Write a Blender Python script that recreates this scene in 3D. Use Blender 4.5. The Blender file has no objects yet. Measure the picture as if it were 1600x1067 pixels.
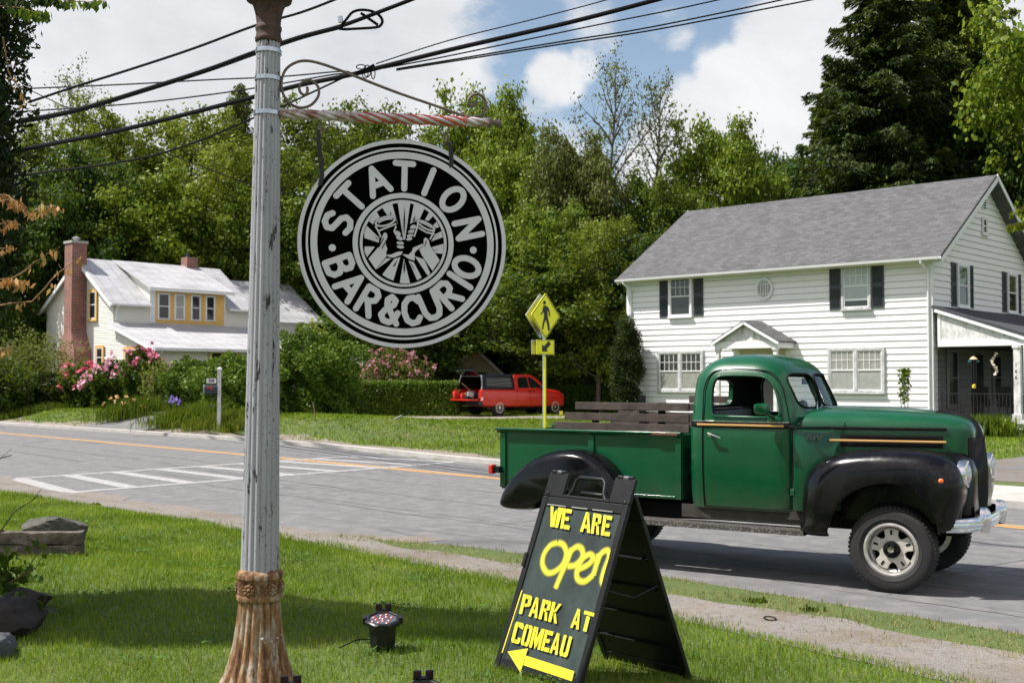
import bpy, math, random
import numpy as np
from mathutils import Vector, Matrix, Euler
R = math.radians
SC = bpy.context.scene
COL = SC.collection
# ---------------------------------------------------------------- camera, world, sun
FPX, HY, CH = 1800.0, 592.0, 1.89          # focal length in photo pixels, horizon row, eye height
PITCH = math.atan((HY-533.5)/FPX)
cam = bpy.data.cameras.new('camera'); camo = bpy.data.objects.new('camera', cam); COL.objects.link(camo)
cam.sensor_width = 36; cam.lens = 36*FPX/1600; cam.clip_end = 3000; cam.clip_start = .05
camo.location = (0, 0, CH); camo.rotation_euler = (math.pi/2+PITCH, 0, 0)
cam.dof.use_dof = True; cam.dof.focus_distance = 8.5; cam.dof.aperture_fstop = 4.8
SC.camera = camo
SUN_AZ = Vector((-.99, -.05)).normalized(); SUN_EL = R(58)
sdir = Vector((SUN_AZ.x*math.cos(SUN_EL), SUN_AZ.y*math.cos(SUN_EL), math.sin(SUN_EL)))
sl = bpy.data.lights.new('sun', 'SUN'); sl.energy = 5.0; sl.angle = R(.53); sl.color = (1, .945, .90)
so = bpy.data.objects.new('sun', sl); COL.objects.link(so); so.rotation_euler = sdir.to_track_quat('Z', 'Y').to_euler()
SC.view_settings.view_transform = 'Standard'; SC.view_settings.look = 'None'
SC.view_settings.exposure = 0.60; SC.view_settings.gamma = 1
SC.cycles.max_bounces = 8; SC.cycles.diffuse_bounces = 3; SC.cycles.transparent_max_bounces = 16
SC.cycles.caustics_reflective = False; SC.cycles.caustics_refractive = False
SC.cycles.use_denoising = True
def dirv(px, py):
    u = (px-800)/FPX; v = (533.5-py)/FPX
    return Vector((u, math.cos(PITCH)-v*math.sin(PITCH), math.sin(PITCH)+v*math.cos(PITCH)))
W = bpy.data.worlds.new('World'); SC.world = W; W.use_nodes = True
def build_world():
    nt = W.node_tree; N = nt.nodes; L = nt.links; N.clear()
    def nd(t, **k):
        n = N.new(t)
        for a, b in k.items(): setattr(n, a, b)
        return n
    def mth(op, a, b=None, c=None):
        n = nd('ShaderNodeMath', operation=op)
        for i, v in enumerate((a, b, c)):
            if v is None: continue
            if isinstance(v, (int, float)): n.inputs[i].default_value = v
            else: L.new(v, n.inputs[i])
        return n.outputs[0]
    out = nd('ShaderNodeOutputWorld'); bg = nd('ShaderNodeBackground')
    sky = nd('ShaderNodeTexSky', sky_type='NISHITA', sun_disc=False)
    sky.sun_elevation = SUN_EL; sky.sun_rotation = math.atan2(SUN_AZ.x, SUN_AZ.y); sky.air_density = 1.0; sky.dust_density = .6
    tc = nd('ShaderNodeTexCoord'); V = tc.outputs['Generated']
    def noise(scale, det, rough, dist=0, off=(0, 0, 0), sc=(1, 1, 1)):
        mp = nd('ShaderNodeMapping'); mp.inputs['Location'].default_value = off; mp.inputs['Scale'].default_value = sc
        L.new(V, mp.inputs[0])
        n = nd('ShaderNodeTexNoise'); n.inputs['Scale'].default_value = scale; n.inputs['Detail'].default_value = det
        n.inputs['Roughness'].default_value = rough; n.inputs['Distortion'].default_value = dist
        L.new(mp.outputs[0], n.inputs['Vector']); return n.outputs[0]
    n1 = noise(7, 9, .6, .2, sc=(1, 1, 1.5)); n2 = noise(22, 6, .6, .1, off=(3, 1, 2), sc=(1, 1, 1.4)); n3 = noise(4.2, 7, .58, .3, off=(5, 2, 7), sc=(1, 1, 1.9))
    total = None
    blobs = [((60, 60), .30, 1.0), ((300, 120), .22, 1.0), ((500, 60), .14, .85), ((640, 130), .075, .62), ((650, 20), .06, .55), ((200, -120), .16, .8), ((1170, 170), .060, 1.0), ((1100, 210), .055, 1.0),
             ((1240, 90), .055, 1.0), ((1290, 30), .045, 1.0), ((1340, 120), .10, 1.1), ((1200, 260), .09, 1.0), ((1500, 60), .08, .8), ((1040, 250), .05, .8),
             ((870, 128), .030, .62), ((910, 105), .02, .5), ((845, 195), .030, .6), ((1040, 45), .026, .48), ((960, 70), .04, .35), ((940, 30), .04, .35), ((880, 260), .06, .55)]
    for (p, rad, amp) in blobs:
        d = dirv(*p).normalized()
        vm = nd('ShaderNodeVectorMath', operation='DISTANCE'); L.new(V, vm.inputs[0]); vm.inputs[1].default_value = d
        mr = nd('ShaderNodeMapRange', interpolation_type='SMOOTHERSTEP'); L.new(vm.outputs['Value'], mr.inputs[0])
        mr.inputs[1].default_value = rad*1.5; mr.inputs[2].default_value = rad*.35; mr.inputs[3].default_value = 0; mr.inputs[4].default_value = amp
        total = mr.outputs[0] if total is None else mth('MAXIMUM', total, mr.outputs[0])
    # elsewhere on the dome: scattered clouds added for fill light
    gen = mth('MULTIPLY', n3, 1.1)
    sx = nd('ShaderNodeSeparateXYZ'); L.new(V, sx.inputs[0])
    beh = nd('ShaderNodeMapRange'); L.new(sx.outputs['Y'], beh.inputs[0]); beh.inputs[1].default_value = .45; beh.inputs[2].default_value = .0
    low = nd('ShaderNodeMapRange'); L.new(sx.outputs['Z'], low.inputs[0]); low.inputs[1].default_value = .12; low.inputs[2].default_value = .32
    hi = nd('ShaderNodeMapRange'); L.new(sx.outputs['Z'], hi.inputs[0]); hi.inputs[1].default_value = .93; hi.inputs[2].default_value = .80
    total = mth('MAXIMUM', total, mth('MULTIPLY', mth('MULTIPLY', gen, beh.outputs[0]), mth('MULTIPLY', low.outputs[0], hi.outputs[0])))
    m = mth('ADD', total, mth('MULTIPLY', mth('SUBTRACT', n1, .5), 1.5))
    m = mth('ADD', m, mth('MULTIPLY', mth('SUBTRACT', n2, .5), .55))
    mask = nd('ShaderNodeMapRange', interpolation_type='SMOOTHSTEP'); L.new(m, mask.inputs[0]); mask.inputs[1].default_value = .26; mask.inputs[2].default_value = .66; mask.inputs[3].default_value = .13
    cs = nd('ShaderNodeMapRange'); L.new(mth('ADD', mth('MULTIPLY', n3, .75), mth('MULTIPLY', n1, .45)), cs.inputs[0]); cs.inputs[1].default_value = .40; cs.inputs[2].default_value = .75
    cc = nd('ShaderNodeMix', data_type='RGBA'); L.new(cs.outputs[0], cc.inputs[0])
    cc.inputs[6].default_value = (.45, .462, .485, 1); cc.inputs[7].default_value = (.62, .628, .64, 1)
    fill_gain = nd('ShaderNodeMapRange'); L.new(sx.outputs['Y'], fill_gain.inputs[0]); fill_gain.inputs[1].default_value = .4; fill_gain.inputs[2].default_value = -.3; fill_gain.inputs[3].default_value = 1.0; fill_gain.inputs[4].default_value = 1.3  # unseen clouds behind the camera brightened as extra fill
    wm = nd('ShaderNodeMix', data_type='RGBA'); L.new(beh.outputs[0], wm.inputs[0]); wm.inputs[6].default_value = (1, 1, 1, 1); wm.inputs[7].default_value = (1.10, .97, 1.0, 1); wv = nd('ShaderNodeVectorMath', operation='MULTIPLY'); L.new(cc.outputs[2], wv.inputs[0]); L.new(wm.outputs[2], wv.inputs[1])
    cb = nd('ShaderNodeVectorMath', operation='SCALE'); L.new(wv.outputs[0], cb.inputs[0]); L.new(fill_gain.outputs[0], cb.inputs['Scale'])
    sm0 = nd('ShaderNodeVectorMath', operation='MULTIPLY'); sm0.inputs[1].default_value = (.98, 1.03, 1.0)
    sm = nd('ShaderNodeVectorMath', operation='SCALE'); L.new(sky.outputs[0], sm0.inputs[0]); L.new(sm0.outputs[0], sm.inputs[0]); sm.inputs['Scale'].default_value = .088
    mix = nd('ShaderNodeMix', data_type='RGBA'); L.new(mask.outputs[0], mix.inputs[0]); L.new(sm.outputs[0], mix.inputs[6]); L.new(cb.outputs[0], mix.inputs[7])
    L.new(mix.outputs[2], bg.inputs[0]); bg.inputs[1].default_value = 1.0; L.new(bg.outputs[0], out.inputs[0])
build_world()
# ---------------------------------------------------------------- placement helpers
def P(px, py, D):                      # the world point at depth D seen at photo pixel (px, py)
    d = dirv(px, py); return Vector((d.x/d.y*D, D, CH+d.z/d.y*D))
def NT(x, y): return (.731*x+.682*y, -.682*x+.731*y)     # across / along the road
def XY(n, t): return (.731*n-.682*t, .682*n+.731*t)
def lerp_tab(tab, t):
    return float(np.interp(t, [a for a, b in tab], [b for a, b in tab]))
FAR = [(-60, 16.9), (8, 16.95), (20, 17.1), (23, 17.5), (27, 17.9), (31, 18.0), (40, 17.5), (49, 17), (200, 17)]
NEAR = [(-60, 8.55), (9.5, 8.55), (11.5, 7.95), (13, 7.6), (200, 7.5)]
LAWN = [(-60, 6.6), (3.4, 6.75), (6, 7.1), (8.7, 7.35), (10.7, 7.42), (13, 7.3), (15.5, 7.05), (17.6, 6.85), (20, 6.6), (200, 6.3)]
def ss(x, a, b):
    u = np.clip((x-a)/(b-a), 0, 1); return u*u*(3-2*u)
def Hnt(n, t):
    n = np.asarray(n, float); t = np.asarray(t, float)
    near = np.interp(t, [a for a, b in NEAR], [b for a, b in NEAR]); far = np.interp(t, [a for a, b in FAR], [b for a, b in FAR])
    z = .2 - .13*ss(n, 4.4, 5.8) - .05*ss(n, 6.7, 7.4)
    z = z - .07*ss(n, near-.02, near+.30)
    z = z + .12*ss(n, far-.05, far+.1)
    lift = .5*ss(t, 25, 33)*ss(n-far, .5, 2.8)*(1-ss(n, 23, 31))
    z = z + np.where(n > far, lift, 0) + .05*ss(n, 24, 34)
    return z
def H(x, y):
    n, t = NT(x, y); return float(Hnt(n, t))
def ground(px, py):                    # where a photo pixel meets the ground
    d = dirv(px, py); d = d/d.y; D = 3.0
    for i in range(60000):
        if CH+d.z*D <= H(d.x*D, D): break
        D *= 1.0015
        if D > 400: break
    return Vector((d.x*D, D, H(d.x*D, D)))
def onground(px, D):
    x = (px-800)/FPX*D; return Vector((x, D, H(x, D)))
# ---------------------------------------------------------------- objects
def tag(o, label=None, cat=None, group=None, kind=None):
    if label: o['label'] = label
    if cat: o['category'] = cat
    if group: o['group'] = group
    if kind: o['kind'] = kind
    return o
def thing(name, label, cat, loc=(0, 0, 0), rz=0, group=None, rot=None, scale=None):
    o = bpy.data.objects.new(name, None); COL.objects.link(o); o.empty_display_size = .2
    o.location = loc; o.rotation_euler = rot if rot else (0, 0, rz)
    if scale: o.scale = scale
    return tag(o, label, cat, group)
def link(name, me, mat, parent=None, loc=None, rot=None):
    o = bpy.data.objects.new(name, me); COL.objects.link(o)
    if mat is not None and not me.materials: me.materials.append(mat)
    if parent: o.parent = parent
    if loc is not None: o.location = loc
    if rot is not None: o.rotation_euler = rot
    return o
def smooth(me, ang=35):
    me.polygons.foreach_set('use_smooth', [True]*len(me.polygons))
    if ang < 179: me.set_sharp_from_angle(angle=R(ang))
class MB:
    def __init__(s): s.v = []; s.f = []
    def add(s, v, f, M=None):
        k = len(s.v)
        s.v += [tuple(M @ Vector(p)) for p in v] if M else [tuple(p) for p in v]
        s.f += [tuple(i+k for i in q) for q in f]; return s
    def box(s, c, d, rot=None, taper=1):
        x, y, z = d[0]/2, d[1]/2, d[2]/2
        v = [(-x, -y, -z), (x, -y, -z), (x, y, -z), (-x, y, -z), (-x*taper, -y*taper, z), (x*taper, -y*taper, z), (x*taper, y*taper, z), (-x*taper, y*taper, z)]
        M = Matrix.Translation(c)
        if rot: M = M @ Euler(rot).to_matrix().to_4x4()
        return s.add(v, [(0, 3, 2, 1), (4, 5, 6, 7), (0, 1, 5, 4), (1, 2, 6, 5), (2, 3, 7, 6), (3, 0, 4, 7)], M)
    def bb(s, x0, x1, y0, y1, z0, z1): return s.box(((x0+x1)/2, (y0+y1)/2, (z0+z1)/2), (abs(x1-x0), abs(y1-y0), abs(z1-z0)))
    def loft(s, rings, closed=True, c0=True, c1=True):
        n = len(rings[0]); v = [p for r in rings for p in r]; f = []
        for i in range(len(rings)-1):
            for j in range(n if closed else n-1):
                a = i*n+j; b = i*n+(j+1) % n; f.append((a, b, b+n, a+n))
        if c0: f.append(tuple(range(n))[::-1])
        if c1: f.append(tuple((len(rings)-1)*n+j for j in range(n)))
        return s.add(v, f)
    def tube(s, pts, r, seg=8, caps=True):
        pts = [Vector(p) for p in pts]; m = len(pts); rings = []; up = None
        for i, p in enumerate(pts):
            d = (pts[min(i+1, m-1)]-pts[max(i-1, 0)])
            d = d.normalized() if d.length > 1e-9 else Vector((0, 0, 1))
            if up is None: up = d.orthogonal().normalized()
            else:
                up = up-d*up.dot(d); up = up.normalized() if up.length > 1e-6 else d.orthogonal().normalized()
            q = d.cross(up); rr = r[i] if isinstance(r, (list, tuple)) else r
            rings.append([p+(up*math.cos(2*math.pi*k/seg)+q*math.sin(2*math.pi*k/seg))*rr for k in range(seg)])
        return s.loft(rings, True, caps, caps)
    def lathe(s, prof, seg=32, M=None, fl=None):
        rings = []
        for i, (r, z) in enumerate(prof):
            rings.append([((r*(fl(k*2*math.pi/seg, z) if fl else 1))*math.cos(2*math.pi*k/seg), (r*(fl(k*2*math.pi/seg, z) if fl else 1))*math.sin(2*math.pi*k/seg), z) for k in range(seg)])
        t = MB().loft(rings); return s.add(t.v, t.f, M)
    def prism(s, poly, plane, a, b):      # polygon in plane 'xz' | 'xy' | 'yz', from a to b across
        m = {'xz': lambda p, h: (p[0], h, p[1]), 'xy': lambda p, h: (p[0], p[1], h), 'yz': lambda p, h: (h, p[0], p[1])}[plane]
        return s.loft([[m(p, a) for p in poly], [m(p, b) for p in poly]])
    def build(s, name, mat, parent=None, ang=None, bevel=0, loc=None, rot=None, seg=2):
        me = bpy.data.meshes.new(name); me.from_pydata(s.v, [], s.f); me.update()
        if ang: smooth(me, ang)
        o = link(name, me, mat, parent, loc, rot)
        if bevel:
            b = o.modifiers.new('bevel', 'BEVEL'); b.width = bevel; b.segments = seg; b.limit_method = 'ANGLE'; b.angle_limit = R(40)
            if ang is None: smooth(me, 180); b.harden_normals = True
        return o
def npmesh(name, V, k, mat, parent=None, extra=None):   # V: (faces*k, 3)
    V = np.asarray(V, np.float32).reshape(-1, 3); n = len(V)//k
    me = bpy.data.meshes.new(name); me.vertices.add(n*k); me.vertices.foreach_set('co', V.ravel())
    me.loops.add(n*k); me.loops.foreach_set('vertex_index', np.arange(n*k, dtype=np.int32))
    me.polygons.add(n); me.polygons.foreach_set('loop_start', np.arange(0, n*k, k, dtype=np.int32))
    try: me.polygons.foreach_set('loop_total', np.full(n, k, dtype=np.int32))
    except Exception: pass
    me.update(calc_edges=True); return link(name, me, mat, parent)
def copy_tree(o, parent=None):
    c = o.copy(); COL.objects.link(c)
    if parent is not None: c.parent = parent
    for ch in list(o.children): copy_tree(ch, c)
    return c
def boolean(o, cutters, op='DIFFERENCE'):
    for c in cutters:
        m = o.modifiers.new('b', 'BOOLEAN'); m.operation = op; m.material_mode = 'TRANSFER'; m.solver = 'EXACT'; m.object = c
    dg = bpy.context.evaluated_depsgraph_get(); dg.update()
    me = bpy.data.meshes.new_from_object(o.evaluated_get(dg)); me.name = o.name
    o.modifiers.clear(); o.data = me
    for c in cutters:
        d = c.data; bpy.data.objects.remove(c); bpy.data.meshes.remove(d)
    return o
# ---------------------------------------------------------------- materials
def rgb(h):
    h = h.lstrip('#'); c = [int(h[i:i+2], 16)/255 for i in (0, 2, 4)]
    return tuple((x/12.92 if x <= .04045 else ((x+.055)/1.055)**2.4) for x in c)
class NTh:
    def __init__(s, name):
        s.m = bpy.data.materials.new(name); s.m.use_nodes = True; s.t = s.m.node_tree; s.N = s.t.nodes; s.L = s.t.links
        s.b = s.N['Principled BSDF']; s.tc = s.N.new('ShaderNodeTexCoord')
    def set(s, **k):
        for a, v in k.items():
            i = s.b.inputs[a.replace('_', ' ')]
            if hasattr(v, 'links') or hasattr(v, 'is_linked'): s.L.new(v, i)
            else: i.default_value = v
        return s
    def noise(s, scale, det=5, rough=.6, sc=None, co='Object', dist=0, typ='noise', **kw):
        src = s.tc.outputs[co]
        if sc:
            mp = s.N.new('ShaderNodeMapping'); mp.inputs['Scale'].default_value = sc; s.L.new(src, mp.inputs[0]); src = mp.outputs[0]
        if typ == 'noise':
            n = s.N.new('ShaderNodeTexNoise'); n.inputs['Detail'].default_value = det; n.inputs['Roughness'].default_value = rough; n.inputs['Distortion'].default_value = dist
            o = n.outputs[0]
        elif typ == 'voronoi':
            n = s.N.new('ShaderNodeTexVoronoi'); n.feature = kw.get('feature', 'F1'); o = n.outputs[0]
        n.inputs['Scale'].default_value = scale; s.L.new(src, n.inputs['Vector']); return o
    def ramp(s, fac, stops, interp='LINEAR'):
        r = s.N.new('ShaderNodeValToRGB'); s.L.new(fac, r.inputs[0]); r.color_ramp.interpolation = interp
        e = r.color_ramp.elements
        while len(e) < len(stops): e.new(.5)
        for i, (p, c) in enumerate(stops):
            e[i].position = p; e[i].color = (c, c, c, 1) if isinstance(c, (int, float)) else (*c[:3], 1)
        return r.outputs[0]
    def mix(s, fac, a, b, blend='MIX'):
        m = s.N.new('ShaderNodeMix'); m.data_type = 'RGBA'; m.blend_type = blend
        for i, v in ((0, fac), (6, a), (7, b)):
            if isinstance(v, (int, float)): m.inputs[i].default_value = v if i == 0 else (v, v, v, 1)
            elif isinstance(v, (tuple, list)): m.inputs[i].default_value = (*v[:3], 1)
            else: s.L.new(v, m.inputs[i])
        return m.outputs[2]
    def math(s, op, a, b=None):
        n = s.N.new('ShaderNodeMath'); n.operation = op
        for i, v in enumerate((a, b)):
            if v is None: continue
            if isinstance(v, (int, float)): n.inputs[i].default_value = v
            else: s.L.new(v, n.inputs[i])
        return n.outputs[0]
    def bump(s, h, strength=.3, dist=.01):
        b = s.N.new('ShaderNodeBump'); b.inputs['Strength'].default_value = strength; b.inputs['Distance'].default_value = dist
        s.L.new(h, b.inputs['Height']); s.L.new(b.outputs[0], s.b.inputs['Normal']); return s
def M_(name, col, rough=.6, metal=0, var=.12, vs=6, bump=0, bs=40, coat=0, spec=None, co='Object', rvar=0):
    n = NTh(name); c = rgb(col) if isinstance(col, str) else col
    f = n.noise(vs, 6, .65, co=co)
    lo = tuple(x*(1-var) for x in c); hi = tuple(min(1, x*(1+var)) for x in c)
    n.set(Base_Color=n.ramp(f, [(.3, lo), (.7, hi)]), Metallic=metal, Roughness=rough)
    if rvar: n.set(Roughness=n.ramp(n.noise(vs*1.7, 5, .6, co=co), [(.3, max(0, rough-rvar)), (.7, min(1, rough+rvar))]))
    if coat: n.set(Coat_Weight=coat, Coat_Roughness=.08)
    if spec is not None: n.b.inputs['Specular IOR Level'].default_value = spec
    if bump: n.bump(n.noise(bs, 5, .6, co=co), bump, .01)
    return n.m
def leafmat(name, cols, rough=.55, trans=.3, tint=(.35, .45, .03), bw=.5, bs=.55, ow=.42):
    n = NTh(name); g = n.N.new('ShaderNodeNewGeometry'); oi = n.N.new('ShaderNodeObjectInfo')
    big = n.noise(bs, 4, .55)
    f = n.math('ADD', n.math('MULTIPLY', g.outputs['Random Per Island'], .55), n.math('ADD', n.math('MULTIPLY', n.math('SUBTRACT', big, .5), bw), .25))
    f = n.math('ADD', f, n.math('MULTIPLY', n.math('SUBTRACT', oi.outputs['Random'], .5), ow))
    k = len(cols); col = n.ramp(f, [(.15+.7*i/(k-1), c) for i, c in enumerate(cols)])
    n.set(Base_Color=col, Roughness=rough); n.b.inputs['Specular IOR Level'].default_value = .2
    tr = n.N.new('ShaderNodeBsdfTranslucent'); n.L.new(n.mix(.45, col, tint), tr.inputs[0])
    ms = n.N.new('ShaderNodeMixShader'); ms.inputs[0].default_value = trans
    out = n.N['Material Output']; n.L.new(n.b.outputs[0], ms.inputs[1]); n.L.new(tr.outputs[0], ms.inputs[2]); n.L.new(ms.outputs[0], out.inputs[0])
    return n.m
# ================================================================ SETTING
rng = np.random.default_rng(7)
def mat_ground():
    n = NTh('turf_soil'); f = n.noise(1.3, 8, .65); g = n.noise(30, 4, .7)
    c = n.ramp(f, [(.3, (.05, .085, .014)), (.5, (.075, .12, .02)), (.62, (.10, .13, .03)), (.75, (.16, .14, .06))])
    n.set(Base_Color=n.mix(.5, c, n.ramp(g, [(.3, (.03, .05, .01)), (.7, (.14, .17, .05))])), Roughness=.95); n.bump(g, .6, .03); return n.m
def mat_asphalt():
    n = NTh('asphalt'); sp = n.noise(160, 3, .7); big = n.noise(.35, 6, .6, sc=(1, 1, 1)); mid = n.noise(3.5, 7, .7)
    mp = n.N.new('ShaderNodeMapping'); mp.inputs['Rotation'].default_value = (0, 0, R(-43)); n.L.new(n.tc.outputs['Object'], mp.inputs[0])
    mp2 = n.N.new('ShaderNodeMapping'); mp2.inputs['Scale'].default_value = (1.1, .035, 1); n.L.new(mp.outputs[0], mp2.inputs[0])
    st = n.N.new('ShaderNodeTexNoise'); st.inputs['Scale'].default_value = 1.4; st.inputs['Detail'].default_value = 5; n.L.new(mp2.outputs[0], st.inputs['Vector'])
    base = n.ramp(sp, [(.28, (.075, .075, .075)), (.5, (.13, .130, .128)), (.72, (.235, .232, .225))])
    base = n.mix(n.math('MULTIPLY', n.ramp(st.outputs[0], [(.42, 0), (.62, 1)]), .40), base, (.13, .128, .13))
    base = n.mix(n.math('MULTIPLY', n.ramp(mid, [(.45, 0), (.7, 1)]), .45), base, (.30, .285, .265))
    # long cracks following the road and a few across
    vo = n.N.new('ShaderNodeTexVoronoi'); vo.feature = 'DISTANCE_TO_EDGE'; vo.inputs['Scale'].default_value = .55
    mp3 = n.N.new('ShaderNodeMapping'); mp3.inputs['Scale'].default_value = (1.6, .13, 1); n.L.new(mp.outputs[0], mp3.inputs[0])
    dn = n.N.new('ShaderNodeTexNoise'); dn.inputs['Scale'].default_value = 2.2; dn.inputs['Detail'].default_value = 6; n.L.new(mp.outputs[0], dn.inputs['Vector'])
    ad = n.N.new('ShaderNodeVectorMath'); ad.operation = 'MULTIPLY_ADD'; n.L.new(dn.outputs['Color'], ad.inputs[0]); ad.inputs[1].default_value = (.22, .05, 0); n.L.new(mp3.outputs[0], ad.inputs[2])
    n.L.new(ad.outputs[0], vo.inputs['Vector'])
    ck = n.ramp(vo.outputs['Distance'], [(.006, 1), (.020, 0)])
    ck = n.math('MULTIPLY', ck, n.ramp(n.noise(.5, 3, .5), [(.40, 0), (.50, 1)]))
    base = n.mix(n.math('MULTIPLY', ck, .5), base, (.06, .06, .06))
    n.set(Base_Color=base, Roughness=.85); n.bump(sp, .5, .006); return n.m
def mat_gravel(name='gravel', tint=(1, 1, 1)):
    n = NTh(name); v = n.noise(95, 3, .6, typ='voronoi'); f = n.noise(2.2, 7, .7); t = tint
    c = n.ramp(v, [(.15, (.31*t[0], .295*t[1], .27*t[2])), (.5, (.215*t[0], .20*t[1], .18*t[2])), (.9, (.11*t[0], .10*t[1], .09*t[2]))])
    c = n.mix(n.ramp(f, [(.4, 0), (.66, .75)]), c, (.255*t[0], .215*t[1], .165*t[2])); g2 = n.noise(14, 5, .7)
    c = n.mix(n.ramp(g2, [(.48, 0), (.66, .7)]), c, (.125, .105, .08)); g3 = n.noise(1.1, 5, .65); c = n.mix(n.ramp(g3, [(.48, 0), (.62, .55)]), c, (.13, .105, .075))
    n.set(Base_Color=c, Roughness=.95); n.bump(v, .6, .012); return n.m
MG, MA, MGR = mat_ground(), mat_asphalt(), mat_gravel()
MCON = M_('concrete', (.40, .385, .35), .9, var=.18, vs=2.2, bump=.3, bs=60)
def mat_paint(name, c, wear=.45):      # road paint worn through to the asphalt
    n = NTh(name); f = n.noise(9, 8, .75); g = n.noise(120, 3, .7)
    w = n.math('MULTIPLY', n.ramp(n.math('ADD', n.math('MULTIPLY', f, .6), n.math('MULTIPLY', g, .45)), [(wear+.06, 0), (wear+.20, 1)]), .8)
    n.set(Base_Color=n.mix(w, c, (.2, .2, .2)), Roughness=.8); n.bump(g, .3, .004); return n.m
MWP, MYP = mat_paint('white_road_paint', (.58, .57, .54), .33), mat_paint('yellow_road_paint', (.62, .33, .09), .46)
def grid_nt(name, ns, ts, mat, dz=0, kind='structure'):
    ns = np.array(ns, float); ts = np.array(ts, float); N_, T_ = np.meshgrid(ns, ts)
    Z = Hnt(N_, T_)+dz; X, Y = XY(N_, T_); v = np.stack([X, Y, Z], -1).reshape(-1, 3); w = len(ns)
    f = [(i*w+j, i*w+j+1, (i+1)*w+j+1, (i+1)*w+j)[::-1] for i in range(len(ts)-1) for j in range(w-1)]
    me = bpy.data.meshes.new(name); me.from_pydata(v.tolist(), [], f); me.update(); smooth(me, 60)
    return tag(link(name, me, mat), kind=kind)
ts = [-900, -300, -100, -50]+list(np.arange(-30, 90, .75))+[110, 150, 260, 500, 1200]
ns = [-600, -150, -40, -12]+list(np.arange(-4, 4, 1))+list(np.arange(4, 27, .16))+list(np.arange(27, 60, 1.5))+[80, 140, 300, 700, 1500]  # dark core colour stands in for shade between the strands
grid_nt('ground', ns, ts, MG)
def strip(name, lo, hi, ts, mat, z=None, dz=0, cols=6, jl=0, jh=0, kind='structure'):
    rg = random.Random(len(name)); mb = MB(); rings = []
    for t in ts:
        a = lo(t)+rg.uniform(-jl, jl); b = hi(t)+rg.uniform(-jh, jh); r = []
        for k in range(cols+1):
            n = a+(b-a)*k/cols; x, y = XY(n, t); r.append((x, y, (z if z is not None else float(Hnt(n, t)))+dz))
        rings.append(r)
    mb.loft(rings, False, False, False); return tag(mb.build(name, mat, ang=80), kind=kind)
rt = [-300, -80]+list(np.arange(-30, 90, 1.5))+[150, 400]
strip('road', lambda t: lerp_tab(NEAR, t), lambda t: lerp_tab(FAR, t)+.02, rt, MA, z=0, jl=.035)
strip('gravel_path', lambda t: lerp_tab(LAWN, t)-.08, lambda t: min(lerp_tab(NEAR, t)+.03, 7.95+.10*math.sin(t*1.7)+.07*math.sin(t*4.1)), list(np.arange(-20, 60, .35)), MGR, dz=.004, jl=.02, jh=.09, cols=8)
strip('road_shoulder', lambda t: lerp_tab(NEAR, t)-.05, lambda t: lerp_tab(NEAR, t)+.42, list(np.arange(10.5, 60, .4)), mat_gravel('dusty_shoulder', (1.0, .97, .95)), z=.004, jh=.22, cols=3)
mb = MB()                                # the far kerb, a real step
for i, t in enumerate(rt[:-1]):
    t2 = rt[i+1]; a, b = lerp_tab(FAR, t), lerp_tab(FAR, t2); q = []
    for (n0, tt) in ((a, t), (b, t2)):
        p0 = XY(n0, tt); p1 = XY(n0+.17, tt); q += [(*p0, -.06), (*p0, .105), (*p1, .115), (*p1, -.06)]
    mb.add(q, [(0, 1, 5, 4), (1, 2, 6, 5), (2, 3, 7, 6)])
tag(mb.build('kerb', MCON), kind='structure')
MDIRT = mat_gravel('sandy_soil', (1.15, 1.08, 1.0))
strip('soil_strip', lambda t: lerp_tab(FAR, t)+.16, lambda t: lerp_tab(FAR, t)+1.15+.25*math.sin(t*.9), list(np.arange(13, 80, .5)), MDIRT, dz=.006, jh=.16, cols=5)
strip('pavement', lambda t: lerp_tab(FAR, t)+.165, lambda t: 19.6, list(np.arange(-20, 13, .8)), MCON, dz=.008, cols=4)
strip('driveway', lambda t: 20.4+.25*math.sin(t), lambda t: 28.6, list(np.arange(-12, 11.6, .5)), mat_gravel('drive_gravel', (.8, .8, .82)), dz=.006, jl=.2, jh=.3, cols=8)
strip('driveway', lambda t: 23.2, lambda t: 25.6, list(np.arange(-12, 11.0, .5)), MA, dz=.011, jl=.1, jh=.1, cols=3)
mb = MB(); rgs = random.Random(3)        # the drive the red pickup stands on
r0 = []
for k in range(26):
    x = -11+k*.62; y0 = 51.0+rgs.uniform(-.1, .1)+.05*x; r0.append([(x, y0, H(x, y0)+.012), (x, y0+1.6, H(x, y0+1.6)+.012), (x, y0+3.6, H(x, y0+3.6)+.012)])
mb.loft(r0, False, False, False); tag(mb.build('driveway', mat_gravel('pale_drive', (1.25, 1.22, 1.15)), ang=80), kind='structure')
strip('driveway', lambda t: lerp_tab(FAR, t)+.3, lambda t: 21.5, list(np.arange(38.2, 43.5, .5)), MA, dz=.010, cols=4)
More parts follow.
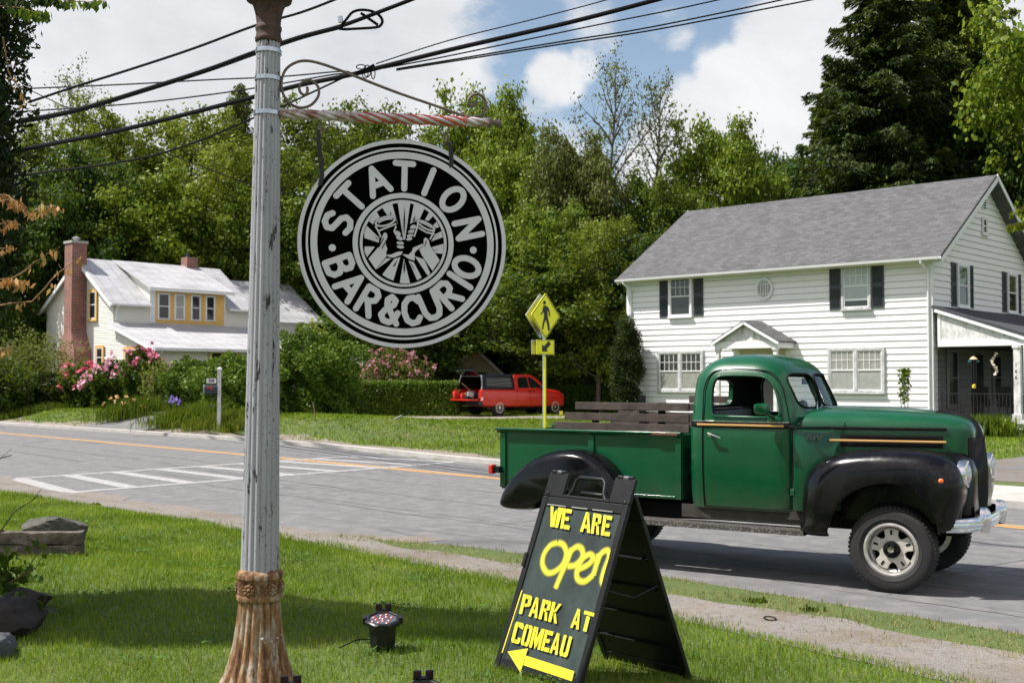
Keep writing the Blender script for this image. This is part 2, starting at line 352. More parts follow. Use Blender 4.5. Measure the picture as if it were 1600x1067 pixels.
# painted markings, 4 mm over the asphalt
def quad_nt(mb, pts, z=.005): k = [(*XY(*p), z) for p in pts]; mb.add(k, [tuple(range(len(k)))[::-1]])
mb = MB()
tt = list(np.arange(-30, 80, 2.0))
for off in (-.085, .085):
    for a, b in zip(tt, tt[1:]):
        ca, cb = 14.80 if a < 25 else 14.80-(a-25)*.018, 14.80 if b < 25 else 14.80-(b-25)*.018
        quad_nt(mb, [(ca+off-.05, a), (ca+off+.05, a), (cb+off+.05, b), (cb+off-.05, b)], .0045)
tag(mb.build('centre_line', MYP), kind='structure')
mb = MB()
A_, B_, C_, D_ = (8.05, 22.45), (7.72, 19.1), (17.0, 20.1), (16.3, 23.35)
lp = lambda p, q, f: (p[0]+(q[0]-p[0])*f, p[1]+(q[1]-p[1])*f)
w = .11
quad_nt(mb, [(A_[0], A_[1]-w), (A_[0], A_[1]+w), (D_[0], D_[1]+w), (D_[0], D_[1]-w)])
quad_nt(mb, [(B_[0], B_[1]-w), (B_[0], B_[1]+w), (C_[0], C_[1]+w), (C_[0], C_[1]-w)])
for i in range(9):
    f = (i+.04)/8.1; p, q = lp(A_, D_, f), lp(B_, C_, f); h = .16
    p = (p[0], p[1]-w-.01); q = (q[0], q[1]+w+.01)
    quad_nt(mb, [(p[0]-h, p[1]), (p[0]+h, p[1]), (q[0]+h, q[1]), (q[0]-h, q[1])])
tag(mb.build('crosswalk', MWP), kind='structure')
# ---- grass: real blades
MGB = leafmat('grass_blades', [(.050, .110, .004), (.105, .195, .008), (.185, .29, .018), (.34, .42, .06)], .5, .35, bw=1.3, bs=1.1, ow=0)
MGD = leafmat('dry_grass_blades', [(.07, .11, .02), (.15, .19, .04), (.30, .27, .10), (.42, .34, .17)], .6, .3)
def fieldnoise(x, y, s=1.0):
    return (np.sin(x*1.7*s+1.3*np.sin(y*1.1*s))+np.sin(y*2.3*s+1.7*np.sin(x*.9*s+2))+np.sin((x+y)*3.9*s+np.sin(x*2.7*s)))/3
def blades(name, x, y, h, w, mat, lean=.62, label=None):
    m = len(x); z = Hnt(*NT(x, y)); a = rng.uniform(0, 2*np.pi, m); b = rng.uniform(0, 2*np.pi, m)
    le = np.abs(rng.normal(0, lean, m)); hz = h*np.cos(np.minimum(le, 1.2)); hl = h*np.sin(np.minimum(le, 1.2))
    dx, dy = np.cos(a)*w/2, np.sin(a)*w/2
    V = np.empty((m, 3, 3), np.float32)
    V[:, 0] = np.stack([x-dx, y-dy, z-.005], -1); V[:, 1] = np.stack([x+dx, y+dy, z-.005], -1); V[:, 2] = np.stack([x+hl*np.cos(b), y+hl*np.sin(b), z+hz], -1)
    return tag(npmesh(name, V, 3, mat), kind='stuff', label=label)
def frustum(m, D0, D1, pw=1.0, side=.56):
    D = (D0**(1+pw)+(D1**(1+pw)-D0**(1+pw))*rng.random(m))**(1/(1+pw)); x = rng.uniform(-side, side, m)*D; return x, D
x, y = frustum(520000, 5.2, 20.5, .25); n, t = NT(x, y); edge = np.interp(t, [a for a, b in LAWN], [b for a, b in LAWN])
k = (n < edge+.04+.12*fieldnoise(x, y, 2.2)+rng.normal(0, .06, len(n))); x, y = x[k], y[k]
fn = fieldnoise(x, y, .8)
blades('grass', x, y, (.044+.012*fn)*rng.uniform(.6, 1.35, len(x))*(1+.02*(y-6)), .0052*(y/6.5)**.75*rng.uniform(.7, 1.4, len(x)), MGB, label='short mown grass of the near lawn')
x2, y2 = frustum(95000, 5.2, 19, .25); n2, t2 = NT(x2, y2); k2 = (n2 < np.interp(t2, [a for a, b in LAWN], [b for a, b in LAWN])-.02) & (fieldnoise(x2, y2, 1.3)+rng.normal(0, .3, len(n2)) > .05); x2, y2 = x2[k2], y2[k2]
blades('grass', x2, y2, .036*rng.uniform(.5, 1.5, len(x2)), .006*(y2/6.5)**.7, MGD, 1.0, label='yellowed blades scattered through the near lawn')
def clover():
    m = 240; cx, cy = frustum(m, 5.4, 15, .3); cn, ct = NT(cx, cy); q = cn < 6.7; cx, cy = cx[q], cy[q]; V = []
    for a, b in zip(cx, cy):
        for i in range(int(rng.integers(8, 34))):
            x_, y_ = a+rng.normal(0, .07), b+rng.normal(0, .07); z_ = float(Hnt(*NT(x_, y_)))+rng.uniform(.02, .05); r_ = rng.uniform(.007, .016)*(b/7)**.6; th = rng.uniform(0, 6.28); tl = rng.normal(0, .35, 2)
            V.append([(x_+r_*math.cos(th+k*math.pi/2), y_+r_*math.sin(th+k*math.pi/2), z_+r_*(tl[0]*math.cos(th+k*math.pi/2)+tl[1]*math.sin(th+k*math.pi/2))) for k in range(4)])
    tag(npmesh('clover', np.array(V), 4, leafmat('clover_leaf', [(.03, .09, .012), (.06, .15, .02), (.10, .20, .035), (.16, .25, .06)])), kind='stuff', label='clover and flat weeds among the grass blades')
clover()
def cracks():
    mb = MB(); rc = random.Random(11)
    def rib(pts, w, z=.0032):
        k = []
        for i, p in enumerate(pts):
            a = pts[max(0, i-1)]; b = pts[min(len(pts)-1, i+1)]; d = Vector((b[0]-a[0], b[1]-a[1])).normalized(); q = Vector((-d.y, d.x))*w*rc.uniform(.3, 1.2)/2; k.append([(*XY(p[0]-q.x, p[1]-q.y), z), (*XY(p[0]+q.x, p[1]+q.y), z)])
        mb.loft(k, False, False, False)
    for n0, t0, t1, w in ((10.05, 7, 19, .022), (10.28, 9, 17, .016), (9.2, 2, 9, .014), (11.6, 12, 24, .020), (12.9, 14, 30, .024), (13.1, 2, 12, .018), (16.1, 10, 30, .02), (11.1, 1, 8, .015), (15.6, 22, 44, .03), (12.2, 26, 44, .03)):
        pts = []; n_ = n0; t_ = t0
        while t_ < t1: pts.append((n_, t_)); t_ += .22; n_ += rc.uniform(-.035, .035)+(n0-n_)*.06
        rib(pts, w)
    for t0, na, nb in ((16.4, 8.2, 12.6), (11.2, 9.4, 14.2), (26.5, 9, 16), (5.2, 9.2, 12.4), (33, 10, 16.5)):
        pts = []; t_ = t0; n_ = na
        while n_ < nb: pts.append((n_, t_)); n_ += .16; t_ += rc.uniform(-.05, .05)
        rib(pts, .014)
    tag(mb.build('road_crack', M_('crack_tar', (.062, .06, .058), .9, var=.4, vs=3)), kind='structure')
cracks()
x, y = frustum(150000, 6.0, 16.5, .5); n, t = NT(x, y); ne = np.interp(t, [a for a, b in NEAR], [b for a, b in NEAR])
mask = (t < 11.5) & (n > 7.80+.20*fieldnoise(x, y, 1.6)) & (n < ne+.03+rng.normal(0, .03, len(n))) & (fieldnoise(x, y, 2.1)+rng.normal(0, .3, len(n)) > -.35)
le2 = np.interp(t, [a for a, b in LAWN], [b for a, b in LAWN]); m2 = (n > le2-.1) & (n < 8.4) & (t < 14) & (rng.random(len(n)) < np.where(fieldnoise(x, y, 1.7) > .25, .30, .03)*np.where(n < le2+.25, 2.0, .8))
k = mask | m2; x, y = x[k], y[k]
blades('grass', x, y, .034*rng.uniform(.4, 1.6, len(x)), .008*rng.uniform(.7, 1.4, len(x)), MGD, .7, label='thin dry grass of the verge beside the road')
x, y = frustum(330000, 18, 64, .9); n, t = NT(x, y); fe = np.interp(t, [a for a, b in FAR], [b for a, b in FAR])
drv = (t < 11.6) & (n < 28.8) | (t < 12.6) & (n < 19.7) | (t > 38.2) & (t < 43.2) & (n < 21.5) | (y > 50.9+.05*x) & (y < 54.4+.05*x) & (x > -11) & (x < 4.5)
k = (n > fe+1.0+.3*fieldnoise(x, y, 2)+rng.normal(0, .1, len(n))) & (n < 46) & ~drv; x, y = x[k], y[k]; fn = fieldnoise(x, y, .35)
dry = rng.random(len(x)) < np.clip(.10+.35*(fieldnoise(x, y, .9) > .35), 0, 1)
blades('grass', x[~dry], y[~dry], (.085+.03*fn[~dry])*rng.uniform(.6, 1.4, (~dry).sum()), .0011*y[~dry]*rng.uniform(.7, 1.3, (~dry).sum()), MGB, label='sunlit grass of the lawns across the road')
blades('grass', x[dry], y[dry], .07*rng.uniform(.6, 1.4, dry.sum()), .0011*y[dry]*rng.uniform(.7, 1.3, dry.sum()), MGD, label='dry patches in the lawns across the road')
# ================================================================ VEGETATION
MBARK = M_('bark', (.085, .068, .05), .95, var=.4, vs=7, bump=.8, bs=20)
MBARKL = M_('pale_bark', (.20, .165, .125), .95, var=.4, vs=6, bump=.7, bs=24)
LM_ = {
 'mid': leafmat('leaves_mid_green', [(.025, .050, .004), (.055, .100, .006), (.115, .175, .010), (.20, .255, .02)]),
 'yel': leafmat('leaves_yellow_green', [(.050, .072, .006), (.10, .135, .009), (.17, .21, .016), (.28, .30, .035)]),
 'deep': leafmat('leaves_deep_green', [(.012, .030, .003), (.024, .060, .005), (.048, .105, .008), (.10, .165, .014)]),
 'needle': leafmat('needles_dark', [(.007, .014, .003), (.018, .034, .005), (.048, .078, .009), (.13, .16, .018)], .6, .12),
 'yew': leafmat('needles_yew', [(.020, .055, .007), (.045, .10, .010), (.09, .16, .014), (.15, .22, .025)], .5, .2),
 'cedar': leafmat('needles_cedar', [(.006, .014, .004), (.012, .026, .006), (.022, .042, .008), (.045, .07, .014)], .6, .1),
 'olive': leafmat('leaves_olive', [(.045, .055, .015), (.08, .095, .024), (.13, .15, .035), (.18, .19, .05)]),
 'brown': leafmat('leaves_dead_brown', [(.17, .08, .03), (.30, .15, .05), (.46, .26, .09), (.58, .38, .15)], .6, .3, tint=(.5, .25, .08)),
 'pink': leafmat('petals_pink', [(.60, .13, .22), (.72, .26, .36), (.82, .42, .52), (.86, .58, .64)], .6, .25, tint=(.8, .2, .35)),
 'red': leafmat('petals_rose_red', [(.52, .05, .09), (.66, .10, .16), (.75, .20, .27), (.80, .32, .38)], .6, .25, tint=(.7, .06, .1)),
 'blush': leafmat('petals_pale_pink', [(.42, .17, .19), (.55, .27, .29), (.65, .38, .38), (.5, .3, .2)], .6, .25, tint=(.6, .3, .3)),
 'apricot': leafmat('petals_apricot', [(.75, .38, .10), (.85, .5, .16), (.88, .62, .25), (.9, .7, .35)], .6, .25, tint=(.85, .5, .2)),
 'violet': leafmat('petals_violet', [(.22, .15, .6), (.33, .25, .7), (.42, .33, .75), (.5, .45, .8)], .6, .25, tint=(.4, .3, .75)),
}
def leaves(pts, size, asp=1.9, up=.35, rg=rng, droop=0, dirs=None, nrm=None):
    m = len(pts); d = rg.normal(size=(m, 3)) if dirs is None else dirs+rg.normal(size=(m, 3))*.35
    d[:, 2] -= droop; d /= np.linalg.norm(d, axis=1, keepdims=True)+1e-9
    if nrm is not None:
        nn = nrm+rg.normal(size=(m, 3))*.42; nn /= np.linalg.norm(nn, axis=1, keepdims=True)+1e-9; d = np.cross(nn, d); d /= np.linalg.norm(d, axis=1, keepdims=True)+1e-9
        q = nn
    else:
        q = rg.normal(size=(m, 3)); q[:, 2] *= (1-up)
    s = np.cross(d, q); s /= np.linalg.norm(s, axis=1, keepdims=True)+1e-9
    L = (size*rg.uniform(.6, 1.4, m))[:, None]; w = L/asp
    V = np.empty((m, 4, 3), np.float32); V[:, 0] = pts-d*L*.5; V[:, 1] = pts+s*w*.5-d*L*.05; V[:, 2] = pts+d*L*.5; V[:, 3] = pts-s*w*.5-d*L*.05
    return V
def tree_proto(seed, h, r, cb, nl, leafn, size, clr=.62, gap=.0, tr=.16, up=.55, multi=1):
    rg = np.random.default_rng(seed); mb = MB(); C = []
    for mt in range(multi):
        lean = rg.uniform(-.06, .06, 2)*(1 if multi == 1 else 3)
        tp = [Vector((lean[0]*z+.12*math.sin(z*.6+seed), lean[1]*z+.12*math.cos(z*.5+seed), z)) for z in np.linspace(0, h*.93, 12)]
        mb.tube(tp, [tr*(1-.9*i/11)*(1.35 if i == 0 else 1) for i in range(12)], 8)
        for i in range(nl//multi):
            f = (i+.5)/(nl//multi); z = h*(cb*.75+(.92-cb*.75)*f**.9)
            k = min(10.999, z/(h*.93)*11); b = tp[int(k)].lerp(tp[min(11, int(k)+1)], k-int(k))
            az = i*2.399+rg.uniform(-.4, .4)+mt; zz = (z/h-cb*.75)/(1-cb*.75)
            env = r*(math.sin(math.pi*min(1, .18+zz*.80))**.7)*rg.uniform(.52, 1.24)
            el = up*(.35+.9*zz)
            pts = [b]; d = Vector((math.cos(az), math.sin(az), el)).normalized(); seg = 5
            for s in range(seg):
                d = (d+Vector((rg.normal()*.13, rg.normal()*.13, .05+rg.normal()*.08))).normalized(); pts.append(pts[-1]+d*env/seg)
            r0 = tr*.42*(1-.7*zz); mb.tube(pts, [r0*(1-.8*j/seg) for j in range(seg+1)], 5, False)
            for s in range(2, seg+1):
                for q in range(int(2+env*.8)):
                    if rg.random() < gap: continue
                    d2 = (d+Vector(rg.normal(size=3))*.9).normalized(); e = pts[s]+d2*env*rg.uniform(.12, .36)
                    mb.tube([pts[s], pts[s].lerp(e, .5)+Vector(rg.normal(size=3))*.05, e], [r0*.3, r0*.2, r0*.08], 4, False); C.append(e)
        C.append(tp[-1]+Vector((0, 0, h*.04)))
    C = np.array([tuple(c) for c in C]); per = max(3, leafn//len(C)); rad = clr*rg.uniform(.6, 1.3, len(C))
    off = rg.normal(size=(len(C), per, 3))*np.array([.55, .55, .34]); P_ = (C[:, None]+off*rad[:, None, None]).reshape(-1, 3)
    nr = off.reshape(-1, 3)/.5; nr[:, 2] += .75; nr /= np.linalg.norm(nr, axis=1, keepdims=True)+1e-9; V = leaves(P_, size, 1.6, .5, rg, nrm=nr)
    a = mb.build('trunk', MBARK, ang=60); b = npmesh('crown', V, 4, LM_['mid']); return [a.data, b.data, h, r, (a, b)]
def spruce_proto(seed, h, r, leafn, size, cb=.04):
    rg = np.random.default_rng(seed); mb = MB(); mb.tube([(0, 0, z) for z in np.linspace(0, h, 9)], [.34*(1-.95*i/8) for i in range(9)], 8); PT = []; DR = []
    nb = int(h*17)
    for i in range(nb):
        f = cb+(1-cb)*(i/nb); z = h*f; az = i*2.399+rg.uniform(-.5, .5); L = r*(1-f)**.62*(rg.uniform(.40, 1.12) if i % 6 else rg.uniform(1.1, 1.38))+.25
        if rg.random() < .07: continue
        pts = []; 
        for s in range(7):
            u = s/6; pts.append(Vector((math.cos(az)*L*u, math.sin(az)*L*u, z-.10*L*u-.22*L*u*u+.20*L*u**3+rg.normal()*.03)))
        mb.tube(pts, [.045*(1-.85*s/6)*(1-.6*f) for s in range(7)], 4, False)
        m = max(8, int(leafn*L/(nb*r*.6))); u = rg.random(m)**.7; k = np.minimum((u*6).astype(int), 5); fr = u*6-k
        A = np.array([tuple(p) for p in pts]); base = A[k]*(1-fr[:, None])+A[k+1]*fr[:, None]
        side = np.array([-math.sin(az), math.cos(az), 0]); sg = rg.choice([-1, 1], m); wd = (.10+.34*L*(1-u)**.8*np.minimum(1, u*3+.2))*rg.random(m)
        base = base+side*(sg*wd)[:, None]; base[:, 2] -= rg.random(m)**1.5*(.15+.16*L*.5)+wd*.25; base += rg.normal(size=(m, 3))*.04
        d = np.array([math.cos(az), math.sin(az), 0])*.7+side*(sg*.6)[:, None]; d[:, 2] -= .7; PT.append(base); DR.append(d)
    V = leaves(np.concatenate(PT), size, 3.2, 0, rg, 0, np.concatenate(DR))
    a = mb.build('trunk', MBARK, ang=60); b = npmesh('crown', V, 4, LM_['needle']); return [a.data, b.data, h, r, (a, b)]
PR = {'broad': tree_proto(1, 12, 4.6, .20, 44, 52000, .235, .70, tr=.24), 'broadb': tree_proto(2, 12, 4.4, .16, 48, 52000, .225, .66, tr=.24), 'airy': tree_proto(3, 14, 3.8, .25, 40, 26000, .20, .58, .18, tr=.22),
      'airyb': tree_proto(4, 14, 4.2, .22, 44, 28000, .20, .60, .14, tr=.22), 'sparse': tree_proto(5, 16, 3.4, .42, 34, 3000, .16, .5, .2, .27, .95), 'sparseb': tree_proto(12, 16, 3.6, .35, 36, 3200, .16, .5, .2, .27, 1.0),
      'spruce': spruce_proto(6, 22, 4.6, 150000, .27), 'pine': spruce_proto(8, 16, 4.0, 52000, .24, .3)}
def tree(kind, name, px, ytop, D, wpx, mat, label, group='trees behind the houses', bark=None, rz=None, ybase=None):
    me_t, me_c, h, r, _ = PR[kind]; g = onground(px, D); zt = P(px, ytop, D).z; hh = zt-g.z; sx = (wpx/FPX*D/2)/r
    o = thing(name, label, 'tree', g-Vector((0, 0, .1)), rz if rz is not None else (px*1.7) % 6.28, group, scale=(sx, sx, hh/h))
    a = link('trunk', me_t, None, o); b = link('crown', me_c, None, o)
    for q, m in ((a, bark or MBARK), (b, mat)):
        q.material_slots[0].link = 'OBJECT'; q.material_slots[0].material = m
    return o
for k in PR.values():
    for o in k[4]: bpy.data.objects.remove(o)
L = LM_
T = [
 # kind, name, px, ytop, D, width px, material, label
 ('sparse', 'locust_tree', 92, 112, 74, 190, 'olive', 'tall thin nearly leafless tree rising at the far left under the crossing wires'),
 ('airy', 'locust_tree', 30, 205, 66, 230, 'yel', 'leafy tree behind the dark cedar at the left edge of the photo'),
 ('airy', 'locust_tree', 195, 172, 72, 220, 'yel', 'yellow green tree with open crown above the brick chimney'),
 ('broad', 'maple_tree', 110, 262, 64, 230, 'deep', 'dense dark maple just left of the tall brick chimney'),
 ('airyb', 'locust_tree', 285, 185, 74, 240, 'yel', 'yellow green open tree above the middle of the metal roof'),
 ('pine', 'pine_tree', 372, 128, 78, 210, 'olive', 'olive pine whose top reaches the cables just left of the lamp post'),
 ('broadb', 'maple_tree', 225, 300, 66, 260, 'mid', 'green bushy maple directly behind the metal roof'),
 ('airyb', 'locust_tree', 355, 235, 68, 250, 'yel', 'pale green tree with fine leaves behind the small roof chimney'),
 ('broadb', 'maple_tree', 420, 330, 68, 240, 'mid', 'green low maple behind the lamp post and the roof end'),
 ('airy', 'locust_tree', 505, 165, 80, 240, 'yel', 'pale green tree seen through the bracket above the round sign'),
 ('airyb', 'locust_tree', 600, 178, 84, 230, 'yel', 'pale green feathery tree standing behind the top of the round sign'),
 ('airy', 'locust_tree', 690, 215, 80, 210, 'mid', 'fine leaved green tree behind the upper right of the round sign'),
 ('broad', 'oak_tree', 768, 178, 78, 215, 'mid', 'tall bright green tree right of the bracket tip'),
 ('broadb', 'oak_tree', 795, 260, 70, 210, 'mid', 'dense green tree right beside the edge of the round sign'),
 ('broad', 'maple_tree', 560, 300, 70, 260, 'deep', 'dark maple hidden behind the left half of the round sign'),
 ('broad', 'maple_tree', 700, 330, 68, 240, 'deep', 'dark maple hidden behind the right half of the round sign'),
 ('broad', 'maple_tree', 905, 240, 66, 170, 'olive', 'olive tinted round tree under the two thin tall trees'),
 ('sparse', 'ash_tree', 945, 92, 70, 170, 'olive', 'left one of the two tall thin trees with bare twigs'),
 ('sparseb', 'ash_tree', 1015, 106, 70, 180, 'olive', 'right one of the two tall thin trees with bare twigs'),
 ('broadb', 'maple_tree', 850, 340, 62, 210, 'mid', 'mid green bushy tree above the yellow pedestrian sign'),
 ('airyb', 'locust_tree', 935, 350, 58, 170, 'yel', 'yellowish twiggy tree left of the white house roof'),
 ('broad', 'maple_tree', 1130, 222, 70, 200, 'mid', 'round bright green maple above the left half of the house roof'),
 ('broadb', 'maple_tree', 1040, 300, 66, 180, 'mid', 'green maple beside the left tip of the house roof'),
 ('broadb', 'maple_tree', 1235, 262, 76, 170, 'deep', 'dark maple between the round maple and the big spruce'),
 ('broad', 'maple_tree', 1010, 390, 58, 170, 'deep', 'low dark tree just left of the white house eaves'),
 ('spruce', 'spruce_tree', 1380, -110, 58, 380, 'needle', 'huge dark spruce towering over the white house roof'),
 ('spruce', 'spruce_tree', 1492, -150, 62, 400, 'needle', 'second huge spruce standing close behind the first one'),
 ('spruce', 'spruce_tree', 1305, 110, 62, 220, 'needle', 'shorter spruce at the left foot of the huge spruces'),
 ('broad', 'maple_tree', 1400, 210, 60, 260, 'deep', 'deep green tree filling the foot of the huge spruces'),
 ('broadb', 'maple_tree', 1580, 150, 58, 220, 'deep', 'dark leafy tree behind the gable peak of the white house'),
 ('broadb', 'maple_tree', 1735, -20, 50, 400, 'mid', 'light leafy tree reaching in at the upper right corner'),
 ('broadb', 'maple_tree', 640, 430, 62, 260, 'deep', 'dark low tree behind the pink flowering shrub'),
 ('airy', 'locust_tree', 480, 250, 72, 200, 'mid', 'green tree between the lamp post and the round sign'),
 ('broadb', 'oak_tree', 850, 300, 76, 160, 'mid', 'green tree between the round sign and the two thin trees'),
 ('broad', 'maple_tree', 300, 380, 70, 300, 'deep', 'low dark maple behind the ridge of the metal roof'),
 ('broad', 'maple_tree', 10, 330, 60, 220, 'deep', 'dark maple behind the left edge of the cream house'),
 ('broad', 'maple_tree', 760, 400, 72, 240, 'deep', 'dark tree behind the garden shed'),
 ('broadb', 'maple_tree', 1500, 240, 70, 260, 'deep', 'dark tree mass low behind the right half of the roof'),
]
for (k, nm, px, yt, D, w, m, lb) in T: tree(k, nm, px, yt, D, w*(.9 if k != 'spruce' else 1), L[m], lb)
# understorey that reads as one mass between the trunks
def blobpts(m, c, rad, rg, shell=.55, lump=.25, flat=0):
    d = rg.normal(size=(m, 3)); d /= np.linalg.norm(d, axis=1, keepdims=True)
    if flat: d[:, 2] = np.abs(d[:, 2])*(1 if flat == 1 else 1)-(0.15)
    u = shell+(1-shell)*rg.random(m)**.6
    l = 1+lump*(np.sin(d[:, 0]*5+c[0])*np.sin(d[:, 1]*4.3+c[1]*2)+np.sin(d[:, 2]*6+c[0]*3)*.6+.5*np.sin(d[:, 0]*11+d[:, 2]*9))
    return np.array(c)+d*np.array(rad)*(u*l)[:, None]
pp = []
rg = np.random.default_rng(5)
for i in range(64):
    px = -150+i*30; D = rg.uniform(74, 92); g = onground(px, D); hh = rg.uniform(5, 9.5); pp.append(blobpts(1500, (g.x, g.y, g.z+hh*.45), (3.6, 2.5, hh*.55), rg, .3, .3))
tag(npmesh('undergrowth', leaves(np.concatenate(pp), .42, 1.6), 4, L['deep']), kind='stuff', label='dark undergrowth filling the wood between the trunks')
def bush(name, label, px, D, w, h, dep, m, size, mat, cat='shrub', group=None, flowers=None, zc=None, shell=.5, lump=.22, stems=True, box=False, fx=None, seed=1, rz=0, at=None):
    rg = np.random.default_rng(seed+int(px)); g = Vector(at) if at else onground(px, D); o = thing(name, label, cat, g, rz, group)
    if box:
        q = rg.random((m, 3)); f = rg.integers(0, 5, m); q[f == 0, 1] = 0; q[f == 1, 2] = 1; q[f == 2, 2] = 1; q[f == 3, 0] = rg.integers(0, 2, (f == 3).sum()); q[f == 4, 1] = rg.random((f == 4).sum())
        p = (q-np.array([.5, .5, 0]))*np.array([w, dep, h]); p += rg.normal(size=(m, 3))*.05; p[:, 2] += .05*fieldnoise(p[:, 0], p[:, 1], 1.5); p[:, 1] += .08*fieldnoise(p[:, 0], p[:, 2], 1.2)
    else:
        p = blobpts(m, (0, 0, h*.46), (w/2, dep/2, h*.54), rg, shell, lump); p = p[p[:, 2] > .02]
    if stems:
        mb = MB()
        for i in range(7 if not box else int(w*3)):
            x0 = rg.uniform(-.12, .12)*w if not box else rg.uniform(-.48, .48)*w; a = rg.uniform(0, 6.28)
            mb.tube([(x0, 0, -.05), (x0+.08*w*math.cos(a)*(not box), .1*dep*math.sin(a), h*.35), (x0+.25*w*math.cos(a)*(not box), .3*dep*math.sin(a), h*.8)], [.035, .025, .01], 5)
        mb.build('stem', MBARK, o, ang=60)
    npmesh('foliage', leaves(p, size, 1.8, .2, rg), 4, mat, o)
    if flowers:
        fm, fn, fs, nm, zr = flowers; q = blobpts(fn, (0, 0, h*.46), (w/2*1.03, dep/2*1.03, h*.56), rg, .96, lump); q = q[(q[:, 2] > h*zr[0]) & (q[:, 2] < h*zr[1]*1.3)]
        if fx: q = q[(q[:, 0] > fx[0]) & (q[:, 0] < fx[1])]
        c = (q[:, None]+rg.normal(size=(len(q), 12, 3))*fs*.55).reshape(-1, 3); npmesh(nm, leaves(c, fs, 1.1, 0, rg), 4, fm, o)
    return o
# across the road, left to right
bush('yew_bush', 'low dark clipped yew left of the rose flowers', 80, 52.0, 4.6, 1.6, 1.8, 15000, .13, L['needle'])
bush('yew_bush', 'dark yew in front of the brick chimney foot', 200, 50.5, 2.9, 1.7, 1.6, 9000, .12, L['needle'])
bush('rhododendron_bush', 'rhododendron with deep rose flowers beside the chimney', 133, 51.5, 2.4, 2.0, 1.8, 7000, .16, L['deep'], flowers=(L['red'], 70, .15, 'blossom', (.5, 1)))
bush('rhododendron_bush', 'rhododendron covered with bright pink flowers', 183, 50.0, 2.7, 2.15, 1.8, 8000, .16, L['deep'], flowers=(L['pink'], 95, .17, 'blossom', (.45, 1)))
bush('rhododendron_bush', 'tall rhododendron with light pink flowers near the porch corner', 222, 49.0, 1.9, 2.65, 1.6, 7500, .15, L['deep'], flowers=(L['pink'], 55, .18, 'blossom', (.42, 1)))
bush('weigela_bush', 'brownish open shrub between the pink flowers and the big green yew', 258, 46.0, 2.0, 2.2, 1.5, 2600, .13, L['olive'], shell=.2)
bush('yew_bush', 'tall bright green yew left of the mailbox', 300, 45.5, 2.7, 2.15, 2.0, 14000, .13, L['yew'])
bush('yew_bush', 'broad green yew behind the mailbox post', 368, 43.0, 3.4, 2.25, 2.2, 20000, .13, L['yew'])
bush('yew_bush', 'large dark spreading yew right of the lamp post', 482, 44.5, 3.7, 3.35, 2.6, 30000, .13, L['yew'], lump=.3)
bush('yew_bush', 'spreading arm of feathery yew beside the hedge end', 530, 48.0, 1.7, 2.4, 1.6, 6500, .13, L['yew'], lump=.3)
bush('pink_shrub', 'weigela shrub thinly covered with pale pink flowers above the hedge', 612, 57.6, 3.7, 3.35, 2.0, 7500, .15, L['olive'], shell=.3, flowers=(L['blush'], 230, .10, 'blossom', (.3, 1)))
bush('lilac_tree', 'leafy pale lilac in the gap above the green yew', 492, 53, 2.1, 4.3, 2.0, 9000, .17, L['yel'], shell=.3)
bush('hedge', 'long clipped hedge left of the red pickup', 612, 55.2, 6.3, 1.56, 1.2, 42000, .11, L['yew'], 'hedge', box=True)
bush('hedge', 'dark clipped hedge in front of the picket fence', 925, 59.3, 4.6, 1.35, 1.3, 22000, .11, L['deep'], 'hedge', box=True)
bush('hedge', 'dark hedge behind the tailgate of the red pickup', 712, 62.5, 3.2, 2.0, 1.5, 14000, .12, L['deep'], 'hedge', box=True)
bush('smoke_bush', 'grey twiggy shrub in front of the cream gable wall', 45, 53.0, 4.4, 3.7, 2.6, 7000, .13, L['olive'], shell=.2, lump=.35)
bush('bare_shrub', 'dark stemmed shrub at the left edge under the cedar', 5, 50.5, 2.8, 2.7, 2.0, 7000, .14, L['deep'], shell=.2)
# perennials with strap leaves
def clump(name, label, px, D, w, dep, h, m, mat, cat='plant', group=None, fl=None, lw=.035, at=None):
    rg = np.random.default_rng(int(px)*3+1); g = Vector(at) if at else onground(px, D); o = thing(name, label, cat, g, 0, group)
    x = rg.normal(0, w/4, m); y = rg.normal(0, dep/4, m); hh = h*rg.uniform(.55, 1.1, m); a = rg.uniform(0, 6.28, m); le = np.abs(rg.normal(0, .35, m)); b = rg.uniform(0, 6.28, m)
    V = np.empty((m, 4, 3), np.float32); s = np.stack([np.cos(a), np.sin(a), 0*a], -1)*lw/2
    z0 = np.array([H(g.x+float(i), g.y+float(j))-g.z for i, j in zip(x, y)]); p0 = np.stack([x, y, z0-.02], -1); mid = p0+np.stack([np.cos(b)*hh*.2*le, np.sin(b)*hh*.2*le, hh*.6], -1); tip = p0+np.stack([np.cos(b)*hh*le, np.sin(b)*hh*le, hh*np.cos(le*.8)], -1)
    V[:, 0] = p0; V[:, 1] = mid+s; V[:, 2] = tip; V[:, 3] = mid-s; npmesh('foliage', V, 4, mat, o)
    if fl:
        fm, fn, fs, hz, off = fl; q = np.stack([rg.normal(off, w/4.2, fn), rg.normal(-.1, dep/4, fn), hz*rg.uniform(.55, 1.15, fn)], -1)
        c = (q[:, None]+rg.normal(size=(fn, 10, 3))*fs*.4).reshape(-1, 3); npmesh('flower', leaves(c, fs, 1.2, 0, rg), 4, fm, o)
    return o
G1 = 'strap leaved plants along the far kerb'
clump('daylily_clump', 'clump of strap leaves with apricot flowers below the pink rhododendrons', 205, 44.0, 2.2, 1.2, .80, 1500, L['mid'], fl=(L['apricot'], 15, .07, .72, -.1))
clump('iris_clump', 'iris clump with violet flowers left of the mailbox', 290, 40.5, 2.4, 1.2, .70, 1700, L['mid'], fl=(L['violet'], 6, .11, .88, .1))
clump('daylily_clump', 'leafy green clump around the mailbox post foot', 342, 39.0, 2.2, 1.0, .50, 1300, L['yel'])
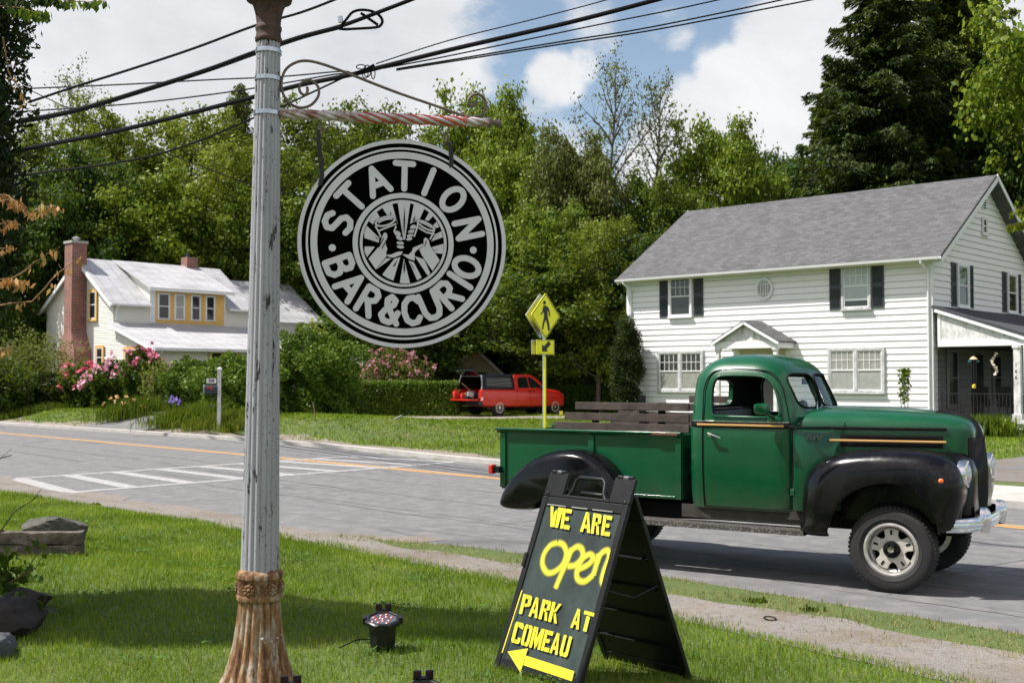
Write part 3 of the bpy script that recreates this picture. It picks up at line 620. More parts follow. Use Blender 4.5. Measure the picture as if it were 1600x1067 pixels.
clump('daylily_clump', 'leafy green clump just left of the lamp post', 380, 37.8, 1.6, .9, .40, 900, L['yel'])
clump('grass_tussock', 'long grass tussock at the far left kerb', 38, 50.0, 3.0, 1.0, .42, 2000, L['mid'], lw=.02)
clump('hosta_clump', 'green clump beside the porch footing', 1542, 35.3, 1.5, .9, .72, 900, L['mid'], lw=.05)
clump('daylily_clump', 'low tuft of leaves right of the clump at the porch footing', 1563, 35.1, .9, .6, .42, 420, L['mid'], lw=.04)
# fruit tree beside the sign, upright arborvitae with several stems
tree('broad', 'apple_tree', 880, 428, 61, 270, L['mid'], 'round apple tree with a leaning pale trunk right of the yellow sign', None, MBARKL, 1.2)
def arbor():
    g = onground(978, 46); o = thing('arborvitae', 'narrow dark evergreen with several stems at the left house corner', 'tree', g); rg = np.random.default_rng(9); mb = MB()
    for i in range(6):
        a = i*1.05; mb.tube([(.12*math.cos(a), .12*math.sin(a), -.1), (.28*math.cos(a), .2*math.sin(a), 1.2), (.4*math.cos(a), .3*math.sin(a), 3.0)], [.06, .05, .02], 6)
    mb.build('stem', MBARK, o, ang=60); pt = []
    for i in range(34):
        z = rg.uniform(.95, 3.9); rr = .60*math.sin(min(1, (4.45-z)/3.2)*math.pi*.62)+.05; a = rg.uniform(0, 6.28); pt.append(blobpts(620, (rr*.75*math.cos(a), rr*.6*math.sin(a), z), (.30, .28, .55), rg, .3, .2))
    npmesh('crown', leaves(np.concatenate(pt), .10, 2.6, 0, rg, -.9), 4, L['needle'], o)
arbor()
# dark cedar close on the left with dead brown sprays in front
def cedar():
    D = 8.2; x0 = -4.55; g = Vector((x0, D, H(x0, D))); o = thing('cedar_tree', 'tall dark cedar close by at the left edge', 'tree', g); rg = np.random.default_rng(21); mb = MB()
    mb.tube([(0, 0, -.1), (.05, 0, 2), (0, .05, 5), (.05, 0, 8)], [.16, .13, .08, .03], 10); mb.build('trunk', MBARK, o, ang=60); pt = []
    for i in range(620):
        z = rg.uniform(1.75, 8.3); rr = (1.12 if z < 5 else 1.12*(8.7-z)/3.7)*(.72+.28*ss(z, 1.7, 2.9)); a = rg.uniform(0, 6.28); u = rg.uniform(.75, 1)
        pt.append(blobpts(200, (rr*u*.86*math.cos(a), rr*u*.86*math.sin(a), z), (.16, .16, .26), rg, .2, .2))
    for i in range(220):
        z = rg.uniform(1.8, 8.0); a = rg.uniform(0, 6.28); u = rg.uniform(0, .7); pt.append(blobpts(200, (u*math.cos(a), u*math.sin(a), z), (.3, .3, .35), rg, .1, .2))
    npmesh('crown', leaves(np.concatenate(pt), .055, 2.2, 0, rg, .3), 4, L['cedar'], o)
cedar()
def spray(label, pts, D, nleaf, seed, name='dead_branch', mat='brown', ls=.055, group='brown sprays of dead leaves in front of the cedar'):
    ls = .040 if mat == 'brown' else ls
    rg = np.random.default_rng(seed); w = [P(a, b, D+rg.uniform(-.1, .1)) for a, b in pts]; o = thing(name, label, 'branch', w[0], 0, group)
    w = [p-w[0] for p in w]; fine = []
    for i in range(len(w)-1):
        for s in range(5): fine.append(w[i].lerp(w[i+1], s/5)+Vector(rg.normal(size=3))*.004)
    fine.append(w[-1]); MB().tube(fine, [.0045*(1-.6*i/len(fine)) for i in range(len(fine))], 5).build('twig', M_('dead_twig', (.20, .11, .05), .9), o, ang=60)
    A = np.array([tuple(p) for p in fine]); m = nleaf; k = rg.integers(len(A)//4, len(A), m); c = A[k]+rg.normal(size=(m, 3))*np.array([.012, .02, .008]); c[:, 2] -= ls*.5
    dd = np.tile(np.array([[0., 0, -1.]]), (m, 1)); npmesh('dead_leaf' if mat == 'brown' else 'leaf', leaves(c, ls, 2.6 if mat == 'brown' else 1.8, 0, rg, 0, dd), 4, L[mat], o)
for i, (pts, nl) in enumerate([([(-30, 318), (20, 312), (50, 330), (88, 322)], 70), ([(-30, 300), (10, 305), (28, 318)], 40), ([(-30, 470), (30, 428), (70, 400), (94, 386)], 13), ([(-30, 480), (50, 470), (100, 420), (128, 403)], 22),
        ([(-30, 440), (10, 436), (40, 440)], 60), ([(-30, 400), (0, 388), (20, 384)], 22), ([(-30, 548), (5, 545), (22, 540)], 12), ([(-30, 345), (0, 352), (25, 345)], 40), ([(5, 60), (12, 110), (30, 140), (38, 160)], 9)]):
    lb = ['dead brown spray pointing right at the height of the lowest wire', 'short dead spray with curled leaves above the longer one', 'thin dead twig with a row of tan leaves pointing up', 'longest dead twig whose tip crosses the brick chimney',
          'thick cluster of hanging tan dead leaves at the left edge', 'few tan dead leaves over the long twig', 'lowest small brown dead spray', 'brown dead leaves against the dark cedar', 'sparse brown leaves hanging at the cedar top'][i]
    spray(lb, pts, 5.4, nl, 40+i)
for i, (pts, nl, lb) in enumerate([([(-40, 2), (30, 14), (60, 22), (72, 20)], 90, 'leafy green twig hanging in at the upper left corner'), ([(40, -30), (80, -6), (120, 4), (165, 2)], 60, 'green leaf spray at the top edge above the thin wire'), ([(-30, -20), (30, 0), (80, -4)], 80, 'green leaves above the cedar top')]):
    spray(lb, pts, 5.6, nl, 70+i, 'leafy_branch', 'cedar' if i == 2 else 'deep', .045, 'green sprays at the upper left')
# leaf branch reaching in at the right edge
for i, (pts, nl, lb) in enumerate([([(1660, 300), (1610, 320), (1580, 330)], 80, 'bright leafy twig right of the house gable'), ([(1660, 330), (1610, 345), (1575, 352)], 80, 'lower bright leafy twig right of the house gable')]):
    spray(lb, pts, 17.0, nl, 90+i, 'leafy_branch', 'yel', .12, 'bright leafy twigs at the right edge')
# small climbing shrub against the white wall
def sapling():
    o = thing('wall_sapling', 'thin young shrub growing against the white siding', 'plant', onground(1413, 36.6)); rg = np.random.default_rng(4); mb = MB()
    for a in (-.12, 0, .1): mb.tube([(a*.3, 0, 0), (a, 0, 1.0), (a*1.4, 0, 2.0)], [.02, .014, .006], 5)
    mb.build('stem', MBARK, o, ang=60); z = rg.random(360)**.8*1.1+1.0; p = np.stack([rg.normal(0, .08, 360), rg.normal(0, .08, 360), z], -1); npmesh('foliage', leaves(p, .11, 1.6, 0, rg), 4, L['mid'], o)
sapling()
# ================================================================ HOUSES
def mat_white(name='white_siding', c=(.80, .80, .78), dirt=.5):
    n = NTh(name); f = n.noise(1.1, 7, .7, sc=(1, 1, 3)); g = n.noise(26, 4, .7, sc=(1, 1, .25))
    base = n.mix(n.math('MULTIPLY', n.ramp(f, [(.48, 0), (.75, 1)]), .25*dirt), c, (.48, .49, .46)); base = n.mix(n.math('MULTIPLY', n.ramp(g, [(.5, 0), (.8, 1)]), .22*dirt), base, (.42, .42, .40))
    n.set(Base_Color=base, Roughness=.6); n.bump(n.noise(70, 3, .6, sc=(1, 1, .1)), .12, .004); return n.m
MW = mat_white(); MTRIM = mat_white('white_trim', (.78, .79, .79), .9); MCREAM = mat_white('cream_siding', (.78, .76, .68), .6)
def mat_weathered(name, c):
    n = NTh(name); f = n.noise(6, 9, .8, sc=(1, 1, .5)); n.set(Base_Color=n.ramp(f, [(.42, c), (.56, tuple(x*.72 for x in c)), (.66, (.24, .225, .205))]), Roughness=.8); n.bump(f, .4, .01); return n.m
MPEEL = mat_weathered('peeling_white_paint', (.74, .74, .72))
MPEELG = mat_weathered('peeling_grey_trim', (.55, .56, .55))
MDARK = M_('course_shadow_core', (.16, .155, .145), .9)  # dark core behind the siding draws the courses' shadow lines
MYEL = M_('yellow_trim', (.72, .44, .12), .6, var=.08)
MSHUT = M_('dark_shutter', (.036, .043, .053), .55, var=.25, vs=14)
def mat_glass(name, c=(.02, .026, .028), r=.04):
    n = NTh(name); f = n.noise(.9, 3, .5); n.set(Base_Color=n.ramp(f, [(.3, tuple(x*.6 for x in c)), (.7, c)]), Roughness=r); n.b.inputs['Specular IOR Level'].default_value = .7; n.bump(n.noise(1.5, 2, .4), .05, .02); return n.m
MWIN = mat_glass('window_glass')
MCURT = M_('net_curtain', (.27, .27, .245), .35, var=.3, vs=9, coat=.8)
MCURTG = M_('grey_curtain', (.30, .31, .29), .3, var=.15, vs=4, coat=.8)
MCURTW = M_('white_blind', (.62, .66, .62), .3, var=.06, vs=5, coat=.8)
def mat_shingle():
    n = NTh('asphalt_shingle'); b = n.N.new('ShaderNodeTexBrick'); b.inputs['Scale'].default_value = 1; b.offset = .37; b.inputs['Brick Width'].default_value = .26; b.inputs['Row Height'].default_value = .135
    b.inputs['Mortar Size'].default_value = .006; b.inputs['Mortar Smooth'].default_value = .3; b.inputs['Bias'].default_value = 0
    b.inputs['Color1'].default_value = (.074, .0745, .075, 1); b.inputs['Color2'].default_value = (.120, .1205, .122, 1); b.inputs['Mortar'].default_value = (.04, .04, .043, 1)
    n.L.new(n.tc.outputs['UV'], b.inputs[0]); f = n.noise(3.2, 7, .75, co='UV', sc=(.8, 2.2, 1)); c = n.mix(.75, b.outputs[0], n.ramp(f, [(.3, (.75, .75, .75)), (.7, (1.25, 1.25, 1.25))]), 'MULTIPLY')
    n.set(Base_Color=c, Roughness=.95); n.bump(b.outputs['Fac'], .3, .01); return n.m
MSH = mat_shingle()
def mat_tin():
    n = NTh('metal_roof'); f = n.noise(.6, 8, .7, sc=(1, 2.4, 1), co='UV'); g = n.noise(5, 6, .75, co='UV', sc=(3, .6, 1))
    c = n.ramp(f, [(.34, (.36, .36, .365)), (.5, (.49, .49, .495)), (.66, (.58, .58, .585))]); c = n.mix(n.ramp(g, [(.52, 0), (.72, .6)]), c, (.22, .205, .19)); wv = n.N.new('ShaderNodeTexWave'); wv.inputs['Scale'].default_value = .53; wv.inputs['Distortion'].default_value = .15; n.L.new(n.tc.outputs['UV'], wv.inputs[0]); c = n.mix(n.math('MULTIPLY', n.ramp(wv.outputs[1], [(.0, 1), (.035, 0)]), .45), c, (.2, .2, .2))
    n.set(Base_Color=c, Roughness=.55, Metallic=.15); n.bump(f, .2, .02); return n.m
MTIN = mat_tin()
def mat_brick():
    n = NTh('brick'); b = n.N.new('ShaderNodeTexBrick'); b.inputs['Scale'].default_value = 1; b.inputs['Brick Width'].default_value = .22; b.inputs['Row Height'].default_value = .075; b.inputs['Mortar Size'].default_value = .011
    b.inputs['Color1'].default_value = (.30, .085, .055, 1); b.inputs['Color2'].default_value = (.17, .055, .042, 1); b.inputs['Mortar'].default_value = (.34, .27, .23, 1)
    n.L.new(n.tc.outputs['UV'], b.inputs[0]); f = n.noise(1.6, 6, .7); n.set(Base_Color=n.mix(.6, b.outputs[0], n.ramp(f, [(.3, .55), (.7, 1.3)]), 'MULTIPLY'), Roughness=.9); n.bump(b.outputs['Fac'], -.4, .01); return n.m
MBR = mat_brick()
def slab(mb, p, q, r, s, th):         # a thin roof slab: p q r s top corners
    n = (Vector(q)-Vector(p)).cross(Vector(s)-Vector(p)).normalized()*th
    a = [Vector(x) for x in (p, q, r, s)]; mb.add(a+[x-n for x in a], [(0, 1, 2, 3), (7, 6, 5, 4), (0, 4, 5, 1), (1, 5, 6, 2), (2, 6, 7, 3), (3, 7, 4, 0)])
def uvbox(o, mode='roof'):
    me = o.data; uv = me.uv_layers.new(name='UVMap'); arr = np.zeros(len(me.loops)*2, np.float32)
    for p in me.polygons:
        n = p.normal; u = Vector((0, 0, 1)).cross(n)
        u = u.normalized() if u.length > .1 else Vector((1, 0, 0)); v = n.cross(u)
        for li in p.loop_indices:
            c = me.vertices[me.loops[li].vertex_index].co; arr[li*2] = c.dot(u); arr[li*2+1] = c.dot(v)
    uv.data.foreach_set('uv', arr); return o
def siding(mb, x0f, x1f, z0, z1, step, axis, out, off=0, lip=.028):
    """lapped courses; axis 'x': wall along x at y=off facing -y; axis 'y': wall along y at x=off facing out (+1/-1)"""
    z = z0
    while z < z1-.01:
        zt = min(z+step, z1); gp = step*.052; z += gp; a0, a1 = x0f(z), x1f(z); b0, b1 = x0f(zt), x1f(zt)  # gap bares the dark core as a painted shadow line
        if a1-a0 < .05: break
        if axis == 'x':
            v = [(a0, off-lip, z), (a1, off-lip, z), (b1, off, zt), (b0, off, zt), (a0, off+.001, z), (a1, off+.001, z)]
        else:
            v = [(off+out*lip, a0, z), (off+out*lip, a1, z), (off, b1, zt), (off, b0, zt), (off-out*.001, a0, z), (off-out*.001, a1, z)]
        k = [(0, 1, 2, 3), (4, 5, 1, 0)]
        if axis == 'y' and out < 0: k = [q[::-1] for q in k]
        mb.add(v, k); z = zt
def window(parent, w, h, M, fr=.09, mull=0, grid=(4, 2), frame=None, glass=None, sill=True, lower=None, sash=True, lowh=.5, depth=.07, name='window'):
    """built in its own x (across), z (up), -y outward; M puts it on the wall"""
    o = thing(name, None, None); o.parent = parent; o.matrix_local = M @ Matrix.Translation((0, -.028 if depth > .045 else 0, 0)); fm = frame or MTRIM; mb = MB(); d = depth
    mb.bb(-w/2, -w/2+fr, -d, 0, 0, h); mb.bb(w/2-fr, w/2, -d, 0, 0, h); mb.bb(-w/2+fr, w/2-fr, -d, 0, h-fr, h); mb.bb(-w/2+fr, w/2-fr, -d, 0, 0, fr*.7)
    cells = [(-w/2+fr, w/2-fr)]
    if mull: mb.bb(-.06, .06, -d-.004, 0, fr*.7, h-fr); cells = [(-w/2+fr, -.06), (.06, w/2-fr)]
    mb.build('frame', fm, o, bevel=.006); s = MB()
    for a, b in cells:
        m = h*lowh; t = .035
        s.bb(a, a+t, -.045, -.012, fr*.7, h-fr); s.bb(b-t, b, -.045, -.012, fr*.7, h-fr); s.bb(a+t, b-t, -.05, -.012, m-t*.6, m+t*.6); s.bb(a+t, b-t, -.045, -.012, h-fr-t, h-fr); s.bb(a+t, b-t, -.045, -.012, fr*.7, fr*.7+t)
        if grid:
            gx, gz = grid
            for i in range(1, gx): x = a+t+(b-a-2*t)*i/gx; s.bb(x-.009, x+.009, -.036, -.014, m+t*.6, h-fr-t)
            for j in range(1, gz): z = m+(h-fr-m)*j/gz; s.bb(a+t, b-t, -.035, -.015, z-.009, z+.009)
    if sash: s.build('sash', MTRIM if not frame or frame is MTRIM else MTRIM, o)
    for i, (a, b) in enumerate(cells):
        MB().add([(a, -.02, h*lowh), (b, -.02, h*lowh), (b, -.02, h-fr), (a, -.02, h-fr)], [(0, 1, 2, 3)]).build('pane', glass or MWIN, o)
        MB().add([(a, -.020, fr*.7), (b, -.020, fr*.7), (b, -.020, h*lowh), (a, -.020, h*lowh)], [(0, 1, 2, 3)]).build('pane', lower or glass or MWIN, o)
    if sill: MB().bb(-w/2-.03, w/2+.03, -d-.05, 0, -.05, -.004).build('sill', fm, o, bevel=.008)
    return o
def MT(x, y, z, rz=0): return Matrix.Translation((x, y, z)) @ Matrix.Rotation(rz, 4, 'Z')
# ---- the white two-storey house on the right
def white_house():
    o = thing('white_house', 'two storey white clapboard house with grey shingle roof and dark shutters', 'house', (13.99, 38.3, 0), R(-42.8))
    W_, DP, ZE, ZR = 12.65, 9.2, 6.12, 9.12; yr = DP/2; sl = (ZR-ZE)/(yr+.0)
    b = MB(); b.bb(-W_+.03, -.03, .03, DP-.03, -.3, ZE-.02); b.prism([(.03, ZE-.03), (DP-.03, ZE-.03), (yr, ZR-.15)], 'yz', -W_+.03, -.03)
    b.build('wall_core', MDARK, o)
    w = MB(); siding(w, lambda z: -W_, lambda z: 0, .5, ZE-.08, .2235, 'x', -1, 0)
    w.build('front_wall', MW, o)
    w = MB(); top = lambda z: max(0, (z-ZE)/sl)
    siding(w, lambda z: top(z), lambda z: DP-top(z), .5, ZR-.25, .2235, 'y', 1, 0); w.build('gable_wall', MW, o)
    w = MB(); siding(w, lambda z: top(z), lambda z: DP-top(z), .5, ZR-.25, .2235, 'y', -1, -W_); w.build('gable_wall', MW, o)
    f = MB(); f.bb(-W_+.01, -.01, .012, DP, -.4, .5); f.build('foundation', MCON, o)
    c = MB(); c.bb(-.11, .028, -.03, 0, .5, ZE-.1); c.bb(.001, .03, .0, .11, .5, ZE-.1); c.bb(-W_-.028, -W_+.11, -.03, 0, .5, ZE-.1); c.build('corner_board', MTRIM, o)
    # roof
    r = MB(); ov = .46; x0, x1 = -W_-.22, .50; ze = ZE-ov*sl+.12; zr = ZR+.12
    slab(r, (x0, -ov, ze), (x1, -ov, ze), (x1, yr, zr), (x0, yr, zr), .10); slab(r, (x1, DP+ov, ze), (x0, DP+ov, ze), (x0, yr, zr), (x1, yr, zr), .10)
    uvbox(r.build('roof', MSH, o))
    g = MB()
    for (xa, xb) in ((x1-.02, x1+.012), (x0-.012, x0+.02)):
        for (y0, y1) in ((-ov, yr), (DP+ov, yr)): slab(g, (xa, y0, ze-.103), (xb, y0, ze-.103), (xb, y1, zr-.103), (xa, y1, zr-.103), .17)
    g.build('bargeboard', MTRIM, o)
    s = MB(); s.bb(x0+.05, x1-.03, -ov+.03, -.001, ze-.16, ze-.125); s.bb(.0, x1-.03, -.001, .02, ze-.16, ze-.1); s.build('soffit', M_('cream_soffit', (.66, .64, .52), .7), o)
    for i in range(1): pass
    gt = MB()
    pr = [(-.0, .0), (-.02, -.075), (-.06, -.10), (-.10, -.09), (-.115, -.02), (-.12, .0), (-.108, .002), (-.10, -.02), (-.06, -.075), (-.02, -.05), (-.012, .0)]
    gt.loft([[(x, -ov+p[0], ze-.03+p[1]) for p in pr] for x in (x0, x1)]); gt.build('gutter', MTRIM, o, ang=40)
    d = MB()
    for (xx, s_) in ((-.16, 1), (-W_+.17, 1)):
        d.tube([(xx, -ov-.06, ze-.10), (xx, -ov-.05, ze-.2), (xx+.05, -.16, ze-.42), (xx+.06, -.075, ze-.52), (xx+.06, -.075, .25)], .042, 8)
    d.build('downspout', MTRIM, o, ang=40)
    # windows on the front
    def shut(x, z0, z1, wd=.44, M=None):
        m = MB(); m.bb(-wd/2, wd/2, -.035, -.022, 0, z1-z0); m.bb(-wd/2, -wd/2+.05, -.05, -.0351, 0, z1-z0); m.bb(wd/2-.05, wd/2, -.05, -.0351, 0, z1-z0)
        for zz in (0, (z1-z0)*.5-.03, z1-z0-.06): m.bb(-wd/2+.05, wd/2-.05, -.05, -.0351, zz, zz+.06)
        k = int((z1-z0-.2)/.045)
        for i in range(k):
            zz = .08+i*(z1-z0-.16)/k
            if abs(zz-(z1-z0)*.5) > .06: m.box((0, -.042, zz), (wd-.11, .006, .04), (R(35), 0, 0))
        q = m.build('shutter', MSHUT, o); q.matrix_local = M if M else MT(x, 0, z0)
    window(o, 1.10, 1.60, MT(-10.03, 0, 4.32), frame=MTRIM)
    shut(-10.81, 4.33, 5.92); shut(-9.20, 4.33, 5.92)
    MBLD = M_('drawn_blind', (.36, .40, .38), .3, var=.12, vs=3, coat=.6)
    q = window(o, 1.10, 1.62, MT(-2.67, 0, 4.32), glass=MBLD, lower=MBLD, frame=MPEELG); MB().bb(-.42, .42, -.024, -.0205, .10, .30).build('blind_gap', MWIN, q)
    shut(-3.47, 4.33, 5.92); shut(-1.88, 4.33, 5.92)
    window(o, 2.16, 1.58, MT(-10.05, 0, 1.41), mull=1, grid=(4, 2), frame=MPEELG, lower=MCURT, fr=.10)
    window(o, 2.12, 1.56, MT(-2.71, 0, 1.42), mull=1, grid=(4, 2), frame=MPEELG, glass=MCURT, lower=MCURTG, fr=.10)
    # oval window
    ov_ = thing('oval_window', None, None); ov_.parent = o; ov_.matrix_local = MT(-6.30, -.03, 5.22); a, b_ = .36, .41
    def ring(ra, rb, ra2, rb2, d): m = MB(); m.loft([[(x*math.cos(k), y, z*math.sin(k)) for k in np.linspace(0, 2*math.pi, 41)[:-1]] for (x, z, y) in ((ra, rb, 0), (ra, rb, -d), (ra2, rb2, -d), (ra2, rb2, 0))], True, False, False); return m
    ring(a, b_, a-.07, b_-.08, .06).build('frame', MTRIM, ov_, ang=50); ring(a-.09, b_-.10, a-.12, b_-.13, .04).build('frame', MPEEL, ov_, ang=50)
    MB().add([((a-.07)*math.cos(k), -.012, (b_-.08)*math.sin(k)) for k in np.linspace(0, 2*math.pi, 41)[:-1]], [tuple(range(40))]).build('pane', MCURT, ov_)
    m = MB()
    for x in (-.15, -.05, .05, .15): m.bb(x-.01, x+.01, -.03, -.013, -math.sqrt(1-(x/.3)**2)*.33, math.sqrt(1-(x/.3)**2)*.33)
    m.bb(-.2, .2, -.034, -.013, .16, .18); m.bb(-.2, .2, -.034, -.013, -.20, -.18); m.build('sash', MTRIM, ov_)
    # gable side windows (outward +x): local -y -> +x
    for y in (2.52, 7.28):
        window(o, 1.02, 1.52, MT(.0, y, 4.38, R(90)), lower=MWIN, glass=mat_glass('green_glass', (.10, .13, .06)), grid=None)
        for dy in (-.76, .76): shut(0, 4.38, 5.90, .42, MT(0, y+dy, 4.38, R(90)))
    v = MB(); v.bb(-.0, .05, 4.42, 4.80, 8.02, 8.62); v.build('gable_vent_frame', MTRIM, o)
    v = MB(); [v.box((.055, 4.61, 8.09+i*.09), (.02, .26, .05), (0, R(30), 0)) for i in range(6)]; v.build('gable_vent', MSHUT, o)
    window(o, .46, .62, MT(.0, 4.6, 7.12, R(90)), grid=None, fr=.06)
    # front portico
    p = thing('portico', None, None); p.parent = o; xl, xr, yf, zt, ze2, zp = -7.78, -5.05, -1.20, 4.02, 3.22, 3.02; xm = (xl+xr)/2
    k = MB(); k.prism([(xl+.14, ze2+.03), (xr-.14, ze2+.03), (xm, zt-.09)], 'xz', yf+.06, yf+.10); k.build('pediment', MPEEL, p)
    k = MB(); k.bb(xl+.05, xr-.05, yf, yf+.14, zp-.02, ze2+.03); k.bb(xr-.19, xr-.05, yf+.14, -.03, zp-.02, ze2+.03); k.bb(xl+.05, xl+.19, yf+.14, -.03, zp-.02, ze2+.03); k.build('beam', MTRIM, p)
    k = MB()
    slab(k, (xm, yf-.12, zt), (xm, 0, zt), (xl-.06, 0, ze2+.02), (xl-.06, yf-.12, ze2+.02), .05); slab(k, (xm, 0, zt), (xm, yf-.12, zt), (xr+.06, yf-.12, ze2+.02), (xr+.06, 0, ze2+.02), .05)
    uvbox(k.build('roof', MSH, p)); k = MB()
    for a_, b2 in ((xl-.06, xm), (xr+.06, xm)): slab(k, (a_, yf-.10, ze2-.032), (a_, yf-.145, ze2-.032), (b2, yf-.145, zt-.052), (b2, yf-.10, zt-.052), .09 if a_ < b2 else -.09)
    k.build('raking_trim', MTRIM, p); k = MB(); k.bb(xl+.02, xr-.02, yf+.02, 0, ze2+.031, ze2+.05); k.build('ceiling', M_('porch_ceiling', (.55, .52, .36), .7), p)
    for xx in (xl+.17, xr-.17): k = MB(); k.bb(xx-.07, xx+.07, yf+.0, yf+.14, .72, zp-.10); k.bb(xx-.10, xx+.10, yf-.03, yf+.17, zp-.10, zp-.022); k.build('post', MPEEL, p, bevel=.006)
    k = MB(); k.bb(xm-.48, xm+.48, -.05, -.024, .72, 2.72); k.build('door', M_('dark_door', (.06, .055, .05), .5), p); k = MB(); k.bb(xm-.95, xm+.95, -.045, -.0241, 2.722, 3.0); k.build('door_head', M_('door_head_cream', (.5, .47, .33), .7), p)
    k = MB(); k.bb(xl, xr, yf-.1, -.03, .1, .72); k.build('step', MCON, p)
    # side porch
    q = thing('porch', None, None); q.parent = o; px0, px1 = .20, 2.95
    k = MB(); slab(k, (px0-.16, -.12, 4.33), (px1+.12, -.12, 3.30), (px1+.12, DP, 3.30), (px0-.16, DP, 4.33), .09); uvbox(k.build('roof', M_('dark_porch_shingle', (.05, .052, .06), .9, var=.4, vs=20), q))
    k = MB(); k.prism([(px0, 3.14), (px0, 4.16), (px1-.02, 3.20), (px1-.02, 3.14)], 'xz', -.03, .02); k.build('pediment', MPEEL, q)
    k = MB(); k.bb(px0, px1+.05, -.07, .08, 2.95, 3.138); k.bb(px1-.15, px1, .081, DP-.1, 2.95, 3.12); k.build('beam', MTRIM, q, bevel=.006)
    k = MB(); slab(k, (px0-.06, -.145, 4.205), (px1+.14, -.145, 3.18), (px1+.14, -.10, 3.18), (px0-.06, -.10, 4.205), .10); k.bb(px0-.01, px0+.09, -.05, -.031, 3.139, 4.1); k.build('raking_trim', MTRIM, q)
    for yy in (.0, 3.1, 6.2, 9.0):
        k = MB(); k.bb(px1-.33, px1-.12, yy-.06, yy+.15, .62, 2.949); k.bb(px1-.38, px1-.07, yy-.10, yy+.19, .61, .78); k.bb(px1-.36, px1-.09, yy-.085, yy+.175, 2.86, 2.949); k.build('post', MPEEL, q, bevel=.008)
        if yy == 0:
            for i, ch in enumerate('166'): num = text_mesh(ch, .17); t_ = link('house_number', num, MSHUT, q); t_.matrix_local = Matrix.Translation((px1-.25, -.064, 2.33-i*.2)) @ Matrix.Rotation(R(90), 4, 'X')
    k = MB(); k.bb(.03, px1, -.12, DP, .48, .60); k.build('floor', MPEEL, q); k = MB(); k.bb(.04, px1-.05, -.06, DP-.05, .30, .479); k.build('skirt', MPEEL, q); k = MB(); k.bb(.06, px1-.12, .0, DP-.1, -.3, .299); k.build('foundation', MGR, q)
    k = MB(); k.bb(.05, px1, .02, DP, 2.93, 2.949); k.build('ceiling', M_('porch_ceiling_dim', (.10, .09, .07), .8), q)  # ceiling colour darkened to deepen the shade in the porch
    MI = M_('black_iron', (.012, .012, .012), .5); k = MB(); x = .30; k.bb(.28, 2.62, -.01, .02, 1.40, 1.43); k.bb(.28, 2.62, -.006, .016, .66, .68)
    while x < 2.6: k.bb(x-.008, x+.008, -.003, .013, .60, 1.40); x += .115
    k.bb(.26, .30, -.02, .03, .60, 1.46); k.build('railing', MI, q)
    k = MB(); yy = .15
    while yy < 3.0: k.bb(px1-.24, px1-.225, yy, yy+.015, .6, 1.40); yy += .115
    k.bb(px1-.25, px1-.215, .15, 3.0, 1.40, 1.43); k.build('railing', MI, q)
    window(q, .95, 1.95, MT(0.024, 1.5, .95, R(90)), grid=None, frame=MTRIM, fr=.07)
    k = MB(); k.bb(.024, .05, 3.3, 4.3, .62, 2.75); k.build('door', M_('porch_door', (.05, .05, .045), .5), q); window(q, .9, 1.7, MT(.024, 5.6, 1.1, R(90)), grid=None, fr=.07)
    SHADE = NTh('porch_shade_sheet'); SHADE.set(Base_Color=(.006, .006, .006, 1), Roughness=.9, Alpha=.60); SHADE.b.inputs['Specular IOR Level'].default_value = .05  # dark see-through sheets added to deepen the shade inside the porch
    k = MB(); k.add([(.04, .30, .6), (px1-.34, .30, .6), (px1-.34, .30, 2.93), (.04, .30, 2.93)], [(0, 1, 2, 3)]); k.build('shade_sheet', SHADE.m, q)
    k = MB(); k.add([(px1-.22, .35, .6), (px1-.22, DP-.1, .6), (px1-.22, DP-.1, 2.93), (px1-.22, .35, 2.93)], [(0, 1, 2, 3)]); k.build('shade_sheet', SHADE.m, q); k = MB(); k.bb(.06, px1-.2, 8.2, 8.25, .6, 2.93); k.build('back_panel', M_('porch_shade_panel', (.02, .02, .02), .8), q)  # side sheet and back panel, likewise added to darken the porch
    k = MB(); k.tube([(px1+.10, -.10, 3.12), (px1+.04, -.08, 2.95), (px1+.04, -.08, .72), (px1+.22, -.10, .55), (px1+.26, -.12, .05)], .045, 8); k.build('downspout', MTRIM, q, ang=40)
    # things standing on or hanging in the porch
    Mh = o.matrix_basis
    def at(p): bpy.context.view_layer.update(); return o.matrix_world @ Vector(p)
    a = thing('wind_chime', 'wind chime with a coloured top and yellow weight hanging in the porch', 'wind chime', at((1.30, .14, 2.93)))
    MB().tube([(0, 0, 0), (0, 0, -.3)], .004, 4).build('cord', MI, a); MB().lathe([(.02, -.28), (.10, -.36), (.14, -.40), (.02, -.41)], 12).build('cap', M_('chime_cap', (.75, .5, .3), .5), a)
    k = MB(); [k.tube([(.08*math.cos(i*1.05), .08*math.sin(i*1.05), -.42), (.08*math.cos(i*1.05), .08*math.sin(i*1.05), -1.02-.05*i)], .012, 6) for i in range(6)]; k.build('pipe', M_('dark_pipe', (.05, .05, .055), .3, metal=.8), a)
    k = MB(); [k.box((s_*.13, 0, -.46), (.09, .02, .06)) for s_ in (-1, 1)]; k.build('charm', M_('blue_charm', (.08, .3, .42), .5), a)
    MB().lathe([(.0, -1.35), (.06, -1.33), (.065, -1.24), (.0, -1.20)], 12).build('weight', M_('yellow_weight', (.75, .6, .05), .5), a)
    a = thing('hanging_spiral', 'pale shell spiral hanging in the porch right of the wind chime', 'ornament', at((1.95, .16, 2.93))); MB().tube([(0, 0, 0), (0, 0, -.2)], .004, 4).build('cord', MI, a)
    k = MB(); [k.box((.07*math.cos(i*.8), .07*math.sin(i*.8), -.22-i*.075), (.09, .06, .05), (.4*i, .3, i)) for i in range(10)]; k.build('shell', M_('shell', (.75, .68, .55), .4), a)
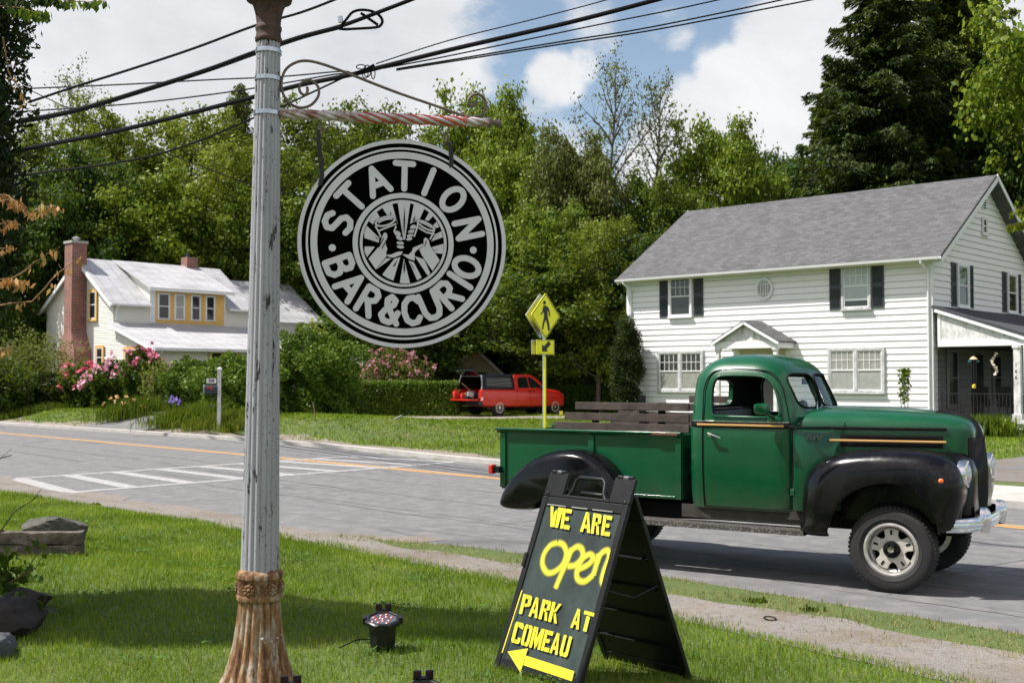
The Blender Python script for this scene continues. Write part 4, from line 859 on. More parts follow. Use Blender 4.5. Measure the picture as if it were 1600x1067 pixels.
    for i, (xx, yy, lb) in enumerate(((1.1, 1.2, 'dark porch chair nearest the house wall behind the railing'), (1.9, 1.6, 'dark porch chair near the corner post'))):
        a = thing('porch_chair', lb, 'chair', at((xx, yy, .6)), R(-20+30*i), 'dark chairs on the side porch'); m_ = M_('dark_wicker', (.028, .026, .024), .7)
        k = MB(); k.bb(-.28, .28, -.25, .28, .36, .44); k.build('seat', m_, a, bevel=.02); k = MB(); k.box((0, .28, .72), (.54, .05, .62), (R(-8), 0, 0)); k.build('backrest', m_, a, bevel=.02)
        for sx in (-1, 1):
            for sy in (-1, 1): k = MB(); k.bb(sx*.24-.02, sx*.24+.02, sy*.22-.02, sy*.22+.02, 0, .36); k.build('leg', m_, a)
            k = MB(); k.bb(sx*.27-.03, sx*.27+.03, -.25, .26, .60, .64); k.bb(sx*.27-.02, sx*.27+.02, -.24, -.2, .441, .599); k.build('armrest', m_, a)
    return o
def text_mesh(s, size, shear=0, bold=.0, space=1.0):
    c = bpy.data.curves.new('t', 'FONT'); c.body = s; c.size = size; c.align_x = 'CENTER'; c.align_y = 'CENTER'; c.extrude = .004; c.offset = bold; c.shear = shear; c.space_character = space
    o = bpy.data.objects.new('t', c); COL.objects.link(o); dg = bpy.context.evaluated_depsgraph_get(); dg.update(); me = bpy.data.meshes.new_from_object(o.evaluated_get(dg)); bpy.data.objects.remove(o); me.materials.clear(); return me
white_house()
# ---- the cream cottage with the brick chimney
def cottage():
    k = 1.08; zz = lambda z: 1.89+(z-1.89)*k
    o = thing('cream_cottage', 'cream cottage with pale metal roof, brick chimney and yellow window trim', 'house', (-17.32*k, 50*k, 0), R(47))
    ZR, YR, Y1, LX = zz(7.28), 2.95*k, 6.35*k, 7.1*k; ze = zz(5.28); zl = zz(4.32); yl = -3.55*k; zl2 = zz(3.2)
    sR = (ZR-ze)/YR
    b = MB(); b.prism([(.03, -.2), (.03, ze-.05), (YR, ZR-.08), (Y1-.03, zz(5.2)-.05), (Y1-.03, -.2)], 'yz', .03, LX); b.prism([(yl+.03, -.2), (yl+.03, zl2-.08), (.02, zl-.08), (.02, -.2)], 'yz', .03, LX*.98); b.build('wall_core', MDARK, o)
    w = MB()
    def lo(z): return yl if z < zl2 else ((-(zl-z)/((zl-zl2)/-yl)) if z < zl else (0 if z < ze else (z-ze)/sR))
    def hi(z): return Y1 if z < zz(5.2) else Y1-(z-zz(5.2))/((ZR-zz(5.2))/(Y1-YR))
    siding(w, lo, hi, .3, ZR-.12, .118, 'y', -1, 0, .014); w.build('gable_wall', MCREAM, o)
    w = MB(); siding(w, lambda z: 0, lambda z: LX, zl, ze, .118, 'x', -1, 0, .014); siding(w, lambda z: 0, lambda z: LX*.98, .4, zl2-.05, .118, 'x', -1, yl, .014); w.build('side_wall', MCREAM, o)
    r = MB(); xa_, xb_ = 1.70*k, 5.64*k
    for (p0, p1) in ((-.28, xa_), (xb_, LX+.1)): slab(r, (p0, -.30, ze-.30*sR+.08), (p1, -.30, ze-.30*sR+.08), (p1, YR, ZR+.08), (p0, YR, ZR+.08), .06)
    slab(r, (LX+.1, Y1+.4, zz(4.95)+.05), (-.28, Y1+.4, zz(4.95)+.05), (-.28, YR, ZR+.08), (LX+.1, YR, ZR+.08), .06); uvbox(r.build('roof', MTIN, o))
    r = MB(); slab(r, (-.28, yl-.35, zl2-.02), (LX, yl-.35, zl2-.02), (LX, -.015, zl+.04), (-.28, -.015, zl+.04), .06); uvbox(r.build('lean_to_roof', MTIN, o))
    f = MB()
    slab(f, (-.31, -.30, ze-.30*sR+.018), (-.27, -.30, ze-.30*sR+.018), (-.27, YR, ZR+.018), (-.31, YR, ZR+.018), .16); slab(f, (-.31, YR, ZR+.018), (-.27, YR, ZR+.018), (-.27, Y1+.4, zz(4.95)-.01), (-.31, Y1+.4, zz(4.95)-.01), .16)
    slab(f, (-.31, yl-.35, zl2-.083), (-.27, yl-.35, zl2-.083), (-.27, -.015, zl-.023), (-.31, -.015, zl-.023), .14); f.build('bargeboard', MTRIM, o)
    g = MB(); g.bb(-.28, xa_-.02, -.38, -.30, ze-.22, ze-.13); g.bb(xb_+.02, LX+.1, -.38, -.30, ze-.22, ze-.13); g.bb(-.28, LX, yl-.44, yl-.36, zl2-.16, zl2-.06); g.build('gutter', MTRIM, o)
    d = MB(); d.tube([(.15, yl-.40, zl2-.14), (.15, yl-.1, zl2-.4), (.15, yl-.07, .3)], .04, 8); d.tube([(.1, -.34, ze-.2), (.1, -.08, ze-.4), (.1, -.06, zl+.15)], .04, 8); d.build('downspout', MTRIM, o, ang=40)
    # shed dormer
    dm = thing('dormer', None, None); dm.parent = o; x0, x1, zt, zb = 1.72*k, 5.62*k, zz(5.98), zz(4.38); yd = 0.012
    m = MB(); m.prism([(-yd, zb), (-yd, zt), (YR-.2, ZR-.1), (YR-.2, zb)], 'yz', x0, x1); m.build('wall', MCREAM, dm); 
    m = MB(); m.bb(x0+.30, x1-.10, -.045, -.016, zb+.02, zt-.02); m.build('trim', MYEL, dm); m = MB(); m.bb(x0-.02, x0+.28, -.05, -.017, zb, zt-.02); m.build('corner_board', MTRIM, dm)
    m = MB(); slab(m, (x0-.25, -.42, zt-.03), (x1+.25, -.42, zt-.03), (x1+.25, YR, ZR+.105), (x0-.25, YR, ZR+.105), .07); uvbox(m.build('roof', MTIN, dm))
    m = MB(); m.bb(x0-.26, x1+.26, -.46, -.421, zt-.19, zt-.06); m.build('fascia', MTRIM, dm)
    for (a, b_) in ((1.98, 2.60), (2.82, 3.36), (3.66, 4.18), (4.42, 4.94)): window(dm, (b_-a)*k, 1.30, MT((a+b_)/2*k+.10, -.045, zz(4.55)), grid=None, fr=.05, depth=.04, sill=False, glass=None if a != 2.82 else MCURTG, lower=None)
    # gable and lower windows
    def gw(y, z, w_, h_, fr=.12): 
        window(o, w_, h_, MT(-.014, y, z, R(-90)), frame=MYEL, fr=fr, grid=None, depth=.05)
    gw(1.78*k, zz(4.5), .86, 1.48); gw(1.08*k, zz(2.3), .80, 1.15); gw(-1.72*k, zz(1.9), 1.45, 1.45); gw(4.6*k, zz(2.0), .8, 1.1)
    for a, b_ in ((2.5, 3.2), (3.3, 4.0)): window(o, .78, .95, MT((a+b_)/2*k, yl-.014, zz(2.25)), frame=MYEL, fr=.10, grid=None, depth=.05)
    m = MB(); m.bb(-.03, -.014, 2.55*k, 2.75*k, zz(6.3), zz(6.8)); m.build('gable_vent', MSHUT, o)
    # chimney
    c = thing('chimney', None, None); c.parent = o; ya, yb, xa = 2.42*k, 3.12*k, -.78
    m = MB(); m.bb(xa, -.03, ya, yb, zz(4.0), zz(7.95)); m.loft([[(xa-.12, ya-.55, -.3), (-.03, ya-.55, -.3), (-.03, yb+.35, -.3), (xa-.12, yb+.35, -.3)], [(xa-.12, ya-.55, zz(3.1)), (-.03, ya-.55, zz(3.1)), (-.03, yb+.35, zz(3.1)), (xa-.12, yb+.35, zz(3.1))], [(xa, ya, zz(4.0)-.002), (-.03, ya, zz(4.0)-.002), (-.03, yb, zz(4.0)-.002), (xa, yb, zz(4.0)-.002)]]); uvbox(m.build('brickwork', MBR, c))
    m = MB(); m.bb(xa-.05, .02, ya-.05, yb+.05, zz(7.951), zz(8.06)); m.build('cap', MCON, c); m = MB(); m.lathe([(.12, 0), (.12, .1), (.2, .14), (.2, .17), (.02, .24)], 12, Matrix.Translation((xa/2, (ya+yb)/2, zz(8.062)))); m.build('flue', M_('zinc', (.5, .5, .5), .4, metal=.6), c)
    c = thing('chimney', None, None); c.parent = o; m = MB(); m.bb(5.2*k, 5.8*k, YR-.3, YR+.3, ZR-.3, ZR+.55); uvbox(m.build('brickwork', MBR, c)); m = MB(); m.lathe([(.1, 0), (.1, .2), (.0, .22)], 10, Matrix.Translation((5.4*k, YR, ZR+.552))); m.build('flue', MSHUT, c)
    # rear wing
    m = MB(); m.prism([(1.2, -.2), (1.2, zz(4.9)), (YR+1.2, zz(6.85)), (YR*2+1.2, zz(4.9)), (YR*2+1.2, -.2)], 'yz', LX+.01, LX+5.2); m.build('wing_wall', MCREAM, o)
    m = MB(); slab(m, (LX+.11, .85, zz(4.72)), (LX+5.5, .85, zz(4.72)), (LX+5.5, YR+1.2, zz(6.95)), (LX+.11, YR+1.2, zz(6.95)), .06); slab(m, (LX+5.5, YR*2+1.5, zz(4.75)), (LX+.11, YR*2+1.5, zz(4.75)), (LX+.11, YR+1.2, zz(6.95)), (LX+5.5, YR+1.2, zz(6.95)), .06); uvbox(m.build('wing_roof', MTIN, o))
    # low extension whose roof edge shows behind the yew
    m = MB(); m.bb(LX-.2, LX+4.9, yl-.6, 1.1, -.2, 2.6); m.build('extension_wall', MCREAM, o); m = MB(); slab(m, (LX-.2, yl-1.0, 2.55), (LX+5.3, yl-1.0, 2.55), (LX+5.3, 1.15, 4.35), (LX-.2, 1.15, 4.35), .06); uvbox(m.build('extension_roof', MTIN, o))
    return o
cottage()
# ---- garden shed, yellow house and picket fence behind the hedge
def gabled(name, label, cat, px, D, w, h, zr, dep, m, rz=0, win=None, roofm=None):
    o = thing(name, label, cat, onground(px, D), rz); b = MB(); b.prism([(-w/2, -.2), (-w/2, h), (0, zr), (w/2, h), (w/2, -.2)], 'xz', .03, dep); b.build('wall_core', MDARK, o)
    s = MB(); tp = lambda z: w/2 if z < h else w/2*(zr-z)/(zr-h); siding(s, lambda z: -tp(z), lambda z: tp(z), .1, zr-.08, .17, 'x', -1, 0, .018); s.build('gable_wall', m, o)
    r = MB(); e = .3; sl = (zr-h)/(w/2); slab(r, (0, -.3, zr+.06), (0, dep+.2, zr+.06), (-w/2-e, dep+.2, h-e*sl+.06), (-w/2-e, -.3, h-e*sl+.06), .06); slab(r, (0, dep+.2, zr+.06), (0, -.3, zr+.06), (w/2+e, -.3, h-e*sl+.06), (w/2+e, dep+.2, h-e*sl+.06), .06); uvbox(r.build('roof', roofm or MSH, o))
    f = MB(); slab(f, (0, -.33, zr), (0, -.30, zr), (-w/2-e, -.30, h-e*sl), (-w/2-e, -.33, h-e*sl), .14); slab(f, (0, -.30, zr), (0, -.33, zr), (w/2+e, -.33, h-e*sl), (w/2+e, -.30, h-e*sl), .14); f.build('bargeboard', MTRIM, o)
    for (x, z, ww, hh) in (win or []): window(o, ww, hh, MT(x, -.018, z), grid=None)
    return o
MPALE = mat_white('pale_yellow_siding', (.62, .58, .36), .5)
gabled('garden_shed', 'small pale yellow gabled shed behind the open red pickup', 'shed', 742, 64, 2.6, 2.35, 3.55, 3, MPALE)
gabled('yellow_house', 'pale yellow house glimpsed between the apple tree and the evergreen', 'house', 948, 66, 6.5, 3.4, 5.4, 5, MPALE, R(8), [(-1.55, .95, 1.0, 1.5), (-.05, .95, 1.0, 1.5), (1.6, .95, 1.0, 1.5)])
def fence():
    o = thing('picket_fence', 'weathered dark picket fence between the apple tree and the white house', 'fence', (1.2, 59.5, H(1.2, 59.5)), R(2)); m = M_('old_fence_wood', (.045, .037, .03), .9, var=.4); k = MB(); r_ = random.Random(2)
    for i in range(56):
        x = i*.125; h = 1.85+r_.uniform(-.03, .03); k.add([(x, 0, 0), (x+.075, 0, 0), (x+.075, 0, h-.05), (x+.0375, 0, h), (x, 0, h-.05), (x, .02, 0), (x+.075, .02, 0), (x+.075, .02, h-.05), (x+.0375, .02, h), (x, .02, h-.05)], [(0, 1, 2, 3, 4), (9, 8, 7, 6, 5), (0, 4, 9, 5), (1, 6, 7, 2), (2, 7, 8, 3), (3, 8, 9, 4)])
    k.build('picket_panel', m, o); k = MB(); k.bb(0, 7, .021, .06, .45, .54); k.bb(0, 7, .021, .06, 1.5, 1.59); k.build('rail', m, o)
    for x in (0, 2.4, 4.7, 7): k = MB(); k.bb(x-.05, x+.05, .061, .16, 0, 1.8); k.build('post', m, o)
fence()
def mailbox():
    g = onground(343, 38.6); o = thing('mailbox', 'dark mailbox with red marking on a white post under a small number plate', 'mailbox', g, R(10)); D = 38.6
    S = FPX/D; zt = P(343, 575, D).z-g.z; k = MB(); k.bb(-.06, .06, -.06, .06, -.1, zt-.07); k.build('post', MPEEL, o, bevel=.008); k = MB(); k.box((0, 0, zt-.04), (.17, .17, .06)); k.box((0, 0, zt+.01), (.16, .16, .04), None, .2); k.build('post_cap', MTRIM, o)
    zb = P(330, 615, D).z-g.z; zt2 = P(330, 601, D).z-g.z; r = .11; h = zt2-zb
    prof = [(r*math.cos(a), zb+h-r+r*math.sin(a)) for a in np.linspace(0, math.pi, 9)]+[(-r, zb), (r, zb)]
    k = MB(); k.loft([[(x, y, z) for (y, z) in prof] for x in (-.47, .0-.061)]); k.build('box', M_('dark_metal', (.035, .04, .045), .35, metal=.3), o, ang=40)
    k = MB(); k.loft([[(x, y*1.04, zb+(z-zb)*1.03) for (y, z) in prof] for x in (-.52, -.471)]); k.build('door', M_('grey_metal', (.25, .27, .28), .3, metal=.5), o, ang=40)
    k = MB(); k.bb(-.40, -.24, -.118, -.112, zb+h*.62, zb+h*.78); k.box((-.25, -.122, zb+h*.6), (.06, .008, .07)); k.build('flag', M_('red_flag', (.6, .03, .02), .5), o)
    k = MB(); k.bb(-.42, -.10, -.01, .01, zt2-g.z*0+.05, zt2+.21); k.build('number_plate', MTRIM, o); k = MB(); k.bb(-.3, -.28, 0, .015, zt2-.02, zt2+.05); k.build('bracket', MSHUT, o)
    t = link('plate_number', text_mesh('358', .13, bold=.004), M_('dark_red_number', (.12, .03, .035), .6), o); t.matrix_local = Matrix.Translation((-.26, -.014, zt2+.13)) @ Matrix.Rotation(R(90), 4, 'X')
    k = MB(); k.tube([(-.3, 0, zb), (-.06, 0, zb-.22)], .012, 6); k.build('brace', MSHUT, o)
mailbox()
# ================================================================ THE OLD GREEN PICKUP
def mat_green():
    n = NTh('green_enamel'); f = n.noise(1.8, 7, .7); g = n.noise(45, 5, .75); h = n.noise(3.0, 4, .6, sc=(.5, 1, 2))
    c = n.ramp(f, [(.3, (.0004, .052, .017)), (.6, (.0008, .076, .026)), (.75, (.006, .105, .042))]); c = n.mix(n.ramp(g, [(.72, 0), (.78, .7)]), c, (.25, .22, .16))
    z = n.N.new('ShaderNodeSeparateXYZ'); n.L.new(n.tc.outputs['Object'], z.inputs[0]); dz = n.math('MULTIPLY', n.ramp(z.outputs['Z'], [(.62, .55), (.92, 0)]), n.ramp(n.noise(4, 6, .7), [(.35, .2), (.65, 1)])); c = n.mix(dz, c, (.06, .055, .042))
    n.set(Base_Color=c, Roughness=n.ramp(h, [(.3, .22), (.7, .42)]), Coat_Weight=.45, Coat_Roughness=.10); n.b.inputs['Specular IOR Level'].default_value = .32; n.bump(n.noise(9, 2, .4), .03, .01); return n.m
def mat_black():
    n = NTh('black_enamel'); f = n.noise(5, 8, .75); g = n.noise(60, 6, .8); h = n.noise(2.5, 3, .5)
    k = n.math('MULTIPLY', n.ramp(g, [(.60, 0), (.70, .8)]), n.ramp(h, [(.45, 0), (.65, 1)]))
    n.set(Base_Color=n.mix(k, n.ramp(f, [(.4, (.002, .002, .003)), (.7, (.007, .0065, .007))]), (.17, .145, .12)), Roughness=n.ramp(f, [(.3, .10), (.7, .24)])); n.b.inputs['Specular IOR Level'].default_value = .32; n.bump(n.noise(11, 2, .4), .035, .01); return n.m
GR, BK = mat_green(), mat_black()
BLK = M_('dull_black', (.006, .006, .006), .8, spec=.2); RUB = M_('tyre_rubber', (.016, .0155, .015), .8, var=.35, vs=9, bump=.3, bs=30)
CHR = M_('chrome', (.72, .72, .72), .12, metal=1, var=.12, vs=12, rvar=.08); GOLD = M_('gold_stripe', (.62, .36, .13), .35, var=.08, metal=.2)
OLDW = M_('cream_wheel', (.50, .47, .41), .45, var=.2, vs=14, coat=.3); RUST = M_('rust', (.16, .075, .035), .9, var=.5, vs=9, bump=.5, bs=40)
WOOD = M_('grey_brown_board', (.062, .046, .040), .9, var=.5, vs=6, bump=.6, bs=18)
def mat_clear():
    m = bpy.data.materials.new('clear_glass'); m.use_nodes = True; t = m.node_tree; N = t.nodes; N.clear(); o = N.new('ShaderNodeOutputMaterial'); g = N.new('ShaderNodeBsdfGlossy'); g.inputs['Roughness'].default_value = .02
    tr = N.new('ShaderNodeBsdfTransparent'); tr.inputs[0].default_value = (.86, .92, .90, 1); lw = N.new('ShaderNodeLayerWeight'); lw.inputs[0].default_value = .5; pw = N.new('ShaderNodeMath'); pw.operation = 'POWER'; pw.inputs[1].default_value = 4; t.links.new(lw.outputs['Facing'], pw.inputs[0]); fr = N.new('ShaderNodeMath'); fr.operation = 'MULTIPLY_ADD'; fr.inputs[1].default_value = .6; fr.inputs[2].default_value = .045; t.links.new(pw.outputs[0], fr.inputs[0]); mx = N.new('ShaderNodeMixShader')
    t.links.new(fr.outputs[0], mx.inputs[0]); t.links.new(tr.outputs[0], mx.inputs[1]); t.links.new(g.outputs[0], mx.inputs[2]); t.links.new(mx.outputs[0], o.inputs[0]); return m
GLS = mat_clear(); LENS = M_('lamp_lens', (.55, .58, .6), .08, metal=.75, var=.3, vs=40, bump=.4, bs=80)
AMB = M_('amber_lens', (.8, .16, .02), .25, coat=.5); REDL = M_('red_lens', (.6, .02, .015), .25, coat=.5)
def inset(poly, d):
    """move a closed polygon inwards by d"""
    n = len(poly); out = []; A = sum(poly[i][0]*poly[(i+1) % n][1]-poly[(i+1) % n][0]*poly[i][1] for i in range(n)); sg = 1 if A > 0 else -1
    for i in range(n):
        p0, p1, p2 = Vector(poly[i-1]), Vector(poly[i]), Vector(poly[(i+1) % n]); e1 = (p1-p0).normalized(); e2 = (p2-p1).normalized()
        b = Vector((-(e1.y+e2.y), e1.x+e2.x))*sg; b = b.normalized() if b.length > 1e-6 else Vector((0, 0)); out.append(tuple(p1+b*d))
    return out
def resample(poly, m, closed=True):
    P_ = [Vector(p) for p in poly]+([Vector(poly[0])] if closed else []); L_ = [0]
    for a, b in zip(P_, P_[1:]): L_.append(L_[-1]+(b-a).length)
    out = []
    for i in range(m):
        s = L_[-1]*i/(m if closed else m-1); k = 0
        while k < len(L_)-2 and L_[k+1] < s: k += 1
        f = (s-L_[k])/max(1e-9, L_[k+1]-L_[k]); out.append(tuple(P_[k].lerp(P_[k+1], f)))
    return out
def catmull(pts, closed=True, sub=5):
    n = len(pts); out = []
    for i in range(n if closed else n-1):
        g = lambda k: Vector(pts[k % n]) if closed else Vector(pts[max(0, min(n-1, k))])
        p0, p1, p2, p3 = g(i-1), g(i), g(i+1), g(i+2)
        for s in range(sub):
            t = s/sub; out.append(tuple(.5*((2*p1)+(p2-p0)*t+(2*p0-5*p1+4*p2-p3)*t*t+(3*p1-p0-3*p2+p3)*t**3)))
    if not closed: out.append(tuple(pts[-1]))
    return out
def rin(poly, d, c):
    out = []
    for p in poly:
        v = Vector(p)-Vector(c); l = v.length; out.append(tuple(Vector(c)+v*max(.05, 1-d/l)))
    return out
def pillow(poly, lev, mir=None, c=None):
    """lev: list of (y, inset); the side outline swelling outwards"""
    mb = MB(); mb.loft([[(p[0], y if mir is None else mir-y, p[1]) for p in (rin(poly, d, c) if c else inset(poly, d))] for y, d in lev])
    if mir is not None: mb.f = [q[::-1] for q in mb.f]
    return mb
def sup(hw, x0, x1, e, m=48):          # superellipse plan ring between x0 and x1
    out = []; cx, rx = (x0+x1)/2, (x1-x0)/2
    for k in range(m):
        a = 2*math.pi*k/m; c, s = math.cos(a), math.sin(a); out.append((cx+rx*math.copysign(abs(c)**(2/e), c), hw*math.copysign(abs(s)**(2/e), s)))
    return out
def wheel(parent, x, y, R_, wd, face, rim=True, steer=0):
    """face=-1: outer side towards -y"""
    w = thing('wheel', None, None); w.parent = parent; w.matrix_local = Matrix.Translation((x, y, R_)) @ Matrix.Rotation(steer, 4, 'Z') @ (Matrix.Rotation(R(90), 4, 'X') if face < 0 else Matrix.Rotation(R(-90), 4, 'X'))
    h = wd/2; rr = R_*.60; t = MB()
    pr = [(rr, -h*.75), (rr+.02, -h*.86), (R_*.80, -h*1.0), (R_*.92, -h*.96), (R_*.975, -h*.80), (R_, -h*.55), (R_, h*.55), (R_*.975, h*.80), (R_*.925, h*.955), (R_*.915, h*.96), (R_*.905, h*.975), (R_*.80, h*1.0), (R_*.74, h*.985), (R_*.73, h*1.0), (rr+.02, h*.86), (rr, h*.75), (rr-.01, 0)]
    t.lathe(pr+[pr[0]], 72); t.f = t.f[:-2]; 
    for k in range(60):
        a = k*math.pi/30
        for zz, da in ((h*.56, 0), (0, .05), (-h*.56, 0)): t.box(((R_-.003)*math.cos(a+da), (R_-.003)*math.sin(a+da), zz), (.014, R_*.062, h*.44), (0, 0, a+da))
    t.build('tyre', RUB, w, ang=40)
    if not rim: MB().lathe([(0, h*.2), (rr, h*.4), (rr, -h*.5), (0, -h*.5)], 30).build('rim', BLK, w, ang=40); return w
    t = MB(); t.lathe([(rr+.012, h*.70), (rr+.014, h*.84), (rr-.004, h*.90), (rr-.018, h*.84), (rr-.024, h*.60), (rr-.03, h*.35), (rr-.045, h*.25), (rr-.05, h*.1), (rr-.05, -h*.6), (rr, -h*.7)], 60); t.f = t.f[:-2]; t.build('rim', M_('dull_steel_rim', (.50, .48, .44), .3, metal=.6, var=.25, vs=14), w, ang=40)
    t = MB(); t.lathe([(0, -h*.1), (rr-.05, -h*.1)], 30); t.build('brake_drum', BLK, w)
    t = MB(); n5 = 5; poly = []
    for k in range(n5):
        a = k*2*math.pi/n5+.35
        for (da, rad) in ((-.36, .97), (-.12, 1.0), (.12, 1.0), (.36, .97), (.44, .70), (.63, .60), (.82, .70)): poly.append(((rr-.036)*rad*math.cos(a+da), (rr-.036)*rad*math.sin(a+da)))
    t.prism(poly, 'xy', h*.12, h*.42); t.build('wheel_disc', OLDW, w, bevel=.006)
    t = MB()
    for k in range(n5): a = k*2*math.pi/n5+.35; t.box((rr*.66*math.cos(a), rr*.66*math.sin(a), h*.425), (.018, .042, .006), (0, 0, a+math.pi/2*1))
    t.build('slot', BLK, w)
    t = MB(); t.lathe([(.075, h*.42), (.075, h*.60), (.06, h*.64), (.0, h*.64)], 30)
    for k in range(6): a = k*math.pi/3; t.lathe([(.011, 0), (.011, .02), (0, .022)], 8, Matrix.Translation((.055*math.cos(a), .055*math.sin(a), h*.64)))
    t.build('hub', BLK, w, ang=40); t = MB(); t.lathe([(.030, h*.64), (.030, h*.86), (.024, h*.94), (0, h*.95)], 24); t.build('hub_cap', CHR, w, ang=40)
    return w
YC = .9
def old_truck():
    o = thing('pickup_truck', 'old green pickup truck with black fenders and wooden stake boards on the road', 'truck', (3.288, 10.143, .006), math.atan2(-.5373, .8434))
    V = lambda x, y, z: (x, y, z)
    # --- cab shell
    lv = [(.635, -1.985, -.86, .715, 7), (.75, -1.995, -.86, .73, 7), (1.0, -2.0, -.86, .742, 7), (1.30, -2.0, -.855, .745, 7), (1.46, -2.0, -.84, .738, 6.5), (1.53, -2.0, -.80, .73, 6), (1.60, -1.998, -.84, .722, 5.5), (1.70, -1.995, -.875, .71, 5.2), (1.80, -1.99, -.91, .697, 5), (1.90, -1.975, -.95, .676, 4.7), (1.965, -1.945, -.985, .650, 4.4), (2.02, -1.905, -1.03, .612, 4.0), (2.062, -1.85, -1.085, .560, 3.6), (2.095, -1.78, -1.16, .48, 3.2), (2.118, -1.70, -1.25, .37, 3), (2.13, -1.61, -1.35, .22, 2.6), (2.134, -1.53, -1.44, .08, 2.2)]
    def cabm(dx, dz, base):
        m = MB(); rings = []
        for z, a, b, hw, e in lv: rings.append([(p[0], p[1]+YC, (z-dz if z > 1.7 else z)) for p in sup(max(.02, hw-dx), a+dx, b-dx, e, 64)])
        if base is not None: rings = [[(p[0], p[1], base) for p in rings[0]]]+rings
        m.loft(rings); return m
    c = cabm(0, 0, None).build('cab', GR, o); inn = cabm(.045, .04, .60).build('cut', BLK)
    wp = catmull([(-1.715, 1.60), (-1.715, 1.80), (-1.675, 1.895), (-1.58, 1.917), (-1.30, 1.915), (-1.17, 1.89), (-1.085, 1.80), (-1.04, 1.67), (-1.025, 1.56), (-1.10, 1.525), (-1.62, 1.525), (-1.695, 1.54)], True, 4)
    cut = [inn, MB().prism(wp, 'xz', -.3, 2.3).build('cut', None)]
    def ws(sgn):                        # windscreen halves, cut along x
        y0, y1 = sgn*.028, sgn*.585; yy = sorted((y0, y1)); q = [(yy[0], 1.615), (yy[1], 1.615), (yy[1], 1.93), (yy[0], 1.93)]
        pl = resample(q, 28); pl = [(YC+p[0], p[1]) for p in pl]; cx = YC+(y0+y1)/2; hwd = abs(y1-y0)/2; out = []
        for k in range(40):
            a = 2*math.pi*k/40; cc, s = math.cos(a), math.sin(a); e = 5; u = math.copysign(abs(cc)**(2/e), cc); v = math.copysign(abs(s)**(2/e), s); out.append((cx+u*hwd, 1.772+v*.162))
        return MB().prism(out, 'yz', -1.25, -.3)
    cut += [ws(1).build('cut', None), ws(-1).build('cut', None)]
    rw = [(YC+u*.40, 1.74+v*.13) for u, v in [(math.copysign(abs(math.cos(a))**.4, math.cos(a)), math.copysign(abs(math.sin(a))**.4, math.sin(a))) for a in np.linspace(0, 2*math.pi, 33)[:-1]]]
    cut.append(MB().prism(rw, 'yz', -2.3, -1.7).build('cut', None))
    for q in cut: q.parent = o
    boolean(c, cut); smooth(c.data, 38)
    # windscreen glass, rubber frames, post
    def xf(z, y):                       # cab skin at height z, lateral y (front)
        zs = [l[0] for l in lv]; a = np.interp(z, zs, [l[1] for l in lv]); b = np.interp(z, zs, [l[2] for l in lv]); hw = np.interp(z, zs, [l[3] for l in lv]); e = np.interp(z, zs, [l[4] for l in lv])
        u = min(.999, abs(y-YC)/hw); return (a+b)/2+(b-a)/2*(1-u**e)**(1/e)
    for s in (1, -1):
        m = MB(); rr = []
        for z in np.linspace(1.60, 1.945, 8): rr.append([(xf(z, YC+s*y)-.022, YC+s*y, z) for y in np.linspace(.02, .60, 12)])
        m.loft(rr, False, False, False); m.build('windscreen', GLS, o, ang=80)
        k = []
        for a in np.linspace(0, 2*math.pi, 41)[:-1]:
            cc, si = math.cos(a), math.sin(a); y = s*(.3065+math.copysign(abs(cc)**.4, cc)*.2785); z = 1.772+math.copysign(abs(si)**.4, si)*.162; k.append((xf(z, YC+y)+.002, YC+y, z))
        m = MB(); m.tube(k+[k[0]], .011, 6, False); m.build('window_seal', BLK, o, ang=60)
        m = MB(); m.tube([(xf(1.60, YC+s*.25)+.02, YC+s*.25, 1.585), (xf(1.63, YC+s*.2)+.015, YC+s*.2, 1.63), (xf(1.75, YC+s*.04)+.012, YC+s*.06, 1.70)], .006, 5); m.build('wiper', CHR, o)
    # door: seam lines, inner frame lip, belt moulding
    def side_y(z, off=0):
        return YC-float(np.interp(z, [l[0] for l in lv], [l[3] for l in lv]))-off
    for mir in (0, 1):
        Y = (lambda y: y) if not mir else (lambda y: 2*YC-y)
        d = thing('door', None, None); d.parent = o
        seam = [(-1.79, .655), (-1.80, 1.0), (-1.80, 1.60), (-1.795, 1.80), (-1.74, 1.93), (-1.62, 1.975), (-1.30, 1.972), (-1.12, 1.94), (-1.02, 1.83), (-.965, 1.66), (-.93, 1.50), (-.905, 1.40), (-.90, 1.0), (-.90, .655)]
        k = [(p[0], Y(side_y(p[1], .0)+.0), p[1]) for p in catmull(seam, False, 4)]
        MB().tube(k, .0065, 5).build('door_gap', BLK, d)
        MB().tube([(-1.80, Y(side_y(.65)), .655), (-.9, Y(side_y(.65)), .655)], .006, 5).build('door_gap', BLK, d)
        k = [(p[0], Y(side_y(p[1], .003)), p[1]) for p in wp]; MB().tube(k+[k[0]], .013, 6, False).build('window_rim', GR, d, ang=60)
        k = [(p[0]*.985-.02, Y(side_y(p[1], -.022)), p[1]) for p in wp]; MB().tube(k+[k[0]], .010, 6, False).build('window_seal', BLK, d, ang=60)
        m = MB(); m.tube([(-1.70, Y(.10), 1.352), (-1.705, Y(.155), 1.352)], .018, 10); m.tube([(-1.725, Y(.118), 1.357), (-1.69, Y(.105), 1.350), (-1.64, Y(.108), 1.335), (-1.595, Y(.115), 1.318)], [.012, .011, .009, .007], 8); m.build('handle', CHR, d, ang=60)
        k = MB(); k.bb(-.925, -.885, Y(side_y(.83)-.014), Y(side_y(.83)+.01), .80, .86); k.build('hinge', GR, d, bevel=.005)
